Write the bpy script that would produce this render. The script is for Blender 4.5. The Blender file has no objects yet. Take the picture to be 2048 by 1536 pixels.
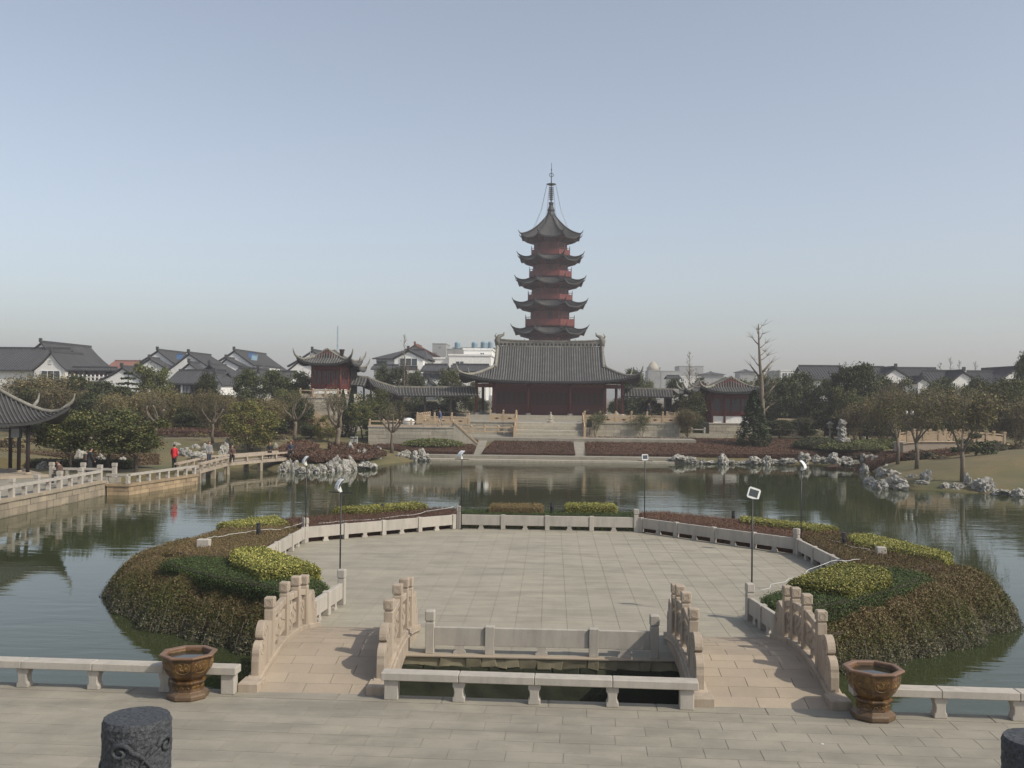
import bpy, math, random
import numpy as np
from mathutils import Vector, Matrix, noise

random.seed(7); RNG = np.random.default_rng(7)
S = bpy.context.scene
COL = S.collection

# ------------------------------------------------------------------ camera, light, sky, exposure
CAM = Vector((0, 0, 5.5)); FPX = 35 / 36 * 2048
YAW = math.radians(2.3); PITCH = 0.0103; ROLL = 0.0105
_f = Vector((-math.sin(YAW) * math.cos(PITCH), math.cos(YAW) * math.cos(PITCH), math.sin(PITCH)))
_r0 = Vector((math.cos(YAW), math.sin(YAW), 0)); _u0 = _r0.cross(_f)
_r = _r0 * math.cos(ROLL) + _u0 * math.sin(ROLL)
_u = _u0 * math.cos(ROLL) - _r0 * math.sin(ROLL)
cd = bpy.data.cameras.new('camera'); cam = bpy.data.objects.new('camera', cd); COL.objects.link(cam)
cd.lens = 35; cd.sensor_width = 36; cd.clip_start = 0.1; cd.clip_end = 5000
m = Matrix.Identity(4)
for i in range(3):
    m[i][0] = _r[i]; m[i][1] = _u[i]; m[i][2] = -_f[i]; m[i][3] = CAM[i]
cam.matrix_world = m
S.camera = cam

SUN_EL = math.radians(43); SUN_AZ = math.radians(-26)      # azimuth measured from +X, negative = a little behind the camera
w = bpy.data.worlds.new("World"); S.world = w; w.use_nodes = True
nt = w.node_tree; nt.nodes.clear()
sky = nt.nodes.new('ShaderNodeTexSky'); sky.sky_type = 'NISHITA'; sky.sun_disc = False
sky.sun_elevation = SUN_EL; sky.sun_rotation = math.radians(90) - SUN_AZ
sky.air_density = 1.0; sky.dust_density = 1.7; sky.ozone_density = 1.7; sky.altitude = 0
bg = nt.nodes.new('ShaderNodeBackground'); bg.inputs[1].default_value = 0.125
out = nt.nodes.new('ShaderNodeOutputWorld')
hs = nt.nodes.new('ShaderNodeHueSaturation'); hs.inputs['Saturation'].default_value = .60      # hazy winter air: a paler, greyer blue
nt.links.new(sky.outputs[0], hs.inputs['Color']); nt.links.new(hs.outputs[0], bg.inputs[0]); nt.links.new(bg.outputs[0], out.inputs[0])
sl = bpy.data.lights.new('sun', 'SUN'); sl.energy = 2.9; sl.angle = math.radians(0.6); sl.color = (1.0, 0.93, 0.80)
so = bpy.data.objects.new('sun', sl); COL.objects.link(so)
sd = Vector((math.cos(SUN_EL) * math.cos(SUN_AZ), math.cos(SUN_EL) * math.sin(SUN_AZ), math.sin(SUN_EL)))
so.rotation_euler = sd.to_track_quat('Z', 'Y').to_euler(); so.location = (40, -20, 60)
vs = S.view_settings
S.display_settings.display_device = 'sRGB'
vs.view_transform = 'Standard'; vs.look = 'None'; vs.exposure = 0.32; vs.gamma = 1; vs.use_curve_mapping = False
S.cycles.use_denoising = True; S.cycles.max_bounces = 6; S.cycles.volume_bounces = 0
S.cycles.transparent_max_bounces = 6; S.cycles.sample_clamp_indirect = 6
HAZE = 0.0007

# ------------------------------------------------------------------ where things stand, read off the photograph
def ray(px, py): return _f + _r * ((px - 1024) / FPX) + _u * ((768 - py) / FPX)
def fl(px, py, z=0.0):            # point of the photo on the horizontal level z
    d = ray(px, py); t = (z - CAM.z) / d.z; return CAM + d * t
def at(px, py, Y):                # point of the photo at distance Y
    d = ray(px, py); return CAM + d * (Y / d.y)

# ------------------------------------------------------------------ mesh helpers
class MB:
    def __init__(s): s.v = []; s.f = []
    def add(s, vs, fs):
        o = len(s.v); s.v += [tuple(p) for p in vs]; s.f += [tuple(i + o for i in f) for f in fs]; return s
    def box(s, x0, x1, y0, y1, z0, z1):
        return s.add([(x0,y0,z0),(x1,y0,z0),(x1,y1,z0),(x0,y1,z0),(x0,y0,z1),(x1,y0,z1),(x1,y1,z1),(x0,y1,z1)],
                     [(3,2,1,0),(4,5,6,7),(0,1,5,4),(1,2,6,5),(2,3,7,6),(3,0,4,7)])
    def beam(s, a, b, w, h, up=(0,0,1)):      # box from a to b, width w, height h centred
        a = Vector(a); b = Vector(b); d = (b - a).normalized(); up = Vector(up)
        r = d.cross(up)
        if r.length < 1e-4: r = Vector((1,0,0))
        r.normalize(); u = r.cross(d)
        vs = []
        for p in (a, b):
            for (i, j) in ((-1,-1),(1,-1),(1,1),(-1,1)): vs.append(p + r * (i * w / 2) + u * (j * h / 2))
        return s.add(vs, [(0,3,2,1)[::-1][::-1],(4,5,6,7),(0,1,5,4),(1,2,6,5),(2,3,7,6),(3,0,4,7)])
    def ext(s, prof, o, U, V, D):             # profile (u,v) list in plane (U,V) at o, extruded by D
        o = Vector(o); U = Vector(U); V = Vector(V); D = Vector(D); n = len(prof)
        vs = [o + U * a + V * b for a, b in prof] + [o + U * a + V * b + D for a, b in prof]
        return s.add(vs, [tuple(range(n))[::-1], tuple(range(n, 2 * n))] + [(i, (i + 1) % n, (i + 1) % n + n, i + n) for i in range(n)])
    def tube(s, pts, rad, n=6, cap=True):
        pts = [Vector(p) for p in pts]
        if not hasattr(rad, '__len__'): rad = [rad] * len(pts)
        vs = []; k = len(pts); prev = None
        for i, p in enumerate(pts):
            d = (pts[min(i + 1, k - 1)] - pts[max(i - 1, 0)])
            if d.length < 1e-9: d = Vector((0,0,1))
            d.normalize()
            ref = prev if prev is not None else (Vector((1,0,0)) if abs(d.x) < .8 else Vector((0,1,0)))
            r = (ref - d * ref.dot(d)); 
            if r.length < 1e-5: r = d.orthogonal()
            r.normalize(); prev = r; u = d.cross(r)
            for j in range(n):
                a = 2 * math.pi * j / n; vs.append(p + (r * math.cos(a) + u * math.sin(a)) * rad[i])
        fs = [(i*n+j, i*n+(j+1)%n, (i+1)*n+(j+1)%n, (i+1)*n+j) for i in range(k-1) for j in range(n)]
        if cap: fs += [tuple(range(n))[::-1], tuple(range((k-1)*n, k*n))]
        return s.add(vs, fs)
    def lathe(s, prof, n=24, c=(0,0,0), ph=0.0, cap=True):
        vs = []
        for r, z in prof:
            for j in range(n):
                a = 2*math.pi*j/n + ph; vs.append((c[0]+r*math.cos(a), c[1]+r*math.sin(a), c[2]+z))
        k = len(prof)
        fs = [(i*n+j, i*n+(j+1)%n, (i+1)*n+(j+1)%n, (i+1)*n+j) for i in range(k-1) for j in range(n)]
        if cap: fs += [tuple(range(n))[::-1], tuple(range((k-1)*n, k*n))]
        return s.add(vs, fs)
    def ball(s, c, r, n=8):
        if not hasattr(r, '__len__'): r = (r, r, r)
        prof = [(math.sin(math.pi*i/n), -math.cos(math.pi*i/n)) for i in range(n+1)]
        prof[0] = (.02, -1); prof[-1] = (.02, 1)
        o = len(s.v); s.lathe(prof, n*2, (0,0,0))
        for i in range(o, len(s.v)):
            x, y, z = s.v[i]; s.v[i] = (c[0]+x*r[0], c[1]+y*r[1], c[2]+z*r[2])
        return s
    def poly(s, pts, z0, z1):                 # footprint prism (ccw)
        n = len(pts); vs = [(p[0], p[1], z0) for p in pts] + [(p[0], p[1], z1) for p in pts]
        return s.add(vs, [tuple(range(n))[::-1], tuple(range(n, 2*n))] + [(i, (i+1)%n, (i+1)%n+n, i+n) for i in range(n)])
    def mesh(s, name, smooth=False, mat=None):
        me = bpy.data.meshes.new(name); me.from_pydata(s.v, [], s.f)
        if smooth: me.shade_smooth() if hasattr(me, 'shade_smooth') else None
        if mat: me.materials.append(mat)
        me.update(); return me
    def build(s, name, mat, parent=None, smooth=False, bevel=0, kind=None, label=None):
        return ob(name, s.mesh(name, smooth, mat), parent, bevel, kind, label)

def ob(name, me, parent=None, bevel=0, kind=None, label=None, loc=None):
    o = bpy.data.objects.new(name, me); COL.objects.link(o)
    if parent is not None: o.parent = parent
    if loc is not None: o.location = loc
    if bevel:
        b = o.modifiers.new('bevel', 'BEVEL'); b.width = bevel; b.segments = 1; b.limit_method = 'ANGLE'; b.angle_limit = .6
    if kind: o['kind'] = kind
    if label: o['label'] = label
    return o
def tag(o, label, cat, group=None):
    o['label'] = label; o['category'] = cat
    if group: o['group'] = group
    return o
def thing(name, label, cat, loc=(0,0,0), rz=0.0, group=None):
    o = bpy.data.objects.new(name, None); COL.objects.link(o); o.empty_display_size = .2
    o.location = loc; o.rotation_euler = (0, 0, rz)
    return tag(o, label, cat, group)
def dup(root, loc=None, rz=None, label=None, group=None, scale=None):
    r = root.copy(); COL.objects.link(r)
    if loc is not None: r.location = loc
    if rz is not None: r.rotation_euler = (0, 0, rz)
    if scale is not None: r.scale = scale
    if label: r['label'] = label
    if group: r['group'] = group
    for ch in KIDS(root):
        c = ch.copy(); COL.objects.link(c); c.parent = r
        for g in KIDS(ch):
            d = g.copy(); COL.objects.link(d); d.parent = c
    return r
def KIDS(o):
    return [x for x in bpy.data.objects if x.parent == o] if len(bpy.data.objects) < 400 else list(o.children)

# ------------------------------------------------------------------ materials
class NT:
    def __init__(s, name):
        s.m = bpy.data.materials.new(name); s.m.use_nodes = True; s.t = s.m.node_tree
        s.b = s.t.nodes['Principled BSDF']
    def n(s, typ, **kw):
        x = s.t.nodes.new('ShaderNode' + typ)
        for k, v in kw.items():
            if isinstance(v, tuple) and k.startswith('i'): pass
            setattr(x, k, v)
        return x
    def l(s, a, b): s.t.links.new(a, b)
    def pos(s, scale=(1,1,1)):
        g = s.n('NewGeometry'); mp = s.n('Mapping'); mp.inputs['Scale'].default_value = scale
        s.l(g.outputs['Position'], mp.inputs['Vector']); return mp.outputs[0]
    def noise(s, scale, detail=4, rough=.55, vec=None, dist=0):
        x = s.n('TexNoise'); x.inputs['Scale'].default_value = scale; x.inputs['Detail'].default_value = detail
        x.inputs['Roughness'].default_value = rough; x.inputs['Distortion'].default_value = dist
        s.l(vec if vec is not None else s.pos(), x.inputs['Vector']); return x.outputs['Fac']
    def ramp(s, fac, stops):
        r = s.n('ValToRGB'); e = r.color_ramp.elements
        while len(e) < len(stops): e.new(.5)
        for i, (p, c) in enumerate(stops):
            e[i].position = p; e[i].color = (c, c, c, 1) if not hasattr(c, '__len__') else (*c, 1)
        s.l(fac, r.inputs[0]); return r.outputs[0]
    def mix(s, fac, a, b, mode='MIX'):
        x = s.n('Mix'); x.data_type = 'RGBA'; x.blend_type = mode
        for sock, v in ((x.inputs[0], fac), (x.inputs[6], a), (x.inputs[7], b)):
            if hasattr(v, 'is_linked') or hasattr(v, 'links'): s.l(v, sock)
            elif hasattr(v, '__len__'): sock.default_value = (*v, 1)
            else: sock.default_value = v
        return x.outputs[2]
    def math(s, op, a, b=0.0, c=None):
        x = s.n('Math'); x.operation = op
        for i, v in enumerate((a, b, c)):
            if v is None: continue
            if hasattr(v, 'links'): s.l(v, x.inputs[i])
            else: x.inputs[i].default_value = v
        return x.outputs[0]
    def rand(s):
        o = s.n('ObjectInfo'); g = s.n('NewGeometry')
        return s.math('FRACT', s.math('ADD', o.outputs['Random'], g.outputs['Random Per Island']))
    def bump(s, h, strength=.4, dist=.02):
        b = s.n('Bump'); b.inputs['Strength'].default_value = strength; b.inputs['Distance'].default_value = dist
        s.l(h, b.inputs['Height']); s.l(b.outputs[0], s.b.inputs['Normal'])
    def col(s, c): s.l(c, s.b.inputs['Base Color'])
    def set(s, **kw):
        for k, v in kw.items(): s.b.inputs[k.replace('_', ' ')].default_value = v
        return s.m

def stone(name, c, c2=None, big=.35, fine=30, rnd=.12, stain=.35, bump=.35, rough=.85, streak=False, dark=None, blotch=False):
    n = NT(name); c2 = c2 or tuple(x * .8 for x in c); dark = dark or tuple(x * .45 for x in c)
    a = n.noise(big, 5, .6); base = n.mix(n.ramp(a, [(.35, 0), (.65, 1)]), c, c2)
    sp = n.noise(fine, 3, .7); base = n.mix(n.ramp(sp, [(.3, .5), (.7, 0)]), base, tuple(x * .6 for x in c))
    v = n.pos((1.5, 1.5, .25)) if streak else n.pos()
    st = n.noise(1.3 if not streak else 3, 6, .65, v); base = n.mix(n.math('MULTIPLY', n.ramp(st, [(.44, 0), (.70, 1)]), stain), base, dark)
    if blotch:
        bl = n.noise(.9, 5, .62, n.pos((.45, 1.7, 1)), .3); base = n.mix(n.ramp(bl, [(.47, 0), (.66, .62)]), base, dark)
    r = n.rand(); k = n.math('MULTIPLY_ADD', r, rnd * 2, 1 - rnd)
    cx = n.n('CombineColor'); [n.l(k, cx.inputs[i]) for i in range(3)]
    base = n.mix(1.0, base, cx.outputs[0], 'MULTIPLY')
    n.col(base); n.bump(n.math('ADD', sp, n.math('MULTIPLY', st, 1.5)), bump, .01)
    return n.set(Roughness=rough)
def plain(name, c, rough=.6, var=.15, scale=3, metal=0, bump=0):
    n = NT(name); a = n.noise(scale, 4)
    n.col(n.mix(a, tuple(x * (1 - var) for x in c), tuple(min(1, x * (1 + var)) for x in c)))
    if bump: n.bump(a, bump, .01)
    return n.set(Roughness=rough, Metallic=metal)

M = {}
M['paving'] = stone('paving_granite', (.33,.30,.235), (.285,.26,.21), .45, 40, .05, .55, .2, blotch=True, dark=(.17,.155,.125))
M['plaza'] = stone('plaza_granite', (.37,.335,.26), (.325,.297,.235), .3, 40, .035, .4, .2, blotch=True, dark=(.20,.18,.14))
M['joint'] = plain('dark_joint', (.235,.21,.165), .95)
M['granite'] = stone('pale_granite', (.48,.435,.37), (.41,.375,.325), 1.0, 60, .05, .62, .4, streak=True, dark=(.27,.25,.22))
M['pink'] = stone('pinkish_granite', (.44,.36,.275), (.38,.315,.24), 1.2, 60, .06, .6, .45, streak=True, dark=(.2,.15,.11))
M['deck'] = stone('bridge_deck_granite', (.40,.325,.24), (.35,.29,.22), 1.0, 45, .09, .2, .2)
M['quay_grey'] = stone('grey_quay_stone', (.38,.31,.22), (.27,.23,.17), 1.0, 12, .2, .6, .6, streak=True)
M['quay_orange'] = stone('orange_quay_stone', (.42,.305,.18), (.34,.25,.155), 1.0, 12, .2, .5, .6, streak=True)
M['wet'] = stone('mossy_wall_stone', (.045,.05,.026), (.03,.034,.018), 1.5, 10, .1, .6, .6)  # near-black green that makes the lower pool wall pass for dark water
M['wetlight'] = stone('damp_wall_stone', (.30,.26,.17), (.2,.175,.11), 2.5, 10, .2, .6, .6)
M['terrace'] = stone('terrace_wall_stone', (.46,.41,.32), (.38,.35,.28), .5, 8, .16, .5, .4, streak=True)
M['rail_orange'] = stone('ochre_rail_stone', (.50,.37,.24), (.44,.33,.22), 1, 10, .08, .3, .3)
M['white'] = stone('white_plaster', (.88,.865,.82), (.82,.80,.76), .2, 4, .04, .2, .1, streak=True, dark=(.42,.42,.40))
M['rock'] = None
M['black'] = plain('black_painted_metal', (.015,.015,.017), .45)
M['whitemetal'] = plain('white_painted_metal', (.72,.72,.70), .4)
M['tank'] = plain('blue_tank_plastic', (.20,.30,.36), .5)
M['blue'] = plain('blue_panel', (.06,.12,.24), .4)
M['red'] = plain('red_lacquered_wood', (.105,.020,.015), .55, .25, 2)
M['redbright'] = plain('bright_red_wood', (.14,.027,.02), .55, .2, 2)
M['wallbrown'] = plain('brownish_red_wall', (.13,.045,.032), .7, .25, 2)
M['maroon'] = plain('maroon_wood', (.10,.022,.018), .6, .25, 2)
M['darkwood'] = plain('dark_wood', (.035,.02,.015), .6, .3, 3)
M['kioskwood'] = plain('dark_purple_wood', (.03,.018,.018), .5, .3, 3)
M['glass'] = plain('dark_window_glass', (.06,.07,.08), .15)
M['ironglass'] = plain('grey_flood_glass', (.2,.22,.22), .2)
M['bark'] = stone('tree_bark', (.19,.15,.105), (.13,.105,.075), 2, 15, .1, .4, .8)
M['barkdark'] = stone('dark_bark', (.07,.055,.04), (.05,.04,.03), 2, 15, .1, .4, .8)
M['soil'] = stone('garden_soil', (.10,.075,.05), (.07,.055,.035), 1, 8, .1, .4, .8)
M['redtile'] = stone('red_roof_tile', (.24,.11,.08), None, .5, 6, .1, .3, .3)
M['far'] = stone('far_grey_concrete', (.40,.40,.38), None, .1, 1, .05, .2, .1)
M['ridge'] = stone('weathered_ridge_plaster', (.30,.28,.23), (.14,.13,.11), 2.5, 8, .1, .6, .4)
M['tile'] = stone('grey_roof_tile', (.045,.045,.043), (.03,.03,.03), .8, 7, .1, .35, .4, dark=(.035,.035,.035))
M['tilelight'] = stone('light_cap_tile', (.18,.175,.16), (.10,.098,.09), 1.2, 7, .15, .5, .4, dark=(.06,.06,.055))
M['tiledark'] = stone('dark_cap_tile', (.105,.10,.095), (.07,.068,.065), 1.2, 7, .12, .5, .4, dark=(.04,.04,.038))
M['houseroof'] = stone('house_roof_tile', (.065,.066,.07), (.05,.051,.055), .25, 3, .12, .3, .3)

def rockmat():
    n = NT('pale_limestone'); a = n.noise(1.6, 8, .65)
    c = n.ramp(a, [(.33, (.10,.095,.08)), (.46, (.27,.255,.22)), (.6, (.42,.40,.36))])
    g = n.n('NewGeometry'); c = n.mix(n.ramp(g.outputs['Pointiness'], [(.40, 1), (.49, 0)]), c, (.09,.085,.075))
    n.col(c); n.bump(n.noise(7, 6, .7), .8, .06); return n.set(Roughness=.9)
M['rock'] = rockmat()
def darkrock():
    n = NT('dark_carved_granite'); a = n.noise(90, 3, .8); b = n.noise(22, 4, .6)
    n.col(n.mix(n.ramp(a, [(.35, 0), (.7, 1)]), (.018,.020,.022), (.085,.09,.10)))
    n.bump(n.math('ADD', b, n.math('MULTIPLY', a, .6)), .9, .012); return n.set(Roughness=.7)
M['darkstone'] = darkrock()
def glaze():
    n = NT('brown_ceramic_glaze'); a = n.noise(6, 6, .7)
    c = n.ramp(a, [(.32, (.022,.012,.005)), (.5, (.085,.042,.013)), (.68, (.20,.11,.03))])
    n.col(c); n.bump(a, .25, .01); return n.set(Roughness=.32)
M['glaze'] = glaze()
M['glaze_rim'] = stone('terracotta_rim', (.21,.12,.07), (.15,.085,.05), 4, 30, .05, .4, .3, .5)
M['glaze_line'] = plain('raised_ochre_glaze', (.17,.10,.028), .35, .4, 12)
M['glaze_base'] = stone('worn_glazed_foot', (.12,.075,.045), (.17,.11,.055), 7, 30, .05, .4, .3, .45)
def leafmat():
    n = NT('foliage'); a = n.n('Attribute'); a.attribute_name = 'Col'
    o = n.n('ObjectInfo'); h = n.n('HueSaturation')
    n.l(a.outputs['Color'], h.inputs['Color'])
    n.l(n.math('MULTIPLY_ADD', o.outputs['Random'], .5, .75), h.inputs['Value'])
    n.col(h.outputs[0]); 
    n.b.inputs['Specular IOR Level'].default_value = .25
    return n.set(Roughness=.65)
M['leaf'] = leafmat()
def grassmat():
    n = NT('dry_lawn'); a = n.noise(.12, 6, .6); b = n.noise(4, 4, .7)
    c = n.ramp(a, [(.36, (.06,.075,.025)), (.5, (.135,.11,.045)), (.68, (.21,.155,.07))])
    c = n.mix(n.ramp(b, [(.35, .6), (.65, 0)]), c, (.10,.08,.035))
    n.col(c); n.bump(b, .6, .05); return n.set(Roughness=.95)
M['grass'] = grassmat()
def watermat():
    n = NT('lake_water'); n.b.inputs['IOR'].default_value = 1.33
    n.col(n.mix(n.noise(.05, 3), (.030,.040,.016), (.042,.050,.021)))
    v1 = n.pos((.30, 1.0, 1)); w1 = n.noise(1.7, 2, .4, v1, .5)
    v2 = n.pos((.5, 1.6, 1)); w2 = n.noise(6.0, 2, .5, v2, .3)
    amp = n.ramp(n.noise(.045, 3, .6), [(.42, .10), (.62, .62)])
    n.bump(n.math('MULTIPLY', n.math('ADD', w1, n.math('MULTIPLY', w2, .16)), n.math('MULTIPLY', amp, 1.0)), .6, .045)
    return n.set(Roughness=.02)
M['water'] = watermat()
# ------------------------------------------------------------------ polygons and the lie of the land
def pip(P, poly):
    x, y = P[:, 0], P[:, 1]; c = np.zeros(len(P), bool); n = len(poly)
    for i in range(n):
        x0, y0 = poly[i][:2]; x1, y1 = poly[(i + 1) % n][:2]
        if y0 == y1: continue
        c ^= ((y0 > y) != (y1 > y)) & (x < (x1 - x0) * (y - y0) / (y1 - y0) + x0)
    return c
def pdist(P, poly):
    d = np.full(len(P), 1e9); n = len(poly)
    for i in range(n):
        a = np.array(poly[i][:2], float); b = np.array(poly[(i + 1) % n][:2], float); ab = b - a
        t = np.clip(((P - a) @ ab) / max(ab @ ab, 1e-9), 0, 1)
        d = np.minimum(d, np.hypot(*(P - a - t[:, None] * ab).T))
    return d
WZ = -0.9
LAKE = [(-90,17),(-27.1,17.5),(-27.1,59.7),(-25.8,59.7),(-24.4,67.7),(-28,69),(-28.6,77),(-25.6,82.5),(-23,79.8),(-21.5,78.8),(-18,80.2),(-15.6,85),(-13.2,91.5),
        (-11.6,95),(11.5,95),(19,96),(26,97.5),(29.5,96),(27.5,86),(24,77),(23.2,74),(25,71),(28,69),(31.5,67.3),(40,65),(60,58),(90,40),(90,17)]
def hgt(P):
    P = np.atleast_2d(np.asarray(P, float))[:, :2]; d = pdist(P, LAKE); ins = pip(P, LAKE)
    t = np.clip(d / 15, 0, 1); h = -1.15 + 1.35 * t * t * (3 - 2 * t) + np.clip(d / 1.6, 0, 1) * .6
    h = np.where(ins, -1.15 - np.clip(d / 1.2, 0, 1) * 1.3, h)
    q = (P[:, 0] < -24.2) & (P[:, 1] < 68.3) & (P[:, 0] > -60) & ~ins
    h = np.where(q, -1.7, h)
    sm = lambda v, a, b: np.clip((v - a) / (b - a), 0, 1)
    h = h + np.where(ins, 0, .55 * sm(P[:, 0], 25, 31) * sm(P[:, 1], 72, 80) * (1 - sm(P[:, 1], 95, 104)))
    return np.where(P[:, 1] < 18.6, -2.6, h)
def hz(x, y): return float(hgt([(x, y)])[0])

xs = np.concatenate([-np.geomspace(900, 62, 14), np.arange(-60, 60.1, 1.0), np.geomspace(62, 900, 14)])
ys = np.concatenate([[-300, -60, 0, 10], np.arange(16, 125, .9), np.geomspace(128, 1200, 22)])
GX, GY = np.meshgrid(xs, ys); P = np.stack([GX.ravel(), GY.ravel()], 1); Z = hgt(P)
nx, ny = len(xs), len(ys)
Z = Z + np.where((P[:, 1] > 20) & (Z > -.3), .12 * np.sin(P[:, 0] * .31) * np.cos(P[:, 1] * .27), 0)
me = bpy.data.meshes.new('ground')
fs = [(j*nx+i, j*nx+i+1, (j+1)*nx+i+1, (j+1)*nx+i) for j in range(ny-1) for i in range(nx-1)]
me.from_pydata([tuple(r) for r in np.column_stack([P, Z])], [], fs); me.shade_smooth(); me.materials.append(M['grass'])
ground = ob('ground', me, kind='structure')
ground['label'] = 'dry yellow winter lawn and park ground beyond the lake'
MB().add([(-95,17.3,WZ),(95,17.3,WZ),(95,105,WZ),(-95,105,WZ)], [(0,1,2,3)]).build('water', M['water'], kind='structure')

# air
hm = bpy.data.materials.new('haze_air'); hm.use_nodes = True; hm.node_tree.nodes.remove(hm.node_tree.nodes['Principled BSDF'])
pv = hm.node_tree.nodes.new('ShaderNodeVolumePrincipled'); pv.inputs['Density'].default_value = HAZE
pv.inputs['Color'].default_value = (.90, .87, .88, 1); pv.inputs['Anisotropy'].default_value = .2
hm.node_tree.links.new(pv.outputs[0], hm.node_tree.nodes['Material Output'].inputs['Volume'])
MB().box(-960, 960, -320, 1260, -4, 60).build('haze', hm, kind='stuff')

# ------------------------------------------------------------------ near terrace (its edge runs a little askew)
SK = -0.035; E0 = Vector((-.2, 18.0, 0))
terr = MB().box(-40, 40, -14.0, 0, -2.6, -.0065).build('pavement', M['joint'], kind='structure')
terr.location = E0; terr.rotation_euler = (0, 0, SK)
ct, stt = math.cos(SK), math.sin(SK)
def T(x, y, z=0): return Vector((E0.x + x * ct - y * stt, E0.y + x * stt + y * ct, z))
def slab(mb, x0, x1, y0, y1, z0, z1, c=.003):
    return mb.add([(x0,y0,z0),(x1,y0,z0),(x1,y1,z0),(x0,y1,z0),(x0+c,y0+c,z1),(x1-c,y0+c,z1),(x1-c,y1-c,z1),(x0+c,y1-c,z1)],
                  [(4,5,6,7),(0,1,5,4),(1,2,6,5),(2,3,7,6),(3,0,4,7)])
SL, SW = .88, .44
slabs = []
for r in range(30):
    y1 = -.42 - r * SW; off = (r % 2) * SL / 2 + (r * .137 % .1)
    for c in range(-44, 45):
        slabs.append((c * SL + off, y1 - SW))
slabs.sort(key=lambda s_: abs(s_[0] - 0) * .9 + max(0, -s_[1] - 1.0) * 2.2)
base = slab(MB(), .0018, SL - .0018, .0018, SW - .0018, -.03, 0).mesh('paving_slab', mat=M['paving'])
rest = MB()
for i, (x, y) in enumerate(slabs):
    if x < -38 or x > 37: continue
    if i < 292:
        o = ob('paving_slab', base, terr); o.location = (x, y, random.uniform(-.0015, .0015))
    else: slab(rest, x + .0018, x + SL - .0018, y + .0018, y + SW - .0018, -.03, random.uniform(-.0015, .0015))
rest.build('far_paving_slabs', M['paving'], terr, kind='stuff')
for k in range(-20, 20):
    o = ob('edge_stone', slab(MB(), .005, 1.9, .0, .42, -.6, .003, .01).mesh('edge_stone', mat=M['paving']) if k == -20 else EDGE, terr)
    EDGE = o.data; o.location = (k * 1.905 + .2, -.42, 0)

# camera-side upper terrace with its dark carved posts
MB().box(-12, 12, -6, 3.7, 3.6, 3.9).build('upper_pavement', M['paving'], kind='structure')
def dark_post(px, py, wpx, label, rz):
    Y = FPX * .22 / wpx; p = at(px, py, Y)
    t = thing('carved_stone_post', label, 'stone post', (p.x, p.y, 3.9), rz, 'dark carved stone posts on the viewing terrace')
    h = p.z - 3.9; r = .11
    n = 72; k = 60; vs = []; fs = []
    for i in range(k + 1):
        z = h * i / k
        for j in range(n):
            a = 2 * math.pi * j / n; q = Vector((math.cos(a) * 3, math.sin(a) * 3, z * 22))
            d = noise.fractal(q * 3.2, .8, 2.2, 4) * .0035
            if i > k - 2: d -= .003 * (i - k + 2)
            vs.append(((r + d) * math.cos(a), (r + d) * math.sin(a), z))
    fs = [(i*n+j, i*n+(j+1)%n, (i+1)*n+(j+1)%n, (i+1)*n+j) for i in range(k) for j in range(n)] + [tuple(range(k*n, (k+1)*n))]
    MB().add(vs, fs).build('shaft', M['darkstone'], t, smooth=False)
    def onc(a, z, rr=.004): return Vector(((r + rr) * math.cos(a), (r + rr) * math.sin(a), z))
    for (a0, z0, s_, sp) in ((-1.8, h - .085, .036, 1), (-.4, h - .08, .036, -1), (-2.6, h - .25, .05, 1), (-1.2, h - .27, .045, -1), (.5, h - .25, .05, 1), (-3.7, h - .15, .04, 1)):
        pts = []; rad = []
        for q in range(30):
            th = q / 29 * 4.2 * math.pi / 1.6; rr = s_ * (1 - q / 34)
            pts.append(onc(a0 + sp * rr * math.cos(th) / r, z0 + rr * math.sin(th) * .85)); rad.append(.0085 - q * .0001)
        MB().tube(pts, rad, 6).build('carved_scroll', M['darkstone'], t, smooth=True)
        pts = [onc(a0 + sp * (s_ + q * .012) / r, z0 - .004 * q * q * .6) for q in range(6)]
        MB().tube(pts, [.008, .009, .008, .007, .005, .003], 6).build('carved_scroll', M['darkstone'], t, smooth=True)
dark_post(274.5, 1432, 133, 'dark round carved granite post with a flat top at the bottom left corner', 0.15)
dark_post(2078, 1477, 133, 'dark round granite post cut off by the right edge of the picture', .9)

# ------------------------------------------------------------------ bench rails on the terrace edge
def leg_prof(w, h):
    a = w / 2
    return [(-a,0),(a,0),(a,h*.22),(a*.78,h*.30),(a*.72,h*.5),(a*.8,h*.68),(a,h*.74),(a,h),(-a,h),(-a,h*.74),(-a*.8,h*.68),(-a*.72,h*.5),(-a*.78,h*.3),(-a,h*.22)]
def bench_rail(xs_, xa, xb, label):
    t = thing('bench_rail', label, 'bench rail', T((xa+xb)/2, -.21), SK)
    x0 = (xa + xb) / 2
    xs_ = [x - x0 for x in xs_]; cuts = [xa - x0] + xs_[1:-1] + [xb - x0]
    for i, x in enumerate(xs_):
        end = (xa > -6 and i == 0 and len(xs_) < 6) or (i == len(xs_)-1 and xb < 6)
        w_ = .25 if end else .22
        pr = leg_prof(w_, .36) if not end else [(-w_/2,0),(w_/2,0),(w_/2,.36),(-w_/2,.36)]
        MB().ext(pr, (x, .1, 0), (1,0,0), (0,0,1), (0,-.2,0)).build('leg', M['granite'], t, bevel=.012)
    for a, b in zip(cuts[:-1], cuts[1:]):
        MB().box(a + .003, b - .003, -.15, .15, .36, .50).build('beam', M['granite'], t, bevel=.012)
bench_rail([-13.6,-12.2,-10.85,-9.5,-8.15,-6.8,-5.62], -14.2, -5.45, 'low pale granite bench rail along the terrace edge at the left, behind the left vat')
bench_rail([-2.62,-1.40,-.05,1.33,2.63], -2.8, 2.83, 'low granite bench rail in front of the small sunken pool between the two bridges')
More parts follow.
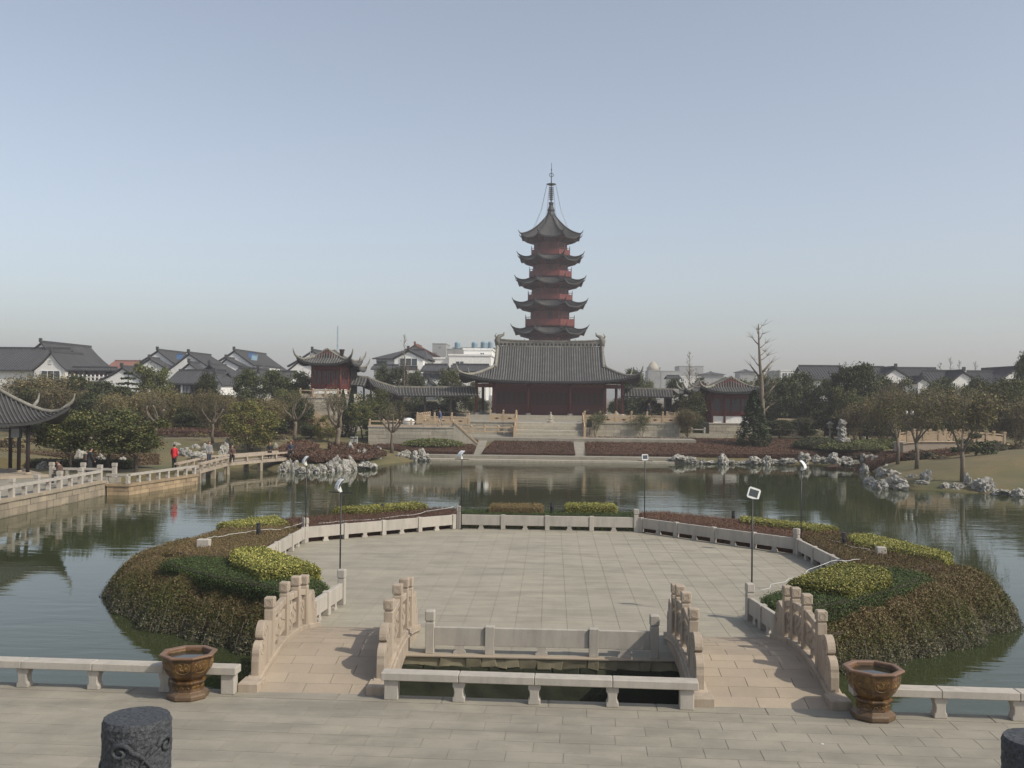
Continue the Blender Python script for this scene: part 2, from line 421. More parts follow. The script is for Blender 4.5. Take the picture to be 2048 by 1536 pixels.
bench_rail([5.68,6.95,8.25,9.6,10.95,12.3,13.7], 5.45, 14.2, 'low pale granite bench rail along the terrace edge at the right, behind the right vat')

# ------------------------------------------------------------------ ceramic vats
def vat(X, Y, rz, s_, label, open_):
    t = thing('ceramic_vat', label, 'vat', (X, Y, 0), rz, 'glazed octagonal vats on the terrace')
    P8 = math.pi / 8
    MB().lathe([(.36,0),(.375,.03),(.375,.085),(.35,.105),(.30,.135),(.29,.15)], 8, ph=P8).build('foot', M['glaze_base'], t, bevel=.008)
    MB().lathe([(.285,.15),(.275,.2),(.285,.265),(.31,.275),(.33,.30),(.325,.325),(.29,.345)], 8, ph=P8).build('pedestal', M['glaze'], t, bevel=.006)
    MB().lathe([(.27,.345),(.285,.36),(.36,.43),(.435,.56),(.452,.66),(.452,.755),(.41,.76),(.40,.74),(.395,.66),(.37,.60)], 8, ph=P8, cap=False).build('bowl', M['glaze'], t, bevel=.006)
    MB().lathe([(.455,.752),(.50,.765),(.515,.785),(.505,.808),(.42,.808),(.405,.79),(.405,.75)], 8, ph=P8, cap=False).build('rim', M['glaze_rim'], t, bevel=.006)
    n = NT('vat_water'); n.col(n.mix(0.0, (.02,.02,.012), (0,0,0))); n.set(Roughness=.03); 
    MB().lathe([(.398,.725),(.39,.73)], 8, ph=P8).build('vat_water', n.m, t)
    for k in range(8):
        a = P8 + k * math.pi / 4 + P8; c, s2 = math.cos(a), math.sin(a); tx = Vector((-s2, c, 0))
        # raised medallion with a sprig in it, on each face of the bowl
        R0 = .452 * math.cos(P8); c0 = Vector((c * (R0 - .012), s2 * (R0 - .012), .61))
        nrm = Vector((c, s2, -.14)).normalized(); up = Vector((c*.15, s2*.15, 1)).normalized()
        pts = [c0 + tx * (.125 * math.cos(q)) + up * (.105 * math.sin(q)) + nrm * .004 for q in np.linspace(0, 2*math.pi, 25)]
        mb = MB().tube(pts, .005, 5)
        for j in range(7):
            x0 = random.uniform(-.08, .06); z0 = random.uniform(-.07, .05)
            q = [c0 + tx * (x0 + .02 * u_ * math.cos(j)) + up * (z0 + .018 * u_) + nrm * .003 for u_ in range(4)]
            mb.tube(q, [.002, .009, .011, .002], 5)
        mb.build('medallion', M['glaze_line'], t, smooth=True)
        R1 = .28 * math.cos(P8)
        for j in (-1, 1):
            q = [Vector((c*(R1+.004), s2*(R1+.004), .245 - .045 * abs(u_))) + tx * (j * .05 + u_ * .045) for u_ in (-1,-.5,0,.5,1)]
            MB().tube(q, [.004,.009,.006,.009,.004], 5).build('glazed_petal', M['glaze_line'], t, smooth=True)
    t.scale = (s_, s_, s_)
    return t
pl = fl(372, 1390); vat(pl.x+.07, 17.72, .1, 1.0, 'brown glazed octagonal water vat on the terrace left of the left bridge', 1)
pr = fl(1750, 1425); vat(pr.x-.12, 17.45, .05, 1.0, 'brown glazed octagonal water vat on the terrace right of the right bridge', 1).scale = (1, 1, 1.07)

# ------------------------------------------------------------------ island and octagonal plaza
OCT = [(-5.45,25.2),(-9.1,29.6),(-9.1,36.2),(-3.85,40.75),(3.55,40.6),(8.75,35.2),(9.05,29.6),(4.98,24.7)]
ISL = [(-5.75,20.95),(5.4,20.95),(5.6,23.3),(7.3,24.2),(12.3,28.9),(12.8,31.0),(11.4,37.6),(5.0,43.2),(-5.3,43.4),(-11.4,38.4),(-13.0,31.6),(-12.6,30.2),(-7.4,24.8),(-5.9,24.0)]
MB().poly(ISL, -2.5, -.06).build('island_ground', M['soil'], kind='structure')
PAVE = [(-5.72,20.9),(5.38,20.9),(5.38,23.4),(4.98,24.7),(9.05,29.6),(8.75,35.2),(3.55,40.6),(-3.85,40.75),(-9.1,36.2),(-9.1,29.6),(-5.45,25.2),(-5.72,23.4)]
plaza = MB().poly(PAVE, -.055, -.0065).build('plaza_pavement', M['joint'], kind='structure')
plaza['label'] = 'octagonal granite plaza on the island'
ts = .62; cells = []
for i in range(-15, 15):
    for j in range(0, 33):
        x = -.2 + i * ts; y = 20.93 + j * ts
        c4 = np.array([(x+.02,y+.02),(x+ts-.02,y+.02),(x+ts-.02,y+ts-.02),(x+.02,y+ts-.02)])
        k = pip(c4, PAVE).sum()
        if k: cells.append((x, y, k))
cells.sort(key=lambda c: c[1])
tb = slab(MB(), .0018, ts-.0018, .0018, ts-.0018, -.03, 0).mesh('plaza_tile', mat=M['plaza']); rest = MB(); cnt = 0
def clip(poly, P):      # Sutherland-Hodgman of a tile with the (near convex) plaza outline, octagon part only
    n = len(P)
    for i in range(n):
        a = P[i]; b = P[(i+1) % n]; o = []
        for q in range(len(poly)):
            p0 = poly[q]; p1 = poly[(q+1) % len(poly)]
            d0 = (b[0]-a[0])*(p0[1]-a[1])-(b[1]-a[1])*(p0[0]-a[0]); d1 = (b[0]-a[0])*(p1[1]-a[1])-(b[1]-a[1])*(p1[0]-a[0])
            if d0 >= 0: o.append(p0)
            if d0 * d1 < 0: t_ = d0/(d0-d1); o.append((p0[0]+(p1[0]-p0[0])*t_, p0[1]+(p1[1]-p0[1])*t_))
        poly = o
        if len(poly) < 3: return []
    return poly
for (x, y, k) in cells:
    if k == 4:
        if cnt < 290: o = ob('plaza_tile', tb, plaza); o.location = (x, y, random.uniform(-.001, .001)); cnt += 1
        else: slab(rest, x+.0018, x+ts-.0018, y+.0018, y+ts-.0018, -.03, random.uniform(-.001, .001))
    else:
        sq = [(x+.004,y+.004),(x+ts-.004,y+.004),(x+ts-.004,y+ts-.004),(x+.004,y+ts-.004)]
        pg = clip(sq, OCT[::-1]) if y > 25 else (clip(sq, [(-5.7,20.92),(5.36,20.92),(5.36,25.3),(-5.7,25.3)]))
        if len(pg) > 2: rest.poly(pg, -.03, random.uniform(-.001, .001))
rest.build('far_plaza_tiles', M['plaza'], plaza, kind='stuff')
# kerb round the island towards the water (quay stones, lower face coloured as dark water)
t = thing('pool_quay_wall', 'mossy rough stone wall under the plaza edge at the back of the sunken pool', 'quay wall', (-.2, 20.93, -1.5))
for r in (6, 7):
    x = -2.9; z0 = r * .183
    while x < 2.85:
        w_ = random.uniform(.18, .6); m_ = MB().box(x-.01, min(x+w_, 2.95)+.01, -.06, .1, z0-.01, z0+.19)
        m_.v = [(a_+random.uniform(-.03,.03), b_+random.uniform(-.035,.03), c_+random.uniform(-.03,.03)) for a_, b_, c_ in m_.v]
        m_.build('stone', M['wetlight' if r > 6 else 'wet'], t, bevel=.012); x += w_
gv = []; gn, gm = 60, 12
for j in range(gm+1):
    for i in range(gn+1):
        x = -2.95 + 5.9*i/gn; z = 1.12*j/gm; gv.append((x, -.04 - .05*noise.noise(Vector((x*2.2, z*3, 3))) - .02*noise.noise(Vector((x*7, z*7, 1))), z))
MB().add(gv, [(j*(gn+1)+i, j*(gn+1)+i+1, (j+1)*(gn+1)+i+1, (j+1)*(gn+1)+i) for j in range(gm) for i in range(gn)]).build('algae_face', M['wet'], t, smooth=True)  # low-relief sheet, its colour imitates the dark pool water
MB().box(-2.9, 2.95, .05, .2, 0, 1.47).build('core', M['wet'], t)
MB().box(-2.95, 3.0, -.1, .12, 1.48, 1.503).build('coping', M['deck'], t)

def parapet(A, B, n, label, caps=(1, 1), feet=1, H=.57, back=None, capmat='granite', skip=()):
    A = Vector((*A, 0)); B = Vector((*B, 0)); d = B - A; L = d.length; a = math.atan2(d.y, d.x)
    t = thing('stone_parapet', label, 'parapet', A, a, 'low granite parapets around the octagonal plaza')
    for i in range(n + 1):
        x = L * i / n; hi = (i == 0 and caps[0]) or (i == n and caps[1])
        p = MB().box(x-.09, x+.09, -.09, .09, 0, H + (.09 if hi else .02)).build('post', M['granite'], t, bevel=.01)
        if hi:
            MB().box(x-.08, x+.08, -.08, .08, H+.09, H+.12).build('post_neck', M['granite'], p)
            MB().box(x-.1, x+.1, -.1, .1, H+.12, H+.34).build('post_cap', M['granite'], p, bevel=.02)
        if i < n:
            xa, xb = x + .09, L * (i+1) / n - .09
            MB().box(xa, xb, -.055, .055, .17, H).build('panel', M['granite'], t, bevel=.008)
            xm = (xa + xb) / 2; w_ = .12
            MB().ext([(-w_,0),(w_,0),(w_*.95,.05),(w_*.6,.09),(w_*.75,.17),(-w_*.75,.17),(-w_*.6,.09),(-w_*.95,.05)], (xm,.045,0), (1,0,0), (0,0,1), (0,-.09,0)).build('foot', M['granite'], t)
    return t
parapet((-3.72,40.5), (3.45,40.42), 4, 'low granite parapet on the far side of the plaza, straight across from the pool', H=.58)
parapet((-8.95,36.1), (-3.95,40.45), 4, 'low granite parapet on the far left diagonal side of the plaza', caps=(1,0))
parapet((-8.95,30.6), (-8.95,35.9), 3, 'low sunlit parapet on the left side of the plaza before the brown hedge', caps=(0,0))
parapet((3.65,40.35), (8.6,35.25), 4, 'low granite parapet on the far right diagonal side of the plaza', caps=(0,1))
parapet((8.62,35.0), (8.88,29.9), 3, 'low shaded parapet on the right side of the plaza', caps=(0,0))
parapet((-5.62,23.2), (-5.40,25.7), 2, 'short parapet leading from the left bridge up to the plaza', caps=(0,1))
parapet((5.15,22.9), (4.92,24.8), 2, 'short shaded parapet leading from the right bridge up to the plaza', caps=(0,1))
t = parapet((-2.53,21.1), (2.2,21.06), 1, 'granite parapet with two capped end posts behind the sunken pool', caps=(1,1), H=.56)
for o in [c for c in t.children if c.name.startswith(('panel', 'foot'))]: bpy.data.objects.remove(o)
for x in (1.27, 3.46): MB().box(x-.1, x+.1, -.09, .09, 0, .59).build('post', M['granite'], t, bevel=.01)
for xa, xb in ((.09,1.17),(1.37,3.36),(3.56,4.64)):
    MB().box(xa, xb, -.04, .06, .17, .55).build('panel', M['granite'], t, bevel=.008); xm = (xa+xb)/2; w_ = .13
    MB().ext([(-w_,0),(w_,0),(w_*.95,.05),(w_*.6,.09),(w_*.8,.17),(-w_*.8,.17),(-w_*.6,.09),(-w_*.95,.05)], (xm,.05,0), (1,0,0), (0,0,1), (0,-.09,0)).build('foot', M['granite'], t)

# ------------------------------------------------------------------ the two little arched bridges
def dz(y, y0=18.0, y1=23.2): 
    u_ = min(max((y - y0) / (y1 - y0), 0), 1); return .40 * math.sin(math.pi * u_) ** 1.1 * (1 - .18 * u_)
def bridge(xl, xr, y0, label):
    t = thing('stone_bridge', label, 'bridge', ((xl+xr)/2, y0, 0)); cx = (xl+xr)/2; hw = (xr-xl)/2
    Z = lambda y: dz(y + 18.0)      # y local
    N = 14; L = 5.2
    MB().ext([(0,-.02)] + [(L*i/N, Z(L*i/N) - .03) for i in range(1, N)] + [(L,-.02),(L,-.06),(3.0,-.07),(2.75,-.06),(2.4,-.12),(2.0,-.25),(1.6,-.5),(1.3,-.95),(1.25,-1.4),(0,-1.4)], (-hw-.245,0,0), (0,1,0), (0,0,1), (2*hw+.49,0,0)).build('arch', M['pink'], t)
    sw = .37; r = 0; y = 0.0
    while y < L - .01:
        y2 = min(y + sw, L); x = -hw - ((r * .43) % .8)
        while x < hw:
            a, b = max(x, -hw), min(x + .86, hw)
            if b - a > .05:
                z0, z1 = Z(y), Z(y2); g = .005; h_ = random.uniform(-.002, .002)
                MB().add([(a+g,y+g,z0-.05),(b-g,y+g,z0-.05),(b-g,y2-g,z1-.05),(a+g,y2-g,z1-.05),(a+g,y+g,z0+h_+.003),(b-g,y+g,z0+h_+.003),(b-g,y2-g,z1+h_+.003),(a+g,y2-g,z1+h_+.003)],
                     [(4,5,6,7),(0,1,5,4),(1,2,6,5),(2,3,7,6),(3,0,4,7)]).build('deck_slab', M['deck'], t)
            x += .86
        y = y2; r += 1
    for sgn in (-1, 1):
        X = sgn * (hw + .13)
        kb = MB(); N2 = 24
        ys_ = [L*i/N2 for i in range(N2+1)]
        kb.ext([(0,-.05)] + [(q, Z(q) + .10) for q in ys_] + [(L,-.05)], (X-.13,0,0), (0,1,0), (0,0,1), (.26,0,0)).build('kerb', M['pink'], t, bevel=.012)
        # arch ring moulding on the outer face
        MB().tube([(X + sgn*.14, q, Z(q) - .02) for q in ys_[1:-2]], .035, 6).build('arch_moulding', M['pink'], t, smooth=True)
        ps = [1.35, 2.42, 3.35, 4.05]
        for i, q in enumerate(ps):
            zb = Z(q) + .10; zt = zb + .86
            p = MB().box(X-.09, X+.09, q-.09, q+.09, zb-.02, zt).build('post', M['pink'], t, bevel=.01)
            MB().box(X-.075, X+.075, q-.075, q+.075, zt, zt+.035).build('post_neck', M['pink'], p)
            MB().box(X-.1, X+.1, q-.1, q+.1, zt+.035, zt+.235).build('post_cap', M['pink'], p, bevel=.018)
            for fy in (-1, 1):
                MB().tube([(X + .055*math.cos(a), q + fy*.101, zt+.135 + .06*math.sin(a)) for a in np.linspace(0, 6.28, 17)], .006, 4).build('cap_ring', M['pink'], p)
            MB().tube([(X + sgn*-.101, q + .055*math.cos(a), zt+.135 + .06*math.sin(a)) for a in np.linspace(0, 6.28, 17)], .006, 4).build('cap_ring', M['pink'], p)
            if i < 3:
                q2 = ps[i+1]; za, zc = Z(q) + .10, Z(q2) + .10
                def sl_(u0, u1, w_, nm, yy0=q+.09, yy1=q2-.09):
                    return MB().add([(X-w_,yy0,za+u0),(X+w_,yy0,za+u0),(X+w_,yy1,zc+u0),(X-w_,yy1,zc+u0),(X-w_,yy0,za+u1),(X+w_,yy0,za+u1),(X+w_,yy1,zc+u1),(X-w_,yy1,zc+u1)],
                         [(3,2,1,0),(4,5,6,7),(0,1,5,4),(1,2,6,5),(2,3,7,6),(3,0,4,7)]).build(nm, M['pink'], t, bevel=.012)
                sl_(.66, .80, .065, 'handrail'); p = sl_(.12, .56, .04, 'panel')
                ym = (q+q2)/2; zm = (za+zc)/2
                MB().box(X-.03, X+.03, ym-.05, ym+.05, zm+.555, zm+.67).build('strut', M['pink'], t)
                MB().box(X-.035, X+.035, ym-.09, ym+.09, zm-.01, zm+.125).build('strut', M['pink'], t)
                w2 = (q2-q)/2 - .2
                for fs_ in (-1, 1):
                    pts = [(X + fs_*.045, ym + w2*math.cos(a)*(1+.18*math.cos(4*a)), zm+.34 + .15*math.sin(a)*(1+.18*math.cos(4*a)) + (zc-za)/(q2-q)*w2*math.cos(a)) for a in np.linspace(0, 6.283, 33)]
                    MB().tube(pts, .009, 4).build('panel_carving', M['pink'], p)
                    MB().tube([(X+fs_*.045, ym-.08, zm+.42),(X+fs_*.045, ym, zm+.3),(X+fs_*.045, ym+.06, zm+.36),(X+fs_*.045, ym+.1, zm+.26)], .009, 4).build('panel_carving', M['pink'], p)
        # scroll end stones
        def scroll(qa, dirn, z_a, s1):
            pr = [(0,0),(0,.28*s1)]
            for c0, c1, r_ in ((.20,.40,.18),(.42,.66,.2)):
                for a in np.linspace(math.pi*1.05, math.pi*.28, 9): pr.append((c0*s1 + r_*s1*math.cos(a), (c1 + r_*math.sin(a))*s1))
            pr += [(.82*s1,.70*s1),(.86*s1,.68*s1),(.86*s1,0)]
            P3 = [(qa + dirn*u_, z_a(u_) + v_) for u_, v_ in pr]
            b = MB().ext(P3 if dirn > 0 else P3[::-1], (X-.075,0,0), (0,1,0), (0,0,1), (.15,0,0)).build('scroll_stone', M['pink'], t, bevel=.012)
            for c0, c1, r_ in ((.20,.40,.12),(.42,.66,.13)):
                for fs_ in (-1, 1):
                    pts = [(X+fs_*.078, qa+dirn*(c0*s1 + r_*s1*(1-k_/22)*math.cos(k_*.5)), z_a(c0*s1) + (c1 + r_*(1-k_/22)*math.sin(k_*.5))*s1) for k_ in range(18)]
                    MB().tube(pts, .008, 4).build('spiral_carving', M['pink'], b)
        scroll(.40, 1, lambda u_: Z(.40+u_)+.08 , 1.0)
        scroll(5.0, -1, lambda u_: Z(5.0-u_)+.08 , .92)
        MB().box(X-.19, X+.19, -.05, .45, -.02, .16).build('plinth', M['pink'], t, bevel=.015)
bridge(-5.37, -3.27, 18.08, 'left arched stone footbridge with pinkish carved balustrades, sunlit left rail')
bridge(2.87, 5.02, 17.82, 'right arched stone footbridge with pinkish carved balustrades, right rail shading its deck')

# ------------------------------------------------------------------ floodlights on masts and bollard lights
def flood(px, py_top, Y, zb, label, rz, tilt, bar, frame=False):
    p = at(px, py_top, Y)
    t = thing('floodlight_mast', label, 'floodlight', (p.x, Y, zb), 0, 'floodlights on thin masts around the plaza')
    h = p.z - zb
    MB().tube([(0,0,0),(0,0,h)], .02, 8).build('mast', M['black'], t, smooth=True)
    MB().lathe([(.06,0),(.06,.02)], 10).build('base_plate', M['black'], t)
    MB().beam((-bar,0,h),(bar,0,h-.02), .025, .025).build('cross_bar', M['black'], t)
    hd = bpy.data.objects.new('lamp_head', None)
    pr = [(-.17,.0),(-.14,.07),(-.05,.115),(.08,.12),(.17,.09),(.165,.075),(.08,.10),(-.05,.095),(-.12,.055),(-.155,-.01)]
    c, s2 = math.cos(rz), math.sin(rz); ct_, st_ = math.cos(tilt), math.sin(tilt)
    U = Vector((c*ct_, s2*ct_, st_)); V = Vector((-c*st_, -s2*st_, ct_)); D = Vector((-s2, c, 0))
    if frame:
        O = Vector((0,0,h+.02)) + D*-.14; U2 = Vector((.30*c*-1, .1, .95)).normalized(); D2 = U2.cross(Vector((.25,-1,.2))).normalized(); N2 = D2.cross(U2)
        O = Vector((0,0,h+.03)); fm = MB()
        for q0, q1 in (((-.16,0),(.16,0)),((-.16,.27),(.16,.27)),((-.16,0),(-.16,.27)),((.16,0),(.16,.27))): fm.beam(O+(D2*q0[0]+U2*q0[1])*frame, O+(D2*q1[0]+U2*q1[1])*frame, .022, .05)
        fb = fm.build('lamp_frame', M['whitemetal'], t); MB().beam(O+(U2*.135-D2*.15)*frame, O+(U2*.135+D2*.15)*frame, .02, .25*frame, U2).build('lamp_glass', M['glass'], fb); return
    b = MB().ext(pr, Vector((0,0,h+.16)) - D*.14, U, V, D*.28).build('lamp_shade', M['whitemetal'], t, bevel=.006)
    MB().ext([(-.13,.045),(.14,.075),(.14,.065),(-.13,.035)], Vector((0,0,h+.16)) - D*.13, U, V, D*.26).build('lamp_glass', M['ironglass'], b)
    MB().beam(Vector((0,0,h+.16)) + U*-.02 + V*.06 , (0,0,h), .03, .07).build('bracket', M['whitemetal'], t)
flood(682, 984, 26.0, 0, 'floodlight mast nearest on the left with a white hood, by the left bridge parapet', .5, .95, .32)
flood(613, 931, 36.0, 0, 'thin floodlight mast at the left corner of the plaza, leaning white hood', .5, .9, .05)
flood(924, 918, 40.35, 0, 'floodlight mast at the far left corner of the plaza against the lake', .7, .8, .28)
flood(1290, 921, 40.25, 0, 'floodlight mast at the far right corner of the plaza with a dark hood', 1.4, .2, .3, .72)
flood(1603, 941, 35.1, 0, 'thin floodlight mast at the right corner of the plaza', 2.6, .9, .05)
flood(1505, 998, 25.0, 0, 'floodlight mast nearest on the right with an open white frame, by the right bridge parapet', 2.8, .8, .25, .85)

def bollard(px, py, Y, hpx, label):
    p = at(px, py, Y); h = hpx * Y / FPX
    t = thing('bollard_light', label, 'bollard light', (p.x, Y, p.z - h - .45), 0, 'black bollard lights in the hedges')
    r = .075; H = h + .45
    MB().lathe([(r,0),(r,H-.2)], 14).build('post', M['black'], t)
    for k in range(4): MB().lathe([(r*.8,H-.19+k*.04),(r,H-.185+k*.04),(r,H-.165+k*.04),(r*.8,H-.16+k*.04)], 14).build('louvre', M['black'], t)
    MB().lathe([(r*.6,H-.2),(r*.6,H-.03)], 12).build('lamp_tube', M['whitemetal'], t)
    MB().lathe([(r,H-.03),(r,H-.005),(r*.8,H)], 14).build('cap', M['black'], t)
for a in ((517,1046,33.8,28,'black bollard light in front of the yellow strip hedge, far left'),(519,1097,30.2,30,'black bollard light at the end of the left parapet, behind the yellow block hedge'),
          (765,1008,41.2,20,'small black bollard light before the far left yellow hedge'),(1104,1003,41.9,28,'black bollard light in the low green hedge behind the plaza, centre'),
          (1467,1021,41.0,20,'small black bollard light in the reddish hedge, far right'),(1688,1065,34,26,'black bollard light left of the right yellow strip hedge'),
          (1680,1118,29.6,28,'black bollard light behind the right yellow block hedge')): bollard(*a)
# loose white cables and junction boxes
def cable(pts, label):
    mb = MB(); q = []
    for a, b in zip(pts[:-1], pts[1:]):
        for k in range(5):
            u_ = k/5; q.append((a[0]+(b[0]-a[0])*u_+random.uniform(-.12,.12), a[1]+(b[1]-a[1])*u_+random.uniform(-.12,.12), a[2]+(b[2]-a[2])*u_+random.uniform(-.015,.02)))
    q.append(pts[-1]); tag(mb.tube(q, .007, 5).build('cable', M['whitemetal'], smooth=True), label, 'cable')
cable([(-8.95,35.9,.75),(-9.5,35.2,.62),(-10.4,33.6,.72),(-11.0,32.4,.72),(-10.9,31.2,.8)], 'loose white cable lying over the brown hedge on the left')
cable([(-8.6,36.9,.62),(-7.3,38.4,.55),(-5.6,39.9,.6),(-4.0,40.9,.85)], 'white cable over the reddish hedge at the far left parapet')
cable([(9.1,29.7,.78),(8.1,28.9,.8),(6.6,27.0,.7),(5.3,25.4,.62)], 'pale cable along the edge of the green hedge on the right')
cable([(9.6,34.8,.6),(9.9,33.4,.6),(10.4,32.2,.6)], 'white cable in the brown hedge on the right')
tag(MB().box(-11.15,-10.75,31.0,31.25,0,.82).build('junction_box', M['granite'], bevel=.02), 'small white junction box standing in the brown hedge on the left', 'junction box')
tag(MB().box(10.3,10.6,31.9,32.1,0,.8).build('junction_box', M['granite'], bevel=.02), 'small pale junction box in the brown hedge on the right', 'junction box')
def ORD(i):
    i += 1; return str(i) + ('th' if 10 < i % 100 < 14 else {1:'st',2:'nd',3:'rd'}.get(i % 10, 'th'))
# ------------------------------------------------------------------ foliage
def leaves(name, P, size, C, up=0.0, el=1.7, vert=0.0):
    N = len(P)
    nrm = RNG.normal(size=(N, 3)); nrm /= np.linalg.norm(nrm, axis=1)[:, None]; nrm[:, 2] = np.abs(nrm[:, 2]) + up
    nrm /= np.linalg.norm(nrm, axis=1)[:, None]
    u = np.cross(nrm, RNG.normal(size=(N, 3))); u = u / (np.linalg.norm(u, axis=1)[:, None] + 1e-9)
    if vert: u = u * (1 - vert) + np.array([0, 0, vert]); nrm = np.cross(u, RNG.normal(size=(N, 3)))
    u /= np.linalg.norm(u, axis=1)[:, None] + 1e-9
    v = np.cross(nrm, u); s = (np.asarray(size) * RNG.uniform(.6, 1.3, N))[:, None]
    V = np.stack([P + u * s * el, P + v * s, P - u * s * el, P - v * s], 1).reshape(-1, 3)
    me = bpy.data.meshes.new(name); me.vertices.add(4 * N); me.vertices.foreach_set('co', V.astype(np.float32).ravel())
    me.loops.add(4 * N); me.loops.foreach_set('vertex_index', np.arange(4 * N, dtype=np.int32))
    me.polygons.add(N); me.polygons.foreach_set('loop_start', np.arange(0, 4 * N, 4, dtype=np.int32))
    me.update(calc_edges=True)
    ca = me.color_attributes.new('Col', 'FLOAT_COLOR', 'POINT')
    c4 = np.ones((N, 4)); c4[:, :3] = C; ca.data.foreach_set('color', np.repeat(c4, 4, 0).astype(np.float32).ravel())
    me.materials.append(M['leaf']); return me
def pal(N, cols, wts=None):
    cols = np.array(cols); k = RNG.choice(len(cols), N, p=None if wts is None else np.array(wts) / sum(wts))
    return cols[k] * RNG.uniform(.82, 1.18, (N, 1))
G_DARK = [(.032,.048,.018),(.055,.07,.024),(.085,.09,.032)]
G_OLIVE = [(.075,.080,.024),(.10,.10,.03),(.05,.06,.02),(.14,.12,.04)]
G_HEDGE = [(.045,.075,.02),(.08,.11,.03),(.035,.05,.016)]
YEL = [(.30,.28,.06),(.20,.21,.05),(.08,.10,.028),(.40,.36,.12)]
BRN = [(.18,.125,.06),(.22,.155,.08),(.14,.10,.05),(.15,.135,.05)]
RED = [(.125,.062,.038),(.15,.078,.048),(.10,.056,.034),(.12,.075,.04)]
GRY = [(.24,.22,.17),(.16,.15,.11),(.08,.09,.045)]
def bbox_pts(poly, n):
    a = np.array([p[:2] for p in poly], float); lo, hi = a.min(0), a.max(0)
    area = (hi - lo).prod(); P = lo + RNG.random((n, 2)) * (hi - lo); return P[pip(P, poly)], area
def hedge(poly, z0, z1, label, pal_, n=400, size=.02, rnd=.12, wts=None, el=1.5, zf=None, rag=.03, group=None, name='hedge', colf=None, twig=0, vert=0.0):
    """clipped hedge: dark twig body and leaves all over its top and sides; z0/z1 are numbers or functions of xy"""
    Z0 = z0 if callable(z0) else (lambda P: np.full(len(P), float(z0)))
    Z1 = z1 if callable(z1) else (lambda P: np.full(len(P), float(z1)))
    a = np.array([p[:2] for p in poly], float); per = 0; segs = []
    for i in range(len(a)):
        L = np.hypot(*(a[(i+1) % len(a)] - a[i])); segs.append(L); per += L
    A = .5 * abs(sum(a[i][0]*a[(i+1)%len(a)][1] - a[(i+1)%len(a)][0]*a[i][1] for i in range(len(a))))
    def top(P):
        d = pdist(P, poly); t = np.clip(d / rnd, 0, 1)
        return Z1(P) - rnd * .8 * (1 - np.sqrt(np.clip(1 - (1 - t) ** 2, 0, 1)))
    lo, hi = a.min(0), a.max(0); n_try = int(n * A * (hi - lo).prod() / max(A, .01) * 1.0)
    P, _ = bbox_pts(poly, n_try)
    zz = top(P) + RNG.normal(0, rag, len(P)) - np.abs(RNG.normal(0, rag, len(P)))
    # sides
    mid = Z1(a.mean(0)[None])[0] - Z0(a.mean(0)[None])[0]; ns = int(n * per * abs(mid) * 1.1)
    t = RNG.random(ns) * per; cs = np.concatenate([[0], np.cumsum(segs)]); k = np.clip(np.searchsorted(cs, t) - 1, 0, len(a) - 1)
    u = (t - cs[k]) / np.array(segs)[k]; Q = a[k] + (np.roll(a, -1, 0)[k] - a[k]) * u[:, None]
    zq = Z0(Q) + RNG.random(ns) ** .9 * (Z1(Q) - rnd * .5 - Z0(Q)); Q = Q + RNG.normal(0, rag, Q.shape)
    PP = np.concatenate([np.column_stack([P, zz]), np.column_stack([Q, zq])])
    lab = thing(name, label, 'hedge', (a[:, 0].mean(), a[:, 1].mean(), 0), 0, group)
    off = np.array([a[:, 0].mean(), a[:, 1].mean(), 0])
    C = pal(len(PP), pal_, wts)
    if colf is not None: C = colf(PP, C)
    me = leaves('leaves', PP - off, np.full(len(PP), size), C, .2, el, vert); ob('foliage', me, lab)
    # body
    cen = a.mean(0); g = 14; mb = MB(); ins = a + (cen - a) * np.minimum(1, (rag * 1.5 + .02) / (np.linalg.norm(cen - a, axis=1) + 1e-6))[:, None]
    lo, hi = ins.min(0), ins.max(0)
    vs = []; N = len(ins); M_ = 8
    ring = []
    for i in range(N):
        for q in range(3): ring.append(ins[i] + (ins[(i+1) % N] - ins[i]) * q / 3)
    ring = np.array(ring); K = len(ring)
    zt = top(ring); zb = Z0(ring)
    mbv = [(*p, z) for p, z in zip(ring, zb)] + [(*p, z - rag) for p, z in zip(ring, zt - .0)]
    for fr in (.85, .5, .2):
        R_ = cen + (ring - cen) * fr; mbv += [(*p, z - rag * 1.2) for p, z in zip(R_, top(R_))]
    mbv.append((*cen, top(cen[None])[0] - rag * 1.2))
    fs = [(l*K+i, l*K+(i+1)%K, (l+1)*K+(i+1)%K, (l+1)*K+i) for l in range(4) for i in range(K)] + [(4*K+i, 4*K+(i+1)%K, 5*K) for i in range(K)]
    mb.add([(x-off[0], y-off[1], z) for x, y, z in mbv], fs).build('twigs', M[twig or 'hedgecore'], lab)
    return lab
M['hedgecore'] = plain('hedge_inner_twigs', (.035,.028,.016), .95, .4, 20, bump=.5)
M['browncore'] = plain('brown_inner_twigs', (.085,.055,.035), .95, .4, 20, bump=.5)
M['redcore'] = plain('reddish_inner_twigs', (.075,.038,.026), .95, .4, 6, bump=.5)

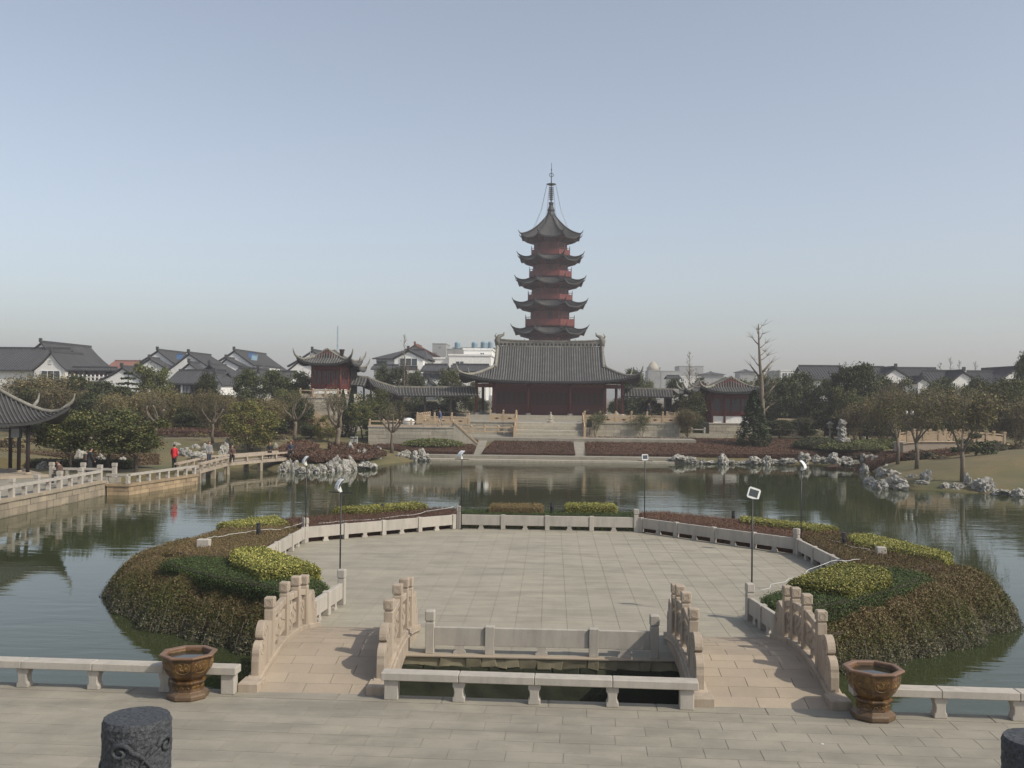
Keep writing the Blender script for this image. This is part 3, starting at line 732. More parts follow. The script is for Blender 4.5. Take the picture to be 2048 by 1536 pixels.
# drooping winter jasmine that hangs over the island's edge into the water
def drape(path, wid, label, n, ztop=.30, seed=1, over=.6):
    a = np.array(path, float); segs = np.linalg.norm(np.diff(a, axis=0), axis=1); per = segs.sum(); cs = np.concatenate([[0], np.cumsum(segs)])
    t = RNG.random(n) * per; k = np.clip(np.searchsorted(cs, t) - 1, 0, len(segs) - 1); u = (t - cs[k]) / segs[k]
    # smooth path position and outward normal (path runs with the water on its left)
    base = a[k] + (a[k+1] - a[k]) * u[:, None]
    d = (a[k+1] - a[k]) / segs[k][:, None]
    dk = np.array([(a[min(i+1, len(a)-1)] - a[max(i-1, 0)]) for i in range(len(a))]); dk /= np.linalg.norm(dk, axis=1)[:, None]
    dd = dk[k] * (1 - u[:, None]) + dk[k+1] * u[:, None]; nr = np.column_stack([dd[:, 1], -dd[:, 0]]); nr /= np.linalg.norm(nr, axis=1)[:, None]
    s = RNG.random(n) * 1.0                              # 0 inner edge ... 1 hanging tip
    lump = np.array([noise.noise(Vector((b[0]*1.1, b[1]*1.1, seed))) for b in base]) * .3 + np.array([noise.noise(Vector((b[0]*3.1, b[1]*3.1, seed))) for b in base]) * .12
    # profile: dome then fall
    ang = s * math.pi * .56
    out = -wid + (wid + over) * s ** .9
    z = ztop + .12 * np.sin(s * math.pi) - (ztop + .92) * s ** 2.6
    out = out + lump * (.4 + .9 * s) + RNG.normal(0, .045, n); z = z + lump * .55 * (1 - s * .5) + RNG.normal(0, .04, n)
    P = np.column_stack([base + nr * out[:, None], np.maximum(z, WZ - .02)])
    C = pal(n, BRN); g = pal(n, [(.11,.12,.035),(.14,.135,.042),(.08,.09,.027)]); gr = pal(n, GRY, [1.2, 1, 1])
    mg = np.clip((s - .5) * 2.6, 0, .72) + lump * 1.6; C = np.where((RNG.random(n) < mg)[:, None], g, C)
    C = np.where((RNG.random(n) < np.clip((s - .76) * 3.4, 0, .75))[:, None], gr, C)
    root = thing('drooping_shrub', label, 'shrub', (a[:, 0].mean(), a[:, 1].mean(), -.06), 0, 'drooping jasmine on the island edge')
    off = np.array([a[:, 0].mean(), a[:, 1].mean(), -.06])
    # leaves strung along falling twigs: elongated downwards
    me = leaves('leaves', P - off, np.full(n, .0098), C, .15, 2.6, .3); ob('foliage', me, root)
    # under body
    N = 60; L = 12; vs = []
    for i in range(N + 1):
        tt = per * i / N; kk = min(max(int(np.searchsorted(cs, tt)) - 1, 0), len(segs) - 1); uu = (tt - cs[kk]) / segs[kk]
        b = a[kk] + (a[kk+1] - a[kk]) * uu; q = dk[kk] * (1 - uu) + dk[kk+1] * uu; nn = np.array([q[1], -q[0]]); nn /= np.linalg.norm(nn)
        lp = noise.noise(Vector((b[0]*1.1, b[1]*1.1, seed))) * .3
        for j in range(L):
            s_ = j / (L - 1) * .93
            o_ = -wid + (wid + over) * s_ ** .9 + lp * (.4 + .9 * s_) - .09
            z_ = ztop + .12 * math.sin(s_ * math.pi) - (ztop + .92) * s_ ** 1.9 + lp * .55 * (1 - s_ * .5) - .09
            p = b + nn * o_; vs.append((p[0]-off[0], p[1]-off[1], z_-off[2]))
    MB().add(vs, [(i*L+j, (i+1)*L+j, (i+1)*L+j+1, i*L+j+1) for i in range(N) for j in range(L-1)]).build('twigs', M['hedgecore'], root)
    # bare hanging twigs near the water
    mb = MB()
    for i in range(0, min(n, 60000), 300):
        if s[i] < .7: continue
        p = P[i] - off; mb.tube([p + (0, 0, .25), p + np.array([nr[i][0]*.08, nr[i][1]*.08, .05]), p + np.array([nr[i][0]*.12, nr[i][1]*.12, -.18])], [.006, .005, .003], 3, False)
    mb.build('bare_twigs', M['bark'], root, kind='stuff')
drape([(-11.6,38.5),(-13.0,35.0),(-13.5,32.0),(-13.2,30.1),(-11.5,28.1),(-9.6,26.3),(-7.8,24.8),(-6.0,24.1)], 1.45, 'large brown and green drooping shrub overhanging the water on the left of the island', 360000, seed=1)
drape([(5.6,23.7),(7.4,24.1),(9.1,25.5),(11.1,27.3),(12.7,28.9),(13.2,30.8),(12.5,34.4),(11.4,37.6)], 1.45, 'large green and brown drooping shrub overhanging the water on the right of the island', 360000, seed=5)

HL = 'hedge'
hedge([(-9.2,30.3),(-9.15,36.3),(-9.6,36.9),(-11.5,37.5),(-12.0,33.0),(-11.9,30.6),(-10.6,29.3)], -.06, .6, 'brown leafless hedge bed filling the left side of the island', BRN, 1890, 0.012, .15, el=1.8, rag=.04, twig='browncore', vert=.75)
hedge([(9.05,30.1),(10.3,28.9),(11.7,30.0),(12.0,31.5),(11.2,36.6),(9.2,36.6),(8.85,35.4)], -.06, .6, 'brown leafless hedge bed filling the right side of the island', BRN, 1890, 0.012, .15, el=1.8, rag=.04, twig='browncore', vert=.75)
hedge([(-9.35,35.9),(-3.9,41.0),(-3.9,42.7),(-5.0,43.1),(-11.0,38.2),(-10.9,36.6)], -.06, .58, 'dark reddish clipped hedge behind the far left parapet', RED, 1470, 0.012, .12, el=1.6, rag=.04, twig='redcore')
hedge([(3.75,40.9),(8.9,35.6),(10.6,36.8),(10.8,37.8),(4.9,42.8),(3.75,42.5)], -.06, .58, 'dark reddish clipped hedge behind the far right parapet', RED, 1470, 0.012, .12, el=1.6, rag=.04, twig='redcore')
hedge([(-3.75,41.0),(3.6,40.9),(3.6,42.7),(-3.75,42.8)], -.06, .56, 'low dark green clipped hedge straight behind the far parapet', G_HEDGE, 1890, 0.012, .1, rag=.03)
hedge([(-2.55,41.6),(-.35,41.6),(-.35,42.9),(-2.55,42.9)], .3, .80, 'brown boxy hedge block rising from the green hedge behind the plaza', BRN, 2940, 0.012, .08, el=1.8, rag=.03, twig='browncore', vert=.75)
hedge([(.65,42.0),(2.75,42.0),(2.75,43.0),(.65,43.0)], .3, .86, 'yellow leaved hedge block behind the far parapet, centre right', YEL, 2940, 0.015, .1, rag=.03)
hedge([(-7.8,40.2),(-5.3,42.5),(-5.9,43.2),(-8.9,40.6)], .3, .78, 'yellow leaved hedge strip at the far left of the island', YEL, 2940, 0.015, .1, rag=.03)
hedge([(7.5,39.2),(9.7,36.9),(10.7,37.6),(7.6,40.4)], .3, .72, 'long yellow leaved hedge strip at the far right of the island', YEL, 2940, 0.015, .1, rag=.03)
hedge([(-11.2,35.3),(-9.7,36.5),(-10.7,38.4),(-12.2,36.0)], .2, .70, 'yellow green hedge strip on the left rim of the island', YEL, 3150, 0.015, .12, rag=.03)
hedge([(10.2,33.6),(11.9,30.6),(12.5,31.6),(11.3,35.6),(10.4,35.4)], .2, .72, 'yellow green hedge strip on the right rim of the island', YEL, 3150, 0.015, .12, rag=.03)
hedge([(-5.75,23.6),(-5.7,25.4),(-8.6,28.9),(-10.5,29.2),(-11.2,28.3),(-9.2,26.3),(-7.3,25.0)], -.06, .62, 'dark green clipped hedge between the left bridge and the yellow block', G_HEDGE, 2730, 0.012, .15, rag=.04)
hedge([(5.3,23.3),(7.0,24.3),(9.5,26.8),(10.6,28.2),(10.0,29.3),(8.9,29.2),(5.25,24.9)], -.06, .62, 'dark green clipped hedge between the right bridge and the yellow block', G_HEDGE, 2730, 0.012, .15, rag=.04)
hedge([(-6.1,26.2),(-8.5,29.3),(-9.25,28.8),(-8.9,27.6),(-7.5,25.7)], .3, .9, 'bright yellow green block hedge by the left bridge', YEL, 4620, 0.016, .12, rag=.035)
hedge([(6.1,25.7),(7.3,24.8),(8.8,26.3),(9.2,27.6),(8.3,28.5),(7.8,28.0)], .3, .86, 'bright yellow green block hedge by the right bridge', YEL, 4620, 0.016, .12, rag=.035)

# far bank: sloping red-brown hedge beds
def bank(P): return np.interp(P[:, 1], [96, 98, 108, 112], [-.35, .12, 1.0, 1.05])
def bank0(P): return np.full(len(P), -.7)
hedge([(-6.7,97.2),(2.25,97.2),(2.2,107),(-5.9,107)], bank0, bank, 'sloping dark red hedge bed in front of the main stairs', RED, 300, .032, .3, rag=.04, el=1.4, twig='redcore')
hedge([(3.45,97.2),(30,98.5),(33,100),(33,108.5),(3.5,108.5)], bank0, bank, 'long sloping dark red hedge bed on the right of the far bank', RED, 260, .034, .3, rag=.04, el=1.4, twig='redcore')
hedge([(-18.2,98.6),(-14,97.2),(-9.0,97.0),(-7.7,97.3),(-7.6,104),(-9.6,104),(-11,100.2),(-17.5,100.2)], bank0, lambda P: bank(P) + .1, 'dark red hedge bed left of the stairs, below the green mound', RED, 300, .032, .3, rag=.04, el=1.4, twig='redcore')
hedge([(-37,68.8),(-29.6,68.8),(-29.6,69.8),(-37,69.8)], -.1, .55, 'low dark green hedge behind the trees of the left quay', G_DARK, 300, .035, .2, rag=.04)
hedge([(-52,74),(-31,74),(-30,75.5),(-52,76)], -.2, .8, 'brown scrub hedge across the lawn behind the left quay', BRN, 200, .035, .25, rag=.07, el=1.6, twig='browncore')
hedge([(24.5,90.5),(33,86.8),(36.5,88.3),(33,93.5),(27,95)], bank0, lambda P: hgt(P) + .55, 'dark red hedge bed running up to the arched garden bridge', RED, 260, .034, .3, rag=.04, el=1.4, twig='redcore')
def mound(cx, cy, rx, ry, z0, z1, label, pal_, n=120, cat='shrub', name='shrub_mound', size=.05):
    N = int(n * 4 * rx * ry); P = RNG.normal(size=(N, 3)); P /= np.linalg.norm(P, axis=1)[:, None]; P[:, 2] = np.abs(P[:, 2])
    P = P * RNG.uniform(.88, 1.03, (N, 1)) * np.array([rx, ry, z1 - z0])
    t = thing(name, label, cat, (cx, cy, z0)); ob('foliage', leaves('leaves', P, np.full(N, size), pal(N, pal_), .3), t)
    MB().ball((0,0,0), (rx*.9, ry*.9, (z1-z0)*.88), 8).build('twigs', M['hedgecore'], t, smooth=True); return t
LG = [(.15,.17,.05),(.11,.14,.04),(.2,.2,.07)]
mound(-11.8,99.2,3.2,1.6,.3,1.0,'low bright green trimmed mound in front of the left terrace wall',LG)
q = at(1640,885,100); mound(q.x,101,2.5,2,.6,1.5,'dark green low shrub mound on the far right bank',G_DARK)
q = at(1710,890,98); mound(q.x,99,3.6,1.6,.5,1.15,'light green trimmed bed under the standing rock',LG)
q = at(1790,880,104); mound(q.x,104,6.0,2.2,.6,1.3,'long light green bed in front of the arched garden bridge',LG)
for i, (px, py, wd, hh, Y, pl_) in enumerate(((20,905,60,22,78,BRN),(70,900,60,16,84,BRN),(105,912,40,14,80,G_DARK),(160,906,60,18,82,BRN),(225,902,60,20,84,G_DARK),(300,900,60,14,88,BRN),(345,884,60,12,98,RED),(400,880,60,12,98,BRN),(120,880,90,14,98,BRN),(240,880,80,14,99,RED),(560,888,40,10,98,BRN),(625,905,50,14,88,RED),(600,896,40,12,94,G_DARK),(1720,905,60,12,98,RED),(1880,925,40,8,86,BRN),(1990,905,70,14,92,G_DARK),(2040,915,50,14,88,BRN),(1835,908,60,20,88,RED),(1862,912,36,14,87,G_DARK),(1990,912,60,20,88,G_DARK))):
    q = at(px, py, Y); g_ = hz(q.x, Y); mound(q.x, Y, wd*Y/FPX/2, wd*Y/FPX/3, g_-.1, g_ + hh*Y/FPX, ORD(i) + ' scattered low ' + {id(BRN):'brown',id(RED):'reddish',id(G_DARK):'dark green'}[id(pl_)] + ' shrub on the ' + ('left' if px < 900 else 'right') + ' lawn', pl_)
# curved red hedge ring and brown beds of the left lawn
for pts, lb, pl_, zt in (([(-22.5,83),(-19.5,81.8),(-16.2,86),(-15.2,91),(-17.5,95),(-21,93),(-19.3,87.5)], 'curving dark red hedge behind the left rockery', RED, .75),
                    ([(-24.4,84.5),(-21.8,86),(-21.2,90.5),(-24,91.5)], 'small brown hedge block beside the zigzag bridge', RED, .8),
                    ([(-50,98),(-33,98),(-31,101),(-50,101.5)], 'brown hedge strip along the footpath on the left lawn', RED, .9),
                    ([(-52,107),(-26,108),(-26,111),(-52,111)], 'tangled brown hedge along the houses on the left', BRN, 1.9)):
    hedge(pts, -.3, lambda P, zt=zt: hgt(P) + zt, lb, pl_, 100, .055, .3, rag=.07, el=1.4, twig='redcore')
MB().add([(*p, hz(*p) + .08) for p in [(-50,92.5),(-38,94),(-30,99),(-30,100.2),(-38,96),(-50,94.8)]], [(0,1,2,3,4,5)]).build('footpath', M['paving'], kind='structure')

# ------------------------------------------------------------------ trees
def limb(mb, p, d, L, r, depth, ends, spread=.6, up=.15, segs=4, taper=.55, kids=(2,3), shrink=.72):
    pts = [Vector(p)]; rad = [r]; d = Vector(d).normalized()
    for i in range(segs):
        d = (d + Vector((random.gauss(0,.12), random.gauss(0,.12), random.gauss(0,.06) + up * .25))).normalized()
        pts.append(pts[-1] + d * L / segs); rad.append(r * (1 - (1 - taper) * (i + 1) / segs))
    mb.tube(pts, rad, 7 if depth > 2 else 5, False)
    if depth <= 0: ends.append((pts[-1], d)); return
    for k in range(random.randint(*kids)):
        a = random.uniform(0, 6.28); o = d.orthogonal().normalized(); o = Matrix.Rotation(a, 3, d) @ o
        nd = (d + o * random.uniform(.5, 1.1) * spread + Vector((0,0,up))).normalized()
        limb(mb, pts[-1 if k == 0 else random.choice([-1,-2])], nd, L * random.uniform(shrink-.1, shrink+.08), rad[-1] * .8, depth - 1, ends, spread, up, segs, taper, kids, shrink)
    ends.append((pts[-1], d))
def grow(kind, seed):
    """nominal tree 10 m high; returns [(part, mesh)] and nominal half width"""
    random.seed(seed); mb = MB(); ends = []; H = 10.0
    if kind == 'broad':
        limb(mb, (0,0,-.3), (0,0,1), 3.4, .28, 3, ends, .75, .12)
        cl = []; 
        for i in range(64):
            a = random.uniform(0, 6.28); zz = random.uniform(-.95, 1); rr = math.sqrt(max(0, 1 - zz*zz)) * random.uniform(.45, 1.0)
            cl.append((rr*math.cos(a)*3.1, rr*math.sin(a)*3.1, 5.6 + zz*3.8, random.uniform(.6, 1.1)))
        P = np.concatenate([np.array(c[:3]) + RNG.normal(size=(190, 3)) * c[3] * np.array([.55,.55,.42]) for c in cl]); size = .115; pl_ = G_DARK; el = 1.4; W = 3.8
    elif kind == 'camphor':        # looser, lighter clumps
        limb(mb, (0,0,-.3), (0,0,1), 3.0, .26, 3, ends, .85, .1)
        cl = [(*(Vector(e[0]) + Vector((random.gauss(0,.5), random.gauss(0,.5), random.gauss(.3,.4)))), .9) for e in ends]
        for i in range(34):
            a = random.uniform(0, 6.28); rr = random.uniform(.3, 1) ; cl.append((rr*math.cos(a)*3.3, rr*math.sin(a)*3.3, random.uniform(3.5, 8.8), .95))
        P = np.concatenate([np.array(c[:3]) + RNG.normal(size=(190, 3)) * c[3] * np.array([.55,.55,.36]) for c in cl]); size = .105; pl_ = [(.065,.08,.024),(.095,.10,.03),(.045,.06,.02),(.13,.115,.038)]; el = 1.4; W = 3.8
        sc_ = 9.6 / P[:, 2].max(); P[:, 2] *= min(1, sc_)
    elif kind == 'willow':         # brownish haze of fine twigs hanging from upright limbs
        for k in range(4):
            a = k * 1.6 + random.random(); limb(mb, (0,0,-.2), (.32*math.cos(a), .32*math.sin(a), 1), 3.2, .13, 2, ends, .4, .3, shrink=.8)
        pts = []
        for e, d in ends:
            for q in range(34):
                o = Vector((random.gauss(0,.8), random.gauss(0,.8), random.gauss(.4,.7)))
                tip = Vector(e) + o; L = random.uniform(.8, 2.0)
                mb.tube([tip, tip + Vector((random.gauss(0,.15), random.gauss(0,.15), -L))], [.012, .006], 3, False)
                for s_ in range(9): pts.append(tip + Vector((random.gauss(0,.1), random.gauss(0,.1), -L * s_ / 9)))
        P = np.array(pts); P[:, 2] *= min(1, 9.8 / P[:, 2].max()); size = .06; pl_ = [(.17,.13,.05),(.12,.11,.04),(.21,.15,.065),(.09,.10,.032)]; el = 2.2; W = 3.0
    elif kind == 'wisp':           # clear trunk, upright limbs, airy brown-green crown
        mb.tube([(0,0,-.3),(.1,0,1.6),(-.05,.05,3.0)], [.24,.19,.17], 8)
        for k in range(4):
            a = k * 1.57 + random.random(); limb(mb, (-.05,.05,2.8), (.5*math.cos(a), .5*math.sin(a), 1), 2.4, .12, 2, ends, .45, .3, shrink=.75)
        pts = []
        for e, d in ends:
            if e[2] < 4.2: continue
            for q in range(12):
                o = Vector((random.gauss(0,.8), random.gauss(0,.75), random.gauss(.5,.8)))
                tip = Vector(e) + o; L = random.uniform(.5, 1.3)
                mb.tube([Vector(e), tip, tip + Vector((random.gauss(0,.15), random.gauss(0,.15), -L))], [.014, .01, .005], 3, False)
                for s_ in range(7): pts.append(tip + Vector((random.gauss(0,.13), random.gauss(0,.13), -L * s_ / 7)))
        P = np.array(pts); P[:, 2] *= min(1, 9.9 / P[:, 2].max()); size = .05; pl_ = [(.16,.14,.05),(.11,.115,.038),(.20,.15,.06),(.08,.095,.03)]; el = 2.4; W = 2.8
    elif kind == 'pollard':        # bare trunk, knobby limbs, sparse olive twigs above
        mb.tube([(0,0,-.3),(.08,0,1.4),(-.04,.05,2.6),(.05,0,3.2)], [.32,.24,.21,.22], 8)
        pts = []
        for k in range(5):
            a = k * 1.26 + random.uniform(-.3, .3); p = Vector((0,0,3.1)); d = Vector((math.cos(a)*.75, math.sin(a)*.75, .8)); c = [p]; r = [.16]
            for q in range(5):
                d = (d + Vector((random.gauss(0,.2), random.gauss(0,.2), .16))).normalized(); c.append(c[-1] + d * .62); r.append(.14 - q * .016)
            r[-1] = .12; mb.tube(c, r, 7)
            for q in range(26):
                b = c[random.choice([-1,-1,-2])]; o = Vector((random.gauss(0,.55), random.gauss(0,.55), random.uniform(.4, 2.4)))
                mb.tube([b, b + o*.5 + Vector((random.gauss(0,.1),0,0)), b + o], [.018,.012,.004], 3, False)
                for s_ in range(6): pts.append(b + o * random.uniform(.35, 1.1) + Vector((random.gauss(0,.25), random.gauss(0,.25), random.gauss(0,.25))))
        P = np.array(pts); size = .04; pl_ = G_OLIVE + [(.13,.10,.05)]; el = 2.2; W = 2.6; P[:, 2] *= 1.0
        k_ = 10 / max(P[:, 2].max(), 1); P *= k_; mb.v = [(x*k_, y*k_, z*k_) for x, y, z in mb.v]; size *= 1.2; W = np.percentile(np.abs(P[:, 0]), 97)
    elif kind == 'cypress':
        mb.tube([(0,0,-.3),(0,0,9.5)], [.16,.03], 6); n = 8000; z = RNG.random(n) ** .8; r = 1.5 * np.minimum(1, (1 - z) ** .75 * 1.15 + .03) * np.minimum(1, .4 + z * 6)
        a = RNG.random(n) * 6.283; k = 1 + .2 * np.sin(a * 5 + z * 23); rr = r * k * RNG.uniform(.72, 1.02, n)
        P = np.column_stack([rr*np.cos(a), rr*np.sin(a), z*10]); size = .075; pl_ = [(.018,.033,.014),(.03,.048,.018),(.045,.06,.022)]; el = 1.8; W = 1.55
    elif kind == 'bush':           # full to the ground, ochre-green
        for k in range(7):
            a = k * .9; limb(mb, (random.uniform(-.5,.5),random.uniform(-.5,.5),-.2), (.35*math.cos(a), .35*math.sin(a), 1), 3.4, .09, 1, ends, .5, .2)
        cl = []
        for i in range(60):
            a = random.uniform(0, 6.28); zz = random.uniform(-.8, 1); rr = math.sqrt(max(0, 1 - zz*zz)) * random.uniform(.6, 1.05)
            cl.append((rr*math.cos(a)*5, rr*math.sin(a)*5, 4.9 + zz*4.6, random.uniform(.8, 1.3)))
        P = np.concatenate([np.array(c[:3]) + RNG.normal(size=(170, 3)) * c[3] * np.array([.6,.6,.42]) for c in cl]); P[:, 2] = np.abs(P[:, 2]); size = .11; el = 1.8; W = 6
        pl_ = [(.16,.15,.035),(.11,.12,.03),(.06,.075,.022),(.22,.17,.05)]
    elif kind == 'sapling':        # young tree with several stems, small dark leaves
        for k in range(4):
            a = k * 1.6; limb(mb, (0,0,-.2), (.35*math.cos(a), .35*math.sin(a), 1), 3.4, .09, 2, ends, .5, .2)
        cl = [(*e[0], .9) for e in ends] + [(random.gauss(0,1.4), random.gauss(0,1.4), random.uniform(3.5, 8.8), .9) for _ in range(22)]
        P = np.concatenate([np.array(c[:3]) + RNG.normal(size=(60, 3)) * c[3] * np.array([.6,.6,.45]) for c in cl]); P[:, 2] *= min(1, 10 / P[:, 2].max()); size = .085; pl_ = [(.05,.07,.025),(.075,.09,.03),(.10,.09,.04)]; el = 1.5; W = 3.2
    elif kind == 'bare':           # slim leafless metasequoia
        mb.tube([(0,0,-.3),(.05,0,5),(0,.03,10)], [.16,.09,.015], 6); pts = []
        for i in range(60):
            z = random.uniform(2.2, 9.7); a = random.uniform(0, 6.28); L = (10.3 - z) * .16 + .15; d = Vector((math.cos(a), math.sin(a), 1.1)); mb.tube([(0,0,z), Vector((0,0,z)) + d * L], [.03,.006], 3, False)
            for _ in range(4): pts.append(Vector((0,0,z)) + d * L * random.uniform(.3, 1.2) + Vector((random.gauss(0,.06),random.gauss(0,.06),random.gauss(0,.1))))
        P = np.array(pts); size = .035; pl_ = [(.12,.10,.07)]; el = 3; W = 1.0
    me = leaves('crown_' + kind, P, np.full(len(P), size), pal(len(P), pl_), .15, el)
    return [('trunk', mb.mesh('trunk_' + kind, True, M['barkdark' if kind in ('broad','cypress','bush','camphor') else 'bark'])), ('crown', me)], W
VAR = {}
def tree(kind, px, pyb, pyt, wpx, Y, label, v=0, cat='tree', group=None, name=None, zb=None, rz=None):
    key = (kind, v)
    if key not in VAR: VAR[key] = grow(kind, 11 + v * 7)
    parts, W = VAR[key]; p = at(px, pyb, Y)
    z = hz(p.x, Y) if zb is None else zb
    if pyb is None: z = 0
    top = at(px, pyt, Y).z; sz = max(top - z, .5) / (9.4 if kind in ('broad', 'camphor', 'willow') else 10.0); sx = wpx * Y / FPX / (2 * W)
    t = thing(name or {'broad':'evergreen_tree','camphor':'evergreen_tree','willow':'willow_tree','wisp':'slender_tree','pollard':'pollarded_tree','cypress':'cypress_tree','bush':'leafy_bush','sapling':'young_tree','bare':'bare_tree'}[kind],
              label, cat, (p.x, Y, z), random.uniform(0, 6.28) if rz is None else rz, group)
    t.scale = (sx, sx, sz)
    for nm, me in parts: ob(nm, me, t)
    return t
GB = 'evergreen trees in the belt before the houses'
# left side belt, far to near   (kind, px, py base, py top, crown width px, distance, label)
B = [
 ('willow',40,860,738,175,112,'brown twiggy willow behind the kiosk roof at the far left'),
 ('willow',125,860,765,110,106,'brownish green willow right of the kiosk roof'),
 ('broad',150,830,757,90,118,'dark round evergreen below the white gable house on the far left'),
 ('broad',205,840,768,80,114,'dark evergreen just left of the small cedar'),
 ('broad',178,850,790,90,104,'low dark evergreen behind the left young trees'),
 ('broad',240,850,778,95,110,'wide dark evergreen under the layered cedar'),
 ('camphor',305,850,724,75,112,'tall rounded evergreen left of the window house'),
 ('willow',318,865,770,80,104,'thin olive willow with forked pale trunk left of centre'),
 ('broad',350,845,790,70,118,'dark low evergreen in front of the white columned house'),
 ('willow',425,870,772,80,100,'slim twiggy tree beside the white columned house'),
 ('broad',412,850,752,60,116,'dark cedar-like tree in front of the brown house'),
 ('broad',497,850,745,70,120,'dark umbrella shaped evergreen behind the ochre bush'),
 ('broad',545,850,748,75,122,'dark evergreen behind the ochre bush, right part'),
 ('willow',262,868,778,80,102,'straggly brown willow before the evergreens left of the pale forked tree'),
 ('willow',470,872,785,80,108,'yellowish brown willow behind the ochre bush'),
 ('willow',560,885,790,80,104,'brown wispy willow left of the pavilion tower'),
 ('willow',1710,885,800,70,110,'golden brown wispy tree in front of the tallest evergreen'),
 ('willow',1975,890,775,100,106,'golden brown wispy tree right of the garden bridge'),
 ('willow',2030,892,790,90,100,'brown wispy tree at the right edge of the picture'),
 ('broad',1765,870,758,70,130,'dark evergreen hiding the left foot of the right white gable'),
 ('camphor',1850,870,764,80,124,'olive evergreen between the two right white gables'),
 ('broad',1885,872,762,70,132,'dark evergreen left of the far right gable'),
 ('broad',1955,872,762,80,126,'dark evergreen below the far right gable'),
 ('broad',2010,872,765,80,122,'dark evergreen near the right edge behind the bridge'),
 ('camphor',70,860,768,90,108,'olive tree behind the kiosk roof'),
 ('camphor',340,860,776,80,108,'olive tree in front of the dark timber house'),
 ('camphor',590,860,740,90,124,'mid green evergreen just left of the left pavilion'),
 ('camphor',575,880,775,70,108,'olive evergreen at the foot of the left pavilion tower'),
 ('broad',605,880,800,50,104,'small dark tree against the pavilion base'),
 ('camphor',745,860,775,80,108,'olive tree in front of the sloping gallery roof'),
 ('camphor',725,865,800,60,104,'olive green small tree right of the cypresses'),
 ('broad',765,830,737,45,150,'round dark evergreen left behind the gallery roof'),
 ('broad',800,830,742,75,150,'wide dark evergreen behind the gallery roof'),
 ('broad',832,830,748,50,148,'dark evergreen behind the gallery under the villa'),
 ('camphor',905,830,732,72,150,'tall bright evergreen left of the hall roof'),
 ('camphor',938,830,760,40,148,'evergreen tucked beside the left eave of the hall'),
 ('broad',1265,830,745,60,150,'dark evergreen right of the hall roof'),
 ('camphor',1292,830,752,40,152,'light evergreen right of the hall eave'),
 ('camphor',1382,850,782,62,118,'olive rounded tree left of the right pavilion'),
 ('willow',1375,865,812,50,112,'fine grey-green sapling left of the right pavilion'),
 ('broad',1400,830,760,45,158,'dark evergreen behind the right gallery'),
 ('broad',1350,830,762,50,165,'hazy dark evergreen beyond the right gallery roof'),
 ('camphor',1505,850,750,60,140,'dark tree behind the ridge of the right pavilion'),
 ('camphor',1545,860,745,70,134,'evergreen right of the tall bare ginkgo'),
 ('broad',1572,870,760,70,124,'dark evergreen right of the pavilion'),
 ('broad',1600,870,752,80,126,'dense dark evergreen, second right of the ginkgo'),
 ('broad',1650,870,765,80,122,'dark evergreen behind the standing rock, left'),
 ('broad',1690,870,742,75,117,'dense dark evergreen, left twin of the tallest one behind the scholar stone'),
 ('broad',1722,870,736,90,116,'tallest dense dark evergreen behind the standing rock'),
 ('camphor',1695,875,770,60,112,'dark leafy tree just behind the standing rock'),
 ('willow',1765,880,775,70,106,'yellowish willow right of the tall evergreen'),
 ('camphor',1790,870,752,60,128,'mid green tree below the white gable on the right'),
 ('willow',1830,880,772,90,104,'olive willow left of the arched garden bridge'),
 ('camphor',1868,880,778,70,118,'olive crown behind the garden bridge'),
 ('willow',1920,880,778,90,110,'brownish willow above the garden bridge'),
 ('camphor',1975,880,760,110,108,'broad olive crown right of the garden bridge'),
 ('camphor',2035,890,755,90,104,'large dark olive tree at the right picture edge'),
 ('broad',2050,860,716,50,120,'dark treetop cut by the right picture edge'),
 ('broad',1760,868,800,70,126,'dark low tree between the willows on the right'),
 ('broad',1900,868,800,80,130,'dark low tree behind the garden bridge rail'),
 ('broad',1840,868,795,80,130,'dark low tree left behind the garden bridge'),
 ('broad',1990,875,800,90,125,'dark low tree at the far right behind the bridge'),
 ('broad',455,855,795,60,118,'low dark tree between the houses and the ochre bush'),
 ('camphor',275,860,800,70,108,'low olive tree behind the left young trees'),
 ('broad',90,860,790,80,112,'low dark evergreen behind the kiosk roof tip'),
]
for i, (k, px, b, tp, wd, Y, lb) in enumerate(B): tree(k, px, b, tp, wd, Y, lb, v=i % 3, group='trees of the park belt')
US = [(60,878,826,90,100),(130,880,832,80,98),(250,872,822,90,104),(380,872,826,90,106),(450,872,826,60,104),(550,885,840,60,100),(620,893,852,60,100),(745,880,838,50,103),(1395,868,838,40,116),(1560,880,842,70,112),
      (1610,882,838,80,113),(1668,882,838,70,113),(1735,884,840,80,112),(1790,884,840,80,112),(1850,886,838,90,110),(1925,886,836,90,110),(1990,888,836,90,110),(2045,890,832,80,108)]
US += [(962,838,800,40,150),(1232,838,800,40,150),(900,838,800,60,146)]
US += [(px,858,805,80,132) for px in (100,170,240,310,380,450,520,590,740,800,860,1300,1370,1560,1620,1680,1740,1800,1860,1920,1980,2040)]
US.sort(key=lambda a: (a[4] > 120, a[0]))
for i, a in enumerate(US): tree('broad', a[0], a[1], a[2], a[3], a[4], ORD(i if i < 18 else i - 18) + ' low evergreen shrub from the left in the ' + ('front' if i < 18 else 'back') + ' row of the belt', v=i % 3, cat='shrub', name='evergreen_shrub', group='shrubs at the foot of the tree belt')
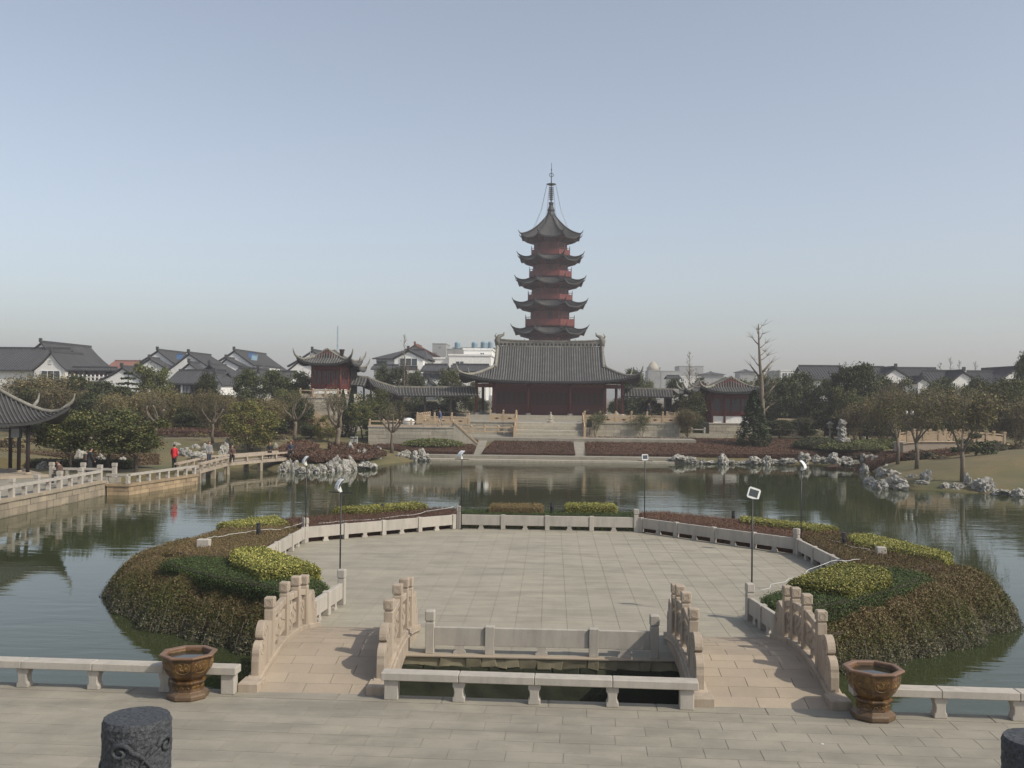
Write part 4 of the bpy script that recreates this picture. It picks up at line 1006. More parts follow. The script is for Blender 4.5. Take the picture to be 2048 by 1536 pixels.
# nearer individual trees
tree('camphor',140,945,815,120,66.5,'dark leafy tree with forked trunk right of the kiosk',v=1,group='leafy trees on the left quay',zb=0)
tree('camphor',218,945,815,145,67,'round dark green tree behind the person in black',v=2,group='leafy trees on the left quay',zb=0)
tree('camphor',272,948,835,125,66.5,'low spreading dark tree at the corner of the left quay',v=0,group='leafy trees on the left quay',zb=0)
tree('bush',500,902,802,125,90,'large ochre-green bamboo-like bush by the zigzag bridge',cat='bush')
tree('pollard',310,880,780,60,92,'pale forked bare tree above the path on the left',v=1)
tree('pollard',425,893,775,55,92,'bare pollarded tree left of the ochre bush',v=2)
tree('pollard',590,892,770,75,95,'bare tree with long pale limbs before the pavilion tower',v=0)
tree('pollard',676,902,770,66,92,'bare knobby tree with a raised fork in front of the cypresses',v=1)
tree('pollard',784,905,790,72,96,'pollarded tree with a round olive crown before the left terrace wall',v=2)
tree('cypress',685,885,778,26,104,'narrow dark cypress at the corner of the pavilion tower',v=0)
tree('cypress',702,885,776,24,105,'second narrow dark cypress beside the pavilion tower',v=1)
tree('cypress',1507,880,780,64,103,'dense dark conical juniper in front of the right pavilion',v=1)
tree('bush',655,905,830,55,98,'dull grey-green shrub below the pavilion tower',v=1,cat='bush')
tree('sapling',1190,878,812,48,110.6,'young tree with green tufts right of the main stairs',v=0)
tree('sapling',1283,880,818,44,110.8,'smaller young tree against the right terrace wall',v=1)
tree('bare',807,830,668,26,140,'thin leafless tall tree in front of the white villa',v=0)
tree('bare',815,830,720,18,139,'short leafless sapling beside the thin tall one',v=1)
tree('bare',1378,840,702,26,150,'thin leafless tall tree right of the domed building',v=0)
tree('bare',1392,840,735,22,149,'short leafless tree left of the right pavilion roof',v=1)
tree('wisp',1795,925,758,92,86,'leaning slender tree on the promontory, leftmost of three',v=0)
tree('wisp',1833,948,760,105,80,'upright forked tree on the promontory, middle of three',v=1)
tree('wisp',1925,968,755,130,72,'dark forked tree at the promontory waterline, rightmost of three',v=2)
tree('pollard',1610,905,830,40,112,'small grey bare tree in front of the dark evergreens',v=0)
for px, tp, wd in ((1880,724,26),(1900,714,24),(1918,720,24),(1950,722,26),(1690,722,20)): tree('bare',px,845,tp,wd,178,'faint leafless treetop at ' + {1880:'left of the four','1900':''}.get(px, {1900:'second of the four',1918:'third of the four',1950:'right of the four',1690:'the far side of the tallest evergreen,'}.get(px)) + ' above the right roofs',v=px%2)
# layered cedar, cloud pine, ginkgo
p = at(255,850,118); t = thing('layered_cedar','small cedar with flat layered branches before the white gable wall','tree',(p.x,118,.7))
MB().tube([(0,0,0),(0,0,6.9)],[.14,.04],6).build('trunk',M['barkdark'],t)
pts = []
for z, r in ((6.9,.5),(6.3,.9),(5.7,1.3),(5.1,1.6),(4.5,1.9),(3.9,2.1)):
    for k in range(260): a = random.uniform(0,6.28); q = r*math.sqrt(random.random()); pts.append((q*math.cos(a), q*math.sin(a), z-.12*q+random.gauss(0,.05)))
ob('crown', leaves('cedar', np.array(pts), np.full(len(pts), .09), pal(len(pts), G_DARK), .6), t)
p = at(1950,905,84); t = thing('cloud_pine','dark cloud-pruned pine in front of the arched garden bridge','tree',(p.x,84,hz(p.x,84)))
MB().tube([(0,0,0),(.2,0,.5),(-.1,0,1.0),(.2,0,1.5)],[.1,.08,.06,.03],6).build('trunk',M['barkdark'],t)
pts = []
for cx, cz, r in ((0,1.75,.5),(-.9,1.25,.7),(.8,1.1,.7),(-.2,.85,.9),(-1.2,.55,.8),(.9,.45,.9)):
    for k in range(260): a = random.uniform(0,6.28); q = r*math.sqrt(random.random()); pts.append((cx+q*math.cos(a), q*math.sin(a), cz+random.gauss(0,.1)))
ob('crown', leaves('pine', np.array(pts), np.full(len(pts), .07), pal(len(pts), G_DARK), .5), t)
Yg = 104.0; p = at(1522,876,Yg); zg = hz(p.x, Yg); t = thing('ginkgo_tree','tall leafless lopped ginkgo with stubby side branches beside the right pavilion','tree',(p.x,Yg,zg))
def G(px, py): q = at(px, py, Yg); return Vector((q.x - p.x, 0, q.z - zg))
MB().tube([G(1522,880),G(1525,850),G(1524,805),G(1523,760),G(1520,730),G(1518,690),G(1517,648)], [.36,.32,.27,.2,.15,.1,.05], 8).build('trunk', M['bark'], t, smooth=True)
tw = []
mb = MB()
for a, b, r in (((1523,800),(1547,771),.13),((1523,765),(1537,741),.12),((1521,748),(1540,727),.13),((1522,757),(1505,733),.12),((1519,733),(1509,721),.06),((1519,712),(1532,703),.05),((1518,697),(1531,687),.05),
                ((1518,690),(1506,676),.07),((1518,680),(1526,668),.06),((1517,670),(1512,661),.05),((1523,790),(1512,772),.06),((1524,825),(1540,812),.1),((1523,812),(1513,795),.07),((1519,722),(1534,712),.05),((1517,660),(1524,652),.04)):
    A, Bp = G(*a), G(*b); Bp.y = random.uniform(-.6,.6); mb.tube([A, (A+Bp)/2 + Vector((0,0,-.05)), Bp], [r, r*.85, r*.6], 6)
    for k in range(10):
        o = Vector((random.gauss(0,.35) + (Bp.x-A.x)*.5, random.gauss(0,.3), random.uniform(.1,.8))); tw.append([Bp, Bp+o])
mb.build('limb', M['bark'], t, smooth=True)
mb = MB(); [mb.tube(q, [.018,.006], 3, False) for q in tw]; mb.build('twigs', M['bark'], t, kind='stuff')
# ------------------------------------------------------------------ curved Chinese roofs
def zprof(t, H, k=.5): return H * ((1 - k) * t + k * t * t)
def xieshan(t, a, b, rg, ze, H, lift, pitch, mat_t='tile', ridge_h=.55, horn=.9, k=.5, ridge_curve=0.0, gable='red', corner_p=5, ridge_ax='x', base='tile', hornr=.09, frieze=False):
    """hip-and-gable roof, ridge along local x; a,b eave half sizes, rg half ridge; all parts under thing t (may be turned by ridge_ax)"""
    sw = (lambda x, y, z: (x, y, z)) if ridge_ax == 'x' else (lambda x, y, z: (y, x, z))
    def Z(x, y, inside=True):
        tf = max(0, (b - abs(y)) / b); ts_ = max(0, (a - abs(x)) / b)
        z = zprof(tf if (abs(x) <= rg or tf < ts_) else min(tf, ts_), H, k)
        fx, fy = abs(x) / a, abs(y) / b
        return ze + z + lift * (fx * fy) ** corner_p + lift * .25 * (max(fx, fy) ** 8) * min(fx, fy) ** 2 + ridge_curve * (1 - tf) * 0
    NXh = 16; xs_ = sorted(set([round(v, 4) for v in list(np.linspace(-a, -rg, 9)) + list(np.linspace(-rg, rg, 9)) + list(np.linspace(rg, a, 9))])); ys_ = list(np.linspace(-b, b, 25))
    def grid(xs_, ys_, dz_, mb):
        n = len(xs_); vs = [sw(x, y, Z(x, y) + dz_) for y in ys_ for x in xs_]
        mb.add(vs, [(j*n+i, j*n+i+1, (j+1)*n+i+1, (j+1)*n+i) for j in range(len(ys_)-1) for i in range(n-1)])
    # centre part and two side parts, with a real step at the gable
    mb = MB(); e = .002
    grid([x for x in xs_ if abs(x) <= rg + 1e-3], ys_, 0, mb)
    for s_ in (-1, 1): grid([x for x in ([s_ * (rg + e)] + [x for x in xs_ if x * s_ > rg + 1e-3])], ys_, 0, mb)
    # boards underneath and the eave edge
    grid([x for x in xs_ if abs(x) <= rg + 1e-3], ys_, -.22, mb)
    for s_ in (-1, 1): grid([x for x in ([s_ * (rg + e)] + [x for x in xs_ if x * s_ > rg + 1e-3])], ys_, -.22, mb)
    edge = [(x, -b) for x in xs_] + [(a, y) for y in ys_] + [(x, b) for x in xs_[::-1]] + [(-a, y) for y in ys_[::-1]]
    n = len(edge); mb.add([sw(x, y, Z(x, y)) for x, y in edge] + [sw(x, y, Z(x, y) - .22) for x, y in edge], [(i, (i+1) % n, (i+1) % n + n, i + n) for i in range(n)])
    roof = mb.build('roof', M[base], t)
    # tile rows
    rows = MB(); pitch *= 1.15; r = pitch * .25
    def row(pts):
        vs = []; 
        for (x, y) in pts:
            z = Z(x, y)
            for (o, h_) in ((-r, 0), (-r*.7, r*1.2), (r*.7, r*1.2), (r, 0)):
                vs.append(sw(x + (o if row.d == 'y' else 0), y + (o if row.d == 'x' else 0), z + h_))
        k_ = len(pts); rows.add(vs, [(i*4+j, i*4+j+1, (i+1)*4+j+1, (i+1)*4+j) for i in range(k_-1) for j in range(3)] + [(0,1,2,3), tuple((k_-1)*4+q for q in (3,2,1,0))])
    x = -a + pitch / 2
    while x < a:
        row.d = 'y'
        for s_ in (-1, 1):
            ytop = 0 if abs(x) <= rg else b - (a - abs(x))
            if abs(x) > rg: ytop = b - (a - abs(x)) ; 
            ytop = max(ytop, 0) if abs(x) > rg else 0
            if b - ytop > .15: row([(x, s_ * (ytop + (b + .06 - ytop) * q / 10)) for q in range(11)])
        x += pitch
    y = -b + pitch / 2
    while y < b:
        row.d = 'x'
        for s_ in (-1, 1):
            xt = max(rg, a - (b - abs(y)));
            if a - xt > .15: row([(s_ * (xt + (a + .06 - xt) * q / 8), y) for q in range(9)])
        y += pitch
    rows.build('tile_rows', M[mat_t], roof, kind='stuff')
    # gable triangles
    for s_ in (-1, 1):
        tg = (a - rg) / b; y0 = b * (1 - tg)
        prof = [(y, Z(s_ * rg, y) - .05) for y in np.linspace(-y0, y0, 11)]
        zb = ze + zprof(tg, H, k)
        vs = [sw(s_ * (rg - .25), y, z) for y, z in prof] + [sw(s_ * (rg - .25), y0, zb - .1), sw(s_ * (rg - .25), -y0, zb - .1)]
        MB().add(vs, [tuple(range(len(vs)))]).build('gable', M['darkwood' if gable is None else gable], t)
        for q in (-1, 1):
            pts = [sw(s_ * (rg + .03), q * y, Z(s_ * rg, y) - .22) for y in np.linspace(0, y0, 6)]
            for p0, p1 in zip(pts[:-1], pts[1:]): MB().beam(p0, p1, .1, .26).build('barge_board', M[gable or 'darkwood'], t) if p0 == pts[0] else None
            mbb = MB()
            for p0, p1 in zip(pts[:-1], pts[1:]): mbb.beam(p0, p1, .08, .26)
            mbb.build('barge_board', M[gable or 'darkwood'], t)
            # verge ridges
            pts = [sw(s_ * (rg - .1), q * y, Z(s_ * rg, y) + .14) for y in np.linspace(0, y0 + .3, 9)]
            MB().tube(pts, ridge_h * .36, 6).build('verge_ridge', M['ridge'], t, smooth=True)
            # hip ridge with flying horn
            pts = []
            for u_ in np.linspace(0, 1, 9):
                xx = rg + (a - rg) * u_; yy = b - (a - xx); yy = b * (1 - tg) + (b - b * (1 - tg)) * u_; pts.append(Vector(sw(s_ * xx, q * yy, Z(xx, yy) + .12)))
            d = (pts[-1] - pts[-2]).normalized(); dh = Vector((d.x, d.y, 0)).normalized()
            rad = [hornr * 1.8] * 9
            for i, (o, h_) in enumerate(((.25, .22), (.5, .62), (.66, 1.1), (.74, 1.55))):
                pts.append(pts[8] + dh * o * horn + Vector((0, 0, h_ * horn))); rad.append(hornr * (1.4, 1.1, .75, .3)[i])
            MB().tube(pts, rad, 6).build('hip_ridge', M['ridge'], t, smooth=True)
    return Z, sw
def main_ridge(t, rg, z, h, w_, sw=lambda x, y, z: (x, y, z), sweep=.25):
    n = 12; vs = []
    mb = MB()
    for i in range(n):
        x0, x1 = -rg + 2*rg*i/n, -rg + 2*rg*(i+1)/n; z0 = z + sweep * abs(2*i/n-1) ** 3; z1 = z + sweep * abs(2*(i+1)/n-1) ** 3
        for (xa, xb, hh, b_) in ((x0, x1, 0, 1),):
            mb.add([sw(x0,-w_,z0), sw(x1,-w_,z1), sw(x1,w_,z1), sw(x0,w_,z0), sw(x0,-w_,z0+h), sw(x1,-w_,z1+h), sw(x1,w_,z1+h), sw(x0,w_,z0+h)], [(0,1,5,4),(1,2,6,5),(2,3,7,6),(3,0,4,7),(4,5,6,7)])
            mb.add([sw(x0,-w_*1.5,z0+h), sw(x1,-w_*1.5,z1+h), sw(x1,w_*1.5,z1+h), sw(x0,w_*1.5,z0+h), sw(x0,-w_*1.5,z0+h*1.2), sw(x1,-w_*1.5,z1+h*1.2), sw(x1,w_*1.5,z1+h*1.2), sw(x0,w_*1.5,z0+h*1.2)], [(0,1,5,4),(1,2,6,5),(2,3,7,6),(3,0,4,7),(4,5,6,7),(0,3,2,1)])
    return mb.build('main_ridge', M['ridge'], t)

# ------------------------------------------------------------------ main hall
HY = 130.0; HZ = 2.8; cx = -.35
t = thing('temple_hall', 'large dark temple hall with grey tiled hip-and-gable roof in front of the pagoda', 'hall', (cx, HY, HZ))
ze = at(1100, 763, HY - 2.3).z - HZ; zr = at(1100, 693, HY + 6.2).z - HZ
lift = at(1270, 738, HY - 2).z - HZ - ze
hr = thing_off = bpy.data.objects.new('roof_frame', None)
bpy.data.objects.remove(hr)
def shifted(t, dy):      # roofs are centred behind the front column line
    global sw0
A_, B_, RG = 11.6, 8.4, 7.25
class Sh:               # a thin proxy: objects built for the roof get moved back as a block
    pass
before = set(bpy.data.objects)
xieshan(t, A_, B_, RG, ze, zr - ze, .85, .28, 'tilelight', .6, .62, .45, gable='maroon', hornr=.11)
r = main_ridge(t, RG - .1, zr - .1, .75, .16)
for s_ in (-1, 1):
    MB().tube([(s_*(RG-.2),0,zr),(s_*(RG-.05),0,zr+.8),(s_*(RG-.35),0,zr+1.35),(s_*(RG-.9),0,zr+1.55),(s_*(RG-1.0),0,zr+1.95)], [.38,.42,.3,.16,.05], 6).build('ridge_dragon', M['ridge'], t, smooth=True)
    MB().tube([(s_*(RG-.1),0,zr+.9),(s_*(RG+.25),0,zr+1.4),(s_*(RG+.05),0,zr+1.8)], [.2,.12,.04], 5).build('dragon_tail', M['ridge'], t, smooth=True)
# pierced ornament on the ridge face
for i in range(26):
    x = -RG + .6 + i * (2*RG-1.2)/25; MB().box(x-.16, x+.16, -.19, -.155, zr+.1, zr+.42).build('ridge_ornament', M['tile'], t)
for o in set(bpy.data.objects) - before:
    if o.parent == t: o.location.y += 6.1
cols = [-9.5,-7.25,-2.72,2.72,7.25,9.5]
for x in cols:
    for y in (0, 12.2): 
        c_ = MB().lathe([(.2,.25),(.2,ze+.3)], 12, (x,y,0)).build('column', M['maroon'], t, smooth=True)
        MB().lathe([(.34,0),(.36,.12),(.27,.26)], 12, (x,y,0)).build('column_base', M['granite'], c_)
for y in (0, 12.2): MB().box(-9.7, 9.7, y-.1, y+.1, ze-.75, ze-.35).build('beam', M['maroon'], t); MB().box(-9.7, 9.7, y-.16, y+.16, ze-.28, ze+.25).build('beam', M['darkwood'], t)
for x in (-9.5, 9.5): MB().box(x-.1, x+.1, .1, 12.1, ze-.75, ze-.35).build('beam', M['maroon'], t)
MB().box(-9.2, 9.2, .4, 11.8, ze-.25, ze+.3).build('ceiling', M['darkwood'], t)
for i in range(24):
    x = -9.5 + i * 19/23; MB().box(x-.14, x+.14, -.55, .1, ze-.34, ze-.05).build('bracket', M['maroon'], t)
# door screens between the middle columns, set back
for i in (1, 2, 3):
    xa, xb = cols[i] + .2, cols[i+1] - .2; n = 6 if i != 2 else 8; w_ = (xb - xa) / n
    MB().box(xa, xb, 2.0, 2.12, ze-1.3, ze-.36).build('door_head', M['maroon'], t); MB().box(xa, xb, 1.95, 2.15, .0, .22).build('door_sill', M['maroon'], t)
    for k in range(n):
        d = MB().box(xa+k*w_, xa+(k+1)*w_, 2.035, 2.08, .22, ze-1.3).build('door_leaf', M['darkwood'], t)
        f = MB(); x0, x1 = xa+k*w_+.02, xa+(k+1)*w_-.02
        for b_ in ((x0,x0+.08,.22,ze-1.3),(x1-.08,x1,.22,ze-1.3),(x0,x1,.22,.34),(x0,x1,1.25,1.4),(x0,x1,ze-1.42,ze-1.3),(x0,x1,1.6,1.68)): f.box(b_[0], b_[1], 1.99, 2.03, b_[2], b_[3])
        for q in range(1, 4): f.box(x0+(x1-x0)*q/4-.015, x0+(x1-x0)*q/4+.015, 2.0, 2.03, 1.6, ze-1.4)
        f.build('door_frame', M['maroon'], d)
        MB().box(x0+.08, x1-.08, 2.0, 2.028, .34, 1.25).build('door_panel', M['red'], d)
for x in (-7.25, 7.25): MB().box(x-.08, x+.08, 2.2, 9.8, 0, ze-.35).build('side_wall', M['maroon'], t)
for s_ in (-1, 1): MB().lathe([(.02,-.07),(.75,-.06),(.8,0),(.7,.05),(.02,.06)], 16, (s_*8.3-.2, -.15, ze-.25)).build('white_lamp', M['whitemetal'], t)

# ------------------------------------------------------------------ pagoda
PY = 207.0; pc = at(1100.3, 600, PY); PX = pc.x
pzv = lambda py: at(1100, py, PY - 0).z; sc = PY / FPX
t = thing('pagoda', 'tall octagonal red pagoda with grey upturned roofs and iron spire behind the hall', 'pagoda', (PX, PY, 1.0))
z_ = lambda py: pzv(py) - 1.0
ROT = math.pi / 8
def oct_roof(z_eave, z_top, r_in, r_out, lift, label=None):
    """side-wise curved skirt roof"""
    n = 10; m_ = 8; vs = []; vb = []
    for side in range(8):
        a0 = side * math.pi/4 + ROT; a1 = a0 + math.pi/4
        for i in range(m_ + 1):
            u_ = i / m_; s_ = abs(2*u_ - 1)
            for j in range(n + 1):
                v_ = j / n; r_ = r_in + (r_out * (1 + .06 * s_**4 * v_) - r_in) * v_
                p = Vector((math.cos(a0), math.sin(a0), 0)) * r_ * (1-u_) + Vector((math.cos(a1), math.sin(a1), 0)) * r_ * u_
                z = z_eave + (z_top - z_eave) * ((1-v_) * .45 + .55 * (1-v_) ** 2) + lift * s_ ** 3.2 * v_ ** 2
                vs.append((p.x, p.y, z)); vb.append((p.x, p.y, z - .25 * (v_ > .0) - .0))
    fs = []; K = n + 1
    for side in range(8):
        o = side * (m_+1) * K
        for i in range(m_):
            for j in range(n): a = o + i*K + j; fs.append((a, a+1, a+K+1, a+K))
    mb = MB().add(vs, fs).add(vb, [f[::-1] for f in fs])
    N = len(vs)
    for side in range(8):
        o = side*(m_+1)*K
        for i in range(m_): a = o+i*K+n; mb.f.append((a, a+K, a+K+N, a+N))
    rf = mb.build('roof', M['tile'], t)
    rows = MB()
    for side in range(8):
        a0 = side * math.pi/4 + ROT; a1 = a0 + math.pi/4; w_ = 2 * r_out * math.sin(math.pi/8); cnt = int(w_ / .33)
        for k in range(cnt + 1):
            u_ = k / cnt; s_ = abs(2*u_-1); ue = u_
            pts = []
            for j in range(7):
                v_ = max((s_ * r_in*0), 0) + j/6
                r_ = r_in + (r_out * (1 + .06*s_**4*v_) - r_in) * v_
                p = (Vector((math.cos(a0), math.sin(a0), 0)) * (1-ue) + Vector((math.cos(a1), math.sin(a1), 0)) * ue) * r_
                pts.append(p + Vector((0, 0, z_eave + (z_top-z_eave)*((1-v_)*.45+.55*(1-v_)**2) + lift*s_**3.2*v_**2 + .03)))
            rows.tube(pts, [.05 + .05 * q / 6 for q in range(7)], 4)
    rows.build('tile_rows', M['tiledark'], rf, kind='stuff')
    for side in range(8):
        a0 = side*math.pi/4 + ROT; d = Vector((math.cos(a0), math.sin(a0), 0)); pts = []
        for j in range(9):
            v_ = j/8; pts.append(d * (r_in + (r_out*1.06 - r_in)*v_) + Vector((0, 0, z_eave + (z_top-z_eave)*((1-v_)*.45+.55*(1-v_)**2) + lift*v_**2 + .1)))
        rad = [.17]*9
        pts += [pts[-1] + d*.35 + Vector((0,0,.28)), pts[-1] + d*.6 + Vector((0,0,.75))]; rad += [.1,.03]
        MB().tube(pts, rad, 5).build('hip_ridge', M['tile'], t, smooth=True)
        e = pts[8]; MB().lathe([(.09,-.75),(.1,-.6),(.03,-.42)], 6, e - d*.2).build('wind_bell', M['darkwood'], t)
        MB().beam(e - d*1.5 - Vector((0,0,.75)), e - d*.1 - Vector((0,0,.35)), .12, .16).build('corner_beam', M['maroon'], t)
tiers = [ # eave centre y, roof top y, tip y, half px at tips, body half px, balcony top y, balcony bottom y, balcony half px
    (479, None, 472, 64, 34, 499, 513, 41.6), (523, 512, 514, 67, 36, 541, 556, 45.6), (570, 556, 561, 71.5, 38, 588, 602, 48),
    (615, 602, 606, 76, 40, 636, 654, 53), (668, 654, 658, 78.5, 43, 684, 702, 55), (716, 702, 706, 82, 46, 734, 752, 58), (766, 752, 756, 100, 50, 800, 806, 60)]
for i, (ye, yt, yp, hp, hb, b0, b1, hbal) in enumerate(tiers):
    ro = hp * sc / 1.06 / math.cos(0) * 1.0; rb = hb * sc
    zE = z_(ye + 1); lf = z_(yp) - zE
    if i == 0: oct_roof(zE, z_(428), .5, ro, lf)
    else: oct_roof(zE, z_(yt), hbal * sc * .8, ro, lf)
    zb1, zb0 = z_(b1), z_(b0)
    # bracket zone flaring under the eave
    MB().lathe([(rb, zE - .9), (rb*1.05, zE - .75), (rb + (ro-rb)*.35, zE - .45), (rb + (ro-rb)*.62, zE - .12), (rb + (ro-rb)*.85, zE+.05)], 8, ph=ROT, cap=False).build('eave_soffit', M['maroon'], t)
    for side in range(8):
        a0 = side*math.pi/4 + ROT; a1 = a0 + math.pi/4
        for k in range(1, 6):
            u_ = k/6; d = (Vector((math.cos(a0), math.sin(a0), 0))*(1-u_) + Vector((math.cos(a1), math.sin(a1), 0))*u_)
            MB().beam(d*rb*.98 + Vector((0,0,zE-.8)), d*(rb+(ro-rb)*.66) + Vector((0,0,zE-.28)), .14, .3).build('bracket', M['maroon' if k % 2 else 'darkwood'], t) if i < 5 else None
    # body
    MB().lathe([(rb, zb1), (rb, zE - .7)], 8, ph=ROT).build('storey_wall', M['wallbrown'], t)
    if i < 5:
        zw = zb1 + (zb0 - zb1)
        for side in range(8):
            a = side*math.pi/4 + ROT + math.pi/8; c, s2 = math.cos(a), math.sin(a); ap = rb*math.cos(math.pi/8); hw = rb*math.sin(math.pi/8)
            tx = Vector((-s2, c, 0)); o = Vector((c*ap, s2*ap, 0)); nrm = Vector((c, s2, 0))
            for q in (-1, -.36, .36): MB().beam(o + tx*hw*q + nrm*.03 + Vector((0,0,zb1)), o + tx*hw*q + nrm*.03 + Vector((0,0,zE-.72)), .22, .2, nrm).build('pilaster', M['redbright'], t)
            if (side + i) % 2 == 0: MB().beam(o + nrm*.02 + Vector((0,0,zb1+.1)), o + nrm*.02 + Vector((0,0,zE-.95)), .95, .1, nrm).build('doorway', M['darkwood'], t)
            else: MB().beam(o + nrm*.02 + Vector((0,0,zb1+1.3)), o + nrm*.02 + Vector((0,0,zE-1.0)), 1.1, .1, nrm).build('window', M['maroon'], t)
            MB().beam(o + tx*hw + nrm*.03 + Vector((0,0,zE-.85)), o - tx*hw + nrm*.03 + Vector((0,0,zE-.85)), .12, .22).build('lintel', M['redbright'], t)
        rr = hbal*sc
        MB().lathe([(rr*.9, zb1-.35), (rr*.97, zb1-.15), (rr, zb1), (rr, zb1+.12), (rb, zb1+.12)], 8, ph=ROT, cap=False).build('balcony_floor', M['maroon'], t)
        for side in range(8):
            a0 = side*math.pi/4+ROT; a1 = a0+math.pi/4; p0 = Vector((math.cos(a0)*rr*.985, math.sin(a0)*rr*.985, 0)); p1 = Vector((math.cos(a1)*rr*.985, math.sin(a1)*rr*.985, 0))
            hh = zb0 - zb1
            MB().beam(p0 + Vector((0,0,zb1+hh*.42)), p1 + Vector((0,0,zb1+hh*.42)), .06, hh*.66).build('balcony_panel', M['redbright'], t)
            MB().beam(p0 + Vector((0,0,zb0-.05)), p1 + Vector((0,0,zb0-.05)), .1, .09).build('balcony_rail', M['redbright'], t)
            MB().beam(p0 + Vector((0,0,zb1)), p0 + Vector((0,0,zb0+.45)), .12, .12).build('balcony_post', M['maroon'], t)
            for k in (1, 2, 3): MB().beam(p0 + (p1-p0)*k/4 + Vector((0,0,zb1)), p0 + (p1-p0)*k/4 + Vector((0,0,zb0)), .08, .08).build('balcony_post', M['red'], t)
MB().lathe([(5.5,-1),(5.5,6)], 8, ph=ROT).build('storey_wall', M['red'], t)
zt = z_
MB().lathe([(1.0,zt(436)),(.95,zt(430)),(.72,zt(424)),(.78,zt(420)),(.6,zt(416)),(.42,zt(411)),(.5,zt(409)),(.5,zt(405)),(.15,zt(404))], 12).build('spire_base', M['black'], t)
MB().lathe([(.13,zt(405)),(.12,zt(370)),(.08,zt(350)),(.04,zt(326))], 8).build('spire_pole', M['black'], t, smooth=True)
for k in range(7): y = 400 - k*3.9; r_ = .52 - abs(k-3)*.03; MB().lathe([(.12,zt(y)),(r_,zt(y)+.02),(r_,zt(y)+.16),(.12,zt(y)+.2)], 12).build('spire_ring', M['black'], t)
MB().lathe([(.1,zt(372)),(1.0,zt(369)),(1.05,zt(368.2)),(.1,zt(366))], 8).build('spire_canopy', M['black'], t)
MB().tube([(.4*math.cos(a), 0, zt(350)+.4*math.sin(a)) for a in np.linspace(0,6.283,17)], .07, 5).build('spire_wheel', M['black'], t)
MB().lathe([(.04,zt(341)),(.2,zt(340)),(.04,zt(338))], 8).build('spire_ring', M['black'], t)
for side in range(8):
    a = side*math.pi/4+ROT; d = Vector((math.cos(a), math.sin(a), 0)); MB().tube([d*1.0+Vector((0,0,zt(369))), d*2.2+Vector((0,0,zt(420))), d*3.9+Vector((0,0,zt(458)))], .028, 3).build('stay_cable', M['black'], t)

# ------------------------------------------------------------------ walls built of stones
def stone_wall(A, B, z0, z1, name, label, cat, mat, cw, ch, th=.4, cope=None, mortar='joint', parts=True, jit=.015, group=None):
    A = Vector((A[0], A[1], 0)); B = Vector((B[0], B[1], 0)); d = B - A; L = d.length
    t = thing(name, label, cat, (A.x, A.y, z0), math.atan2(d.y, d.x), group)
    h = z1 - z0; n = max(1, round(h / ch)); ch = h / n; stuff = MB()
    MB().box(.01, L-.01, .04, th, 0, h-.01).build('core', M[mortar], t)
    for r in range(n):
        x = -(r % 2) * cw * .5
        while x < L:
            w_ = cw * random.uniform(.75, 1.2); a, b = max(x, 0), min(x + w_, L)
            if b - a > .08:
                j = random.uniform(-jit, jit); m_ = MB() if parts else stuff
                m_.box(a+.012, b-.012, j, th*.8, r*ch+.01, (r+1)*ch-.01)
                if parts: m_.build('stone', M[mat], t)
            x += w_
    if not parts: stuff.build('stone_courses', M[mat], t, kind='stuff')
    if cope: MB().box(-.05, L+.05, -.07, th+.05, h, h+.14).build('coping', M[cope], t)
    return t
# left quay
stone_wall((-27.1,44.0),(-27.1,59.55),-1.6,-.14,'quay_wall','long grey stained stone quay wall at the left edge of the lake','quay wall','quay_grey',.95,.36,cope='quay_grey')
o = MB().box(-27.6,-27.1,17.0,43.9,-1.6,0).build('quay_wall', M['quay_grey']); tag(o, 'plain near stretch of the left quay wall leading out of the picture', 'quay wall')
stone_wall((-27.05,59.7),(-25.7,59.7),-1.6,-.36,'quay_wall','short ochre stone quay wall facing the viewer at the left quay corner','quay wall','quay_orange',.7,.34,cope='quay_orange')
stone_wall((-25.7,59.72),(-24.3,67.7),-1.6,-.36,'quay_wall','ochre stone quay wall running back towards the zigzag bridge','quay wall','quay_orange',.8,.34,cope='quay_orange')
MB().poly([(-48,40),(-27.15,40),(-27.15,59.6),(-27.15,62),(-48,62)], -1.2, -.01).build('quay_pavement', M['paving'], kind='structure')
MB().poly([(-27.1,59.95),(-25.95,59.95),(-24.6,67.9),(-27.1,67.9)], -1.2, -.30).build('quay_lawn', M['grass'], kind='structure')
MB().poly([(-48,62),(-27.1,62.0),(-27.1,67.9),(-24.6,68.0),(-28.5,70.0),(-48,70)], -1.2, -.06).build('garden_ground', M['grass'], kind='structure')
def quay_rail(A, B, n, z, label, tall=True, hh=.62, name='stone_railing', mat='granite', w_=.2):
    A = Vector((*A, z)); B = Vector((*B, z)); d = B - A; L = math.hypot(d.x, d.y); t = thing(name, label, 'railing', A, math.atan2(d.y, d.x))
    k = 2 * n if tall else n
    for i in range(k + 1):
        x = L * i / k
        if tall and i % 2 == 0:
            p = MB().box(x-w_*.6, x+w_*.6, -w_*.6, w_*.6, 0, hh+.12).build('post', M[mat], t); MB().box(x-w_*.68, x+w_*.68, -w_*.68, w_*.68, hh+.14, hh+.34).build('post_cap', M[mat], p)
        else: MB().ext(leg_prof(w_, hh-.13), (x, w_/2, 0), (1,0,0), (0,0,1), (0,-w_,0)).build('leg', M[mat], t)
    MB().box(0, L, -w_*.65, w_*.65, hh-.13, hh).build('rail_beam', M[mat], t)
    return t
quay_rail((-27.35,44.6),(-27.35,59.4),6,0,'white stone railing with capped posts along the left quay')
quay_rail((-27.15,59.9),(-25.85,59.9),1,-.22,'short low bench rail at the ochre quay corner, facing the viewer',False,.6)
quay_rail((-25.85,60.0),(-24.5,67.5),7,-.22,'low white bench rail on the ochre quay wall towards the zigzag bridge',False,.6)
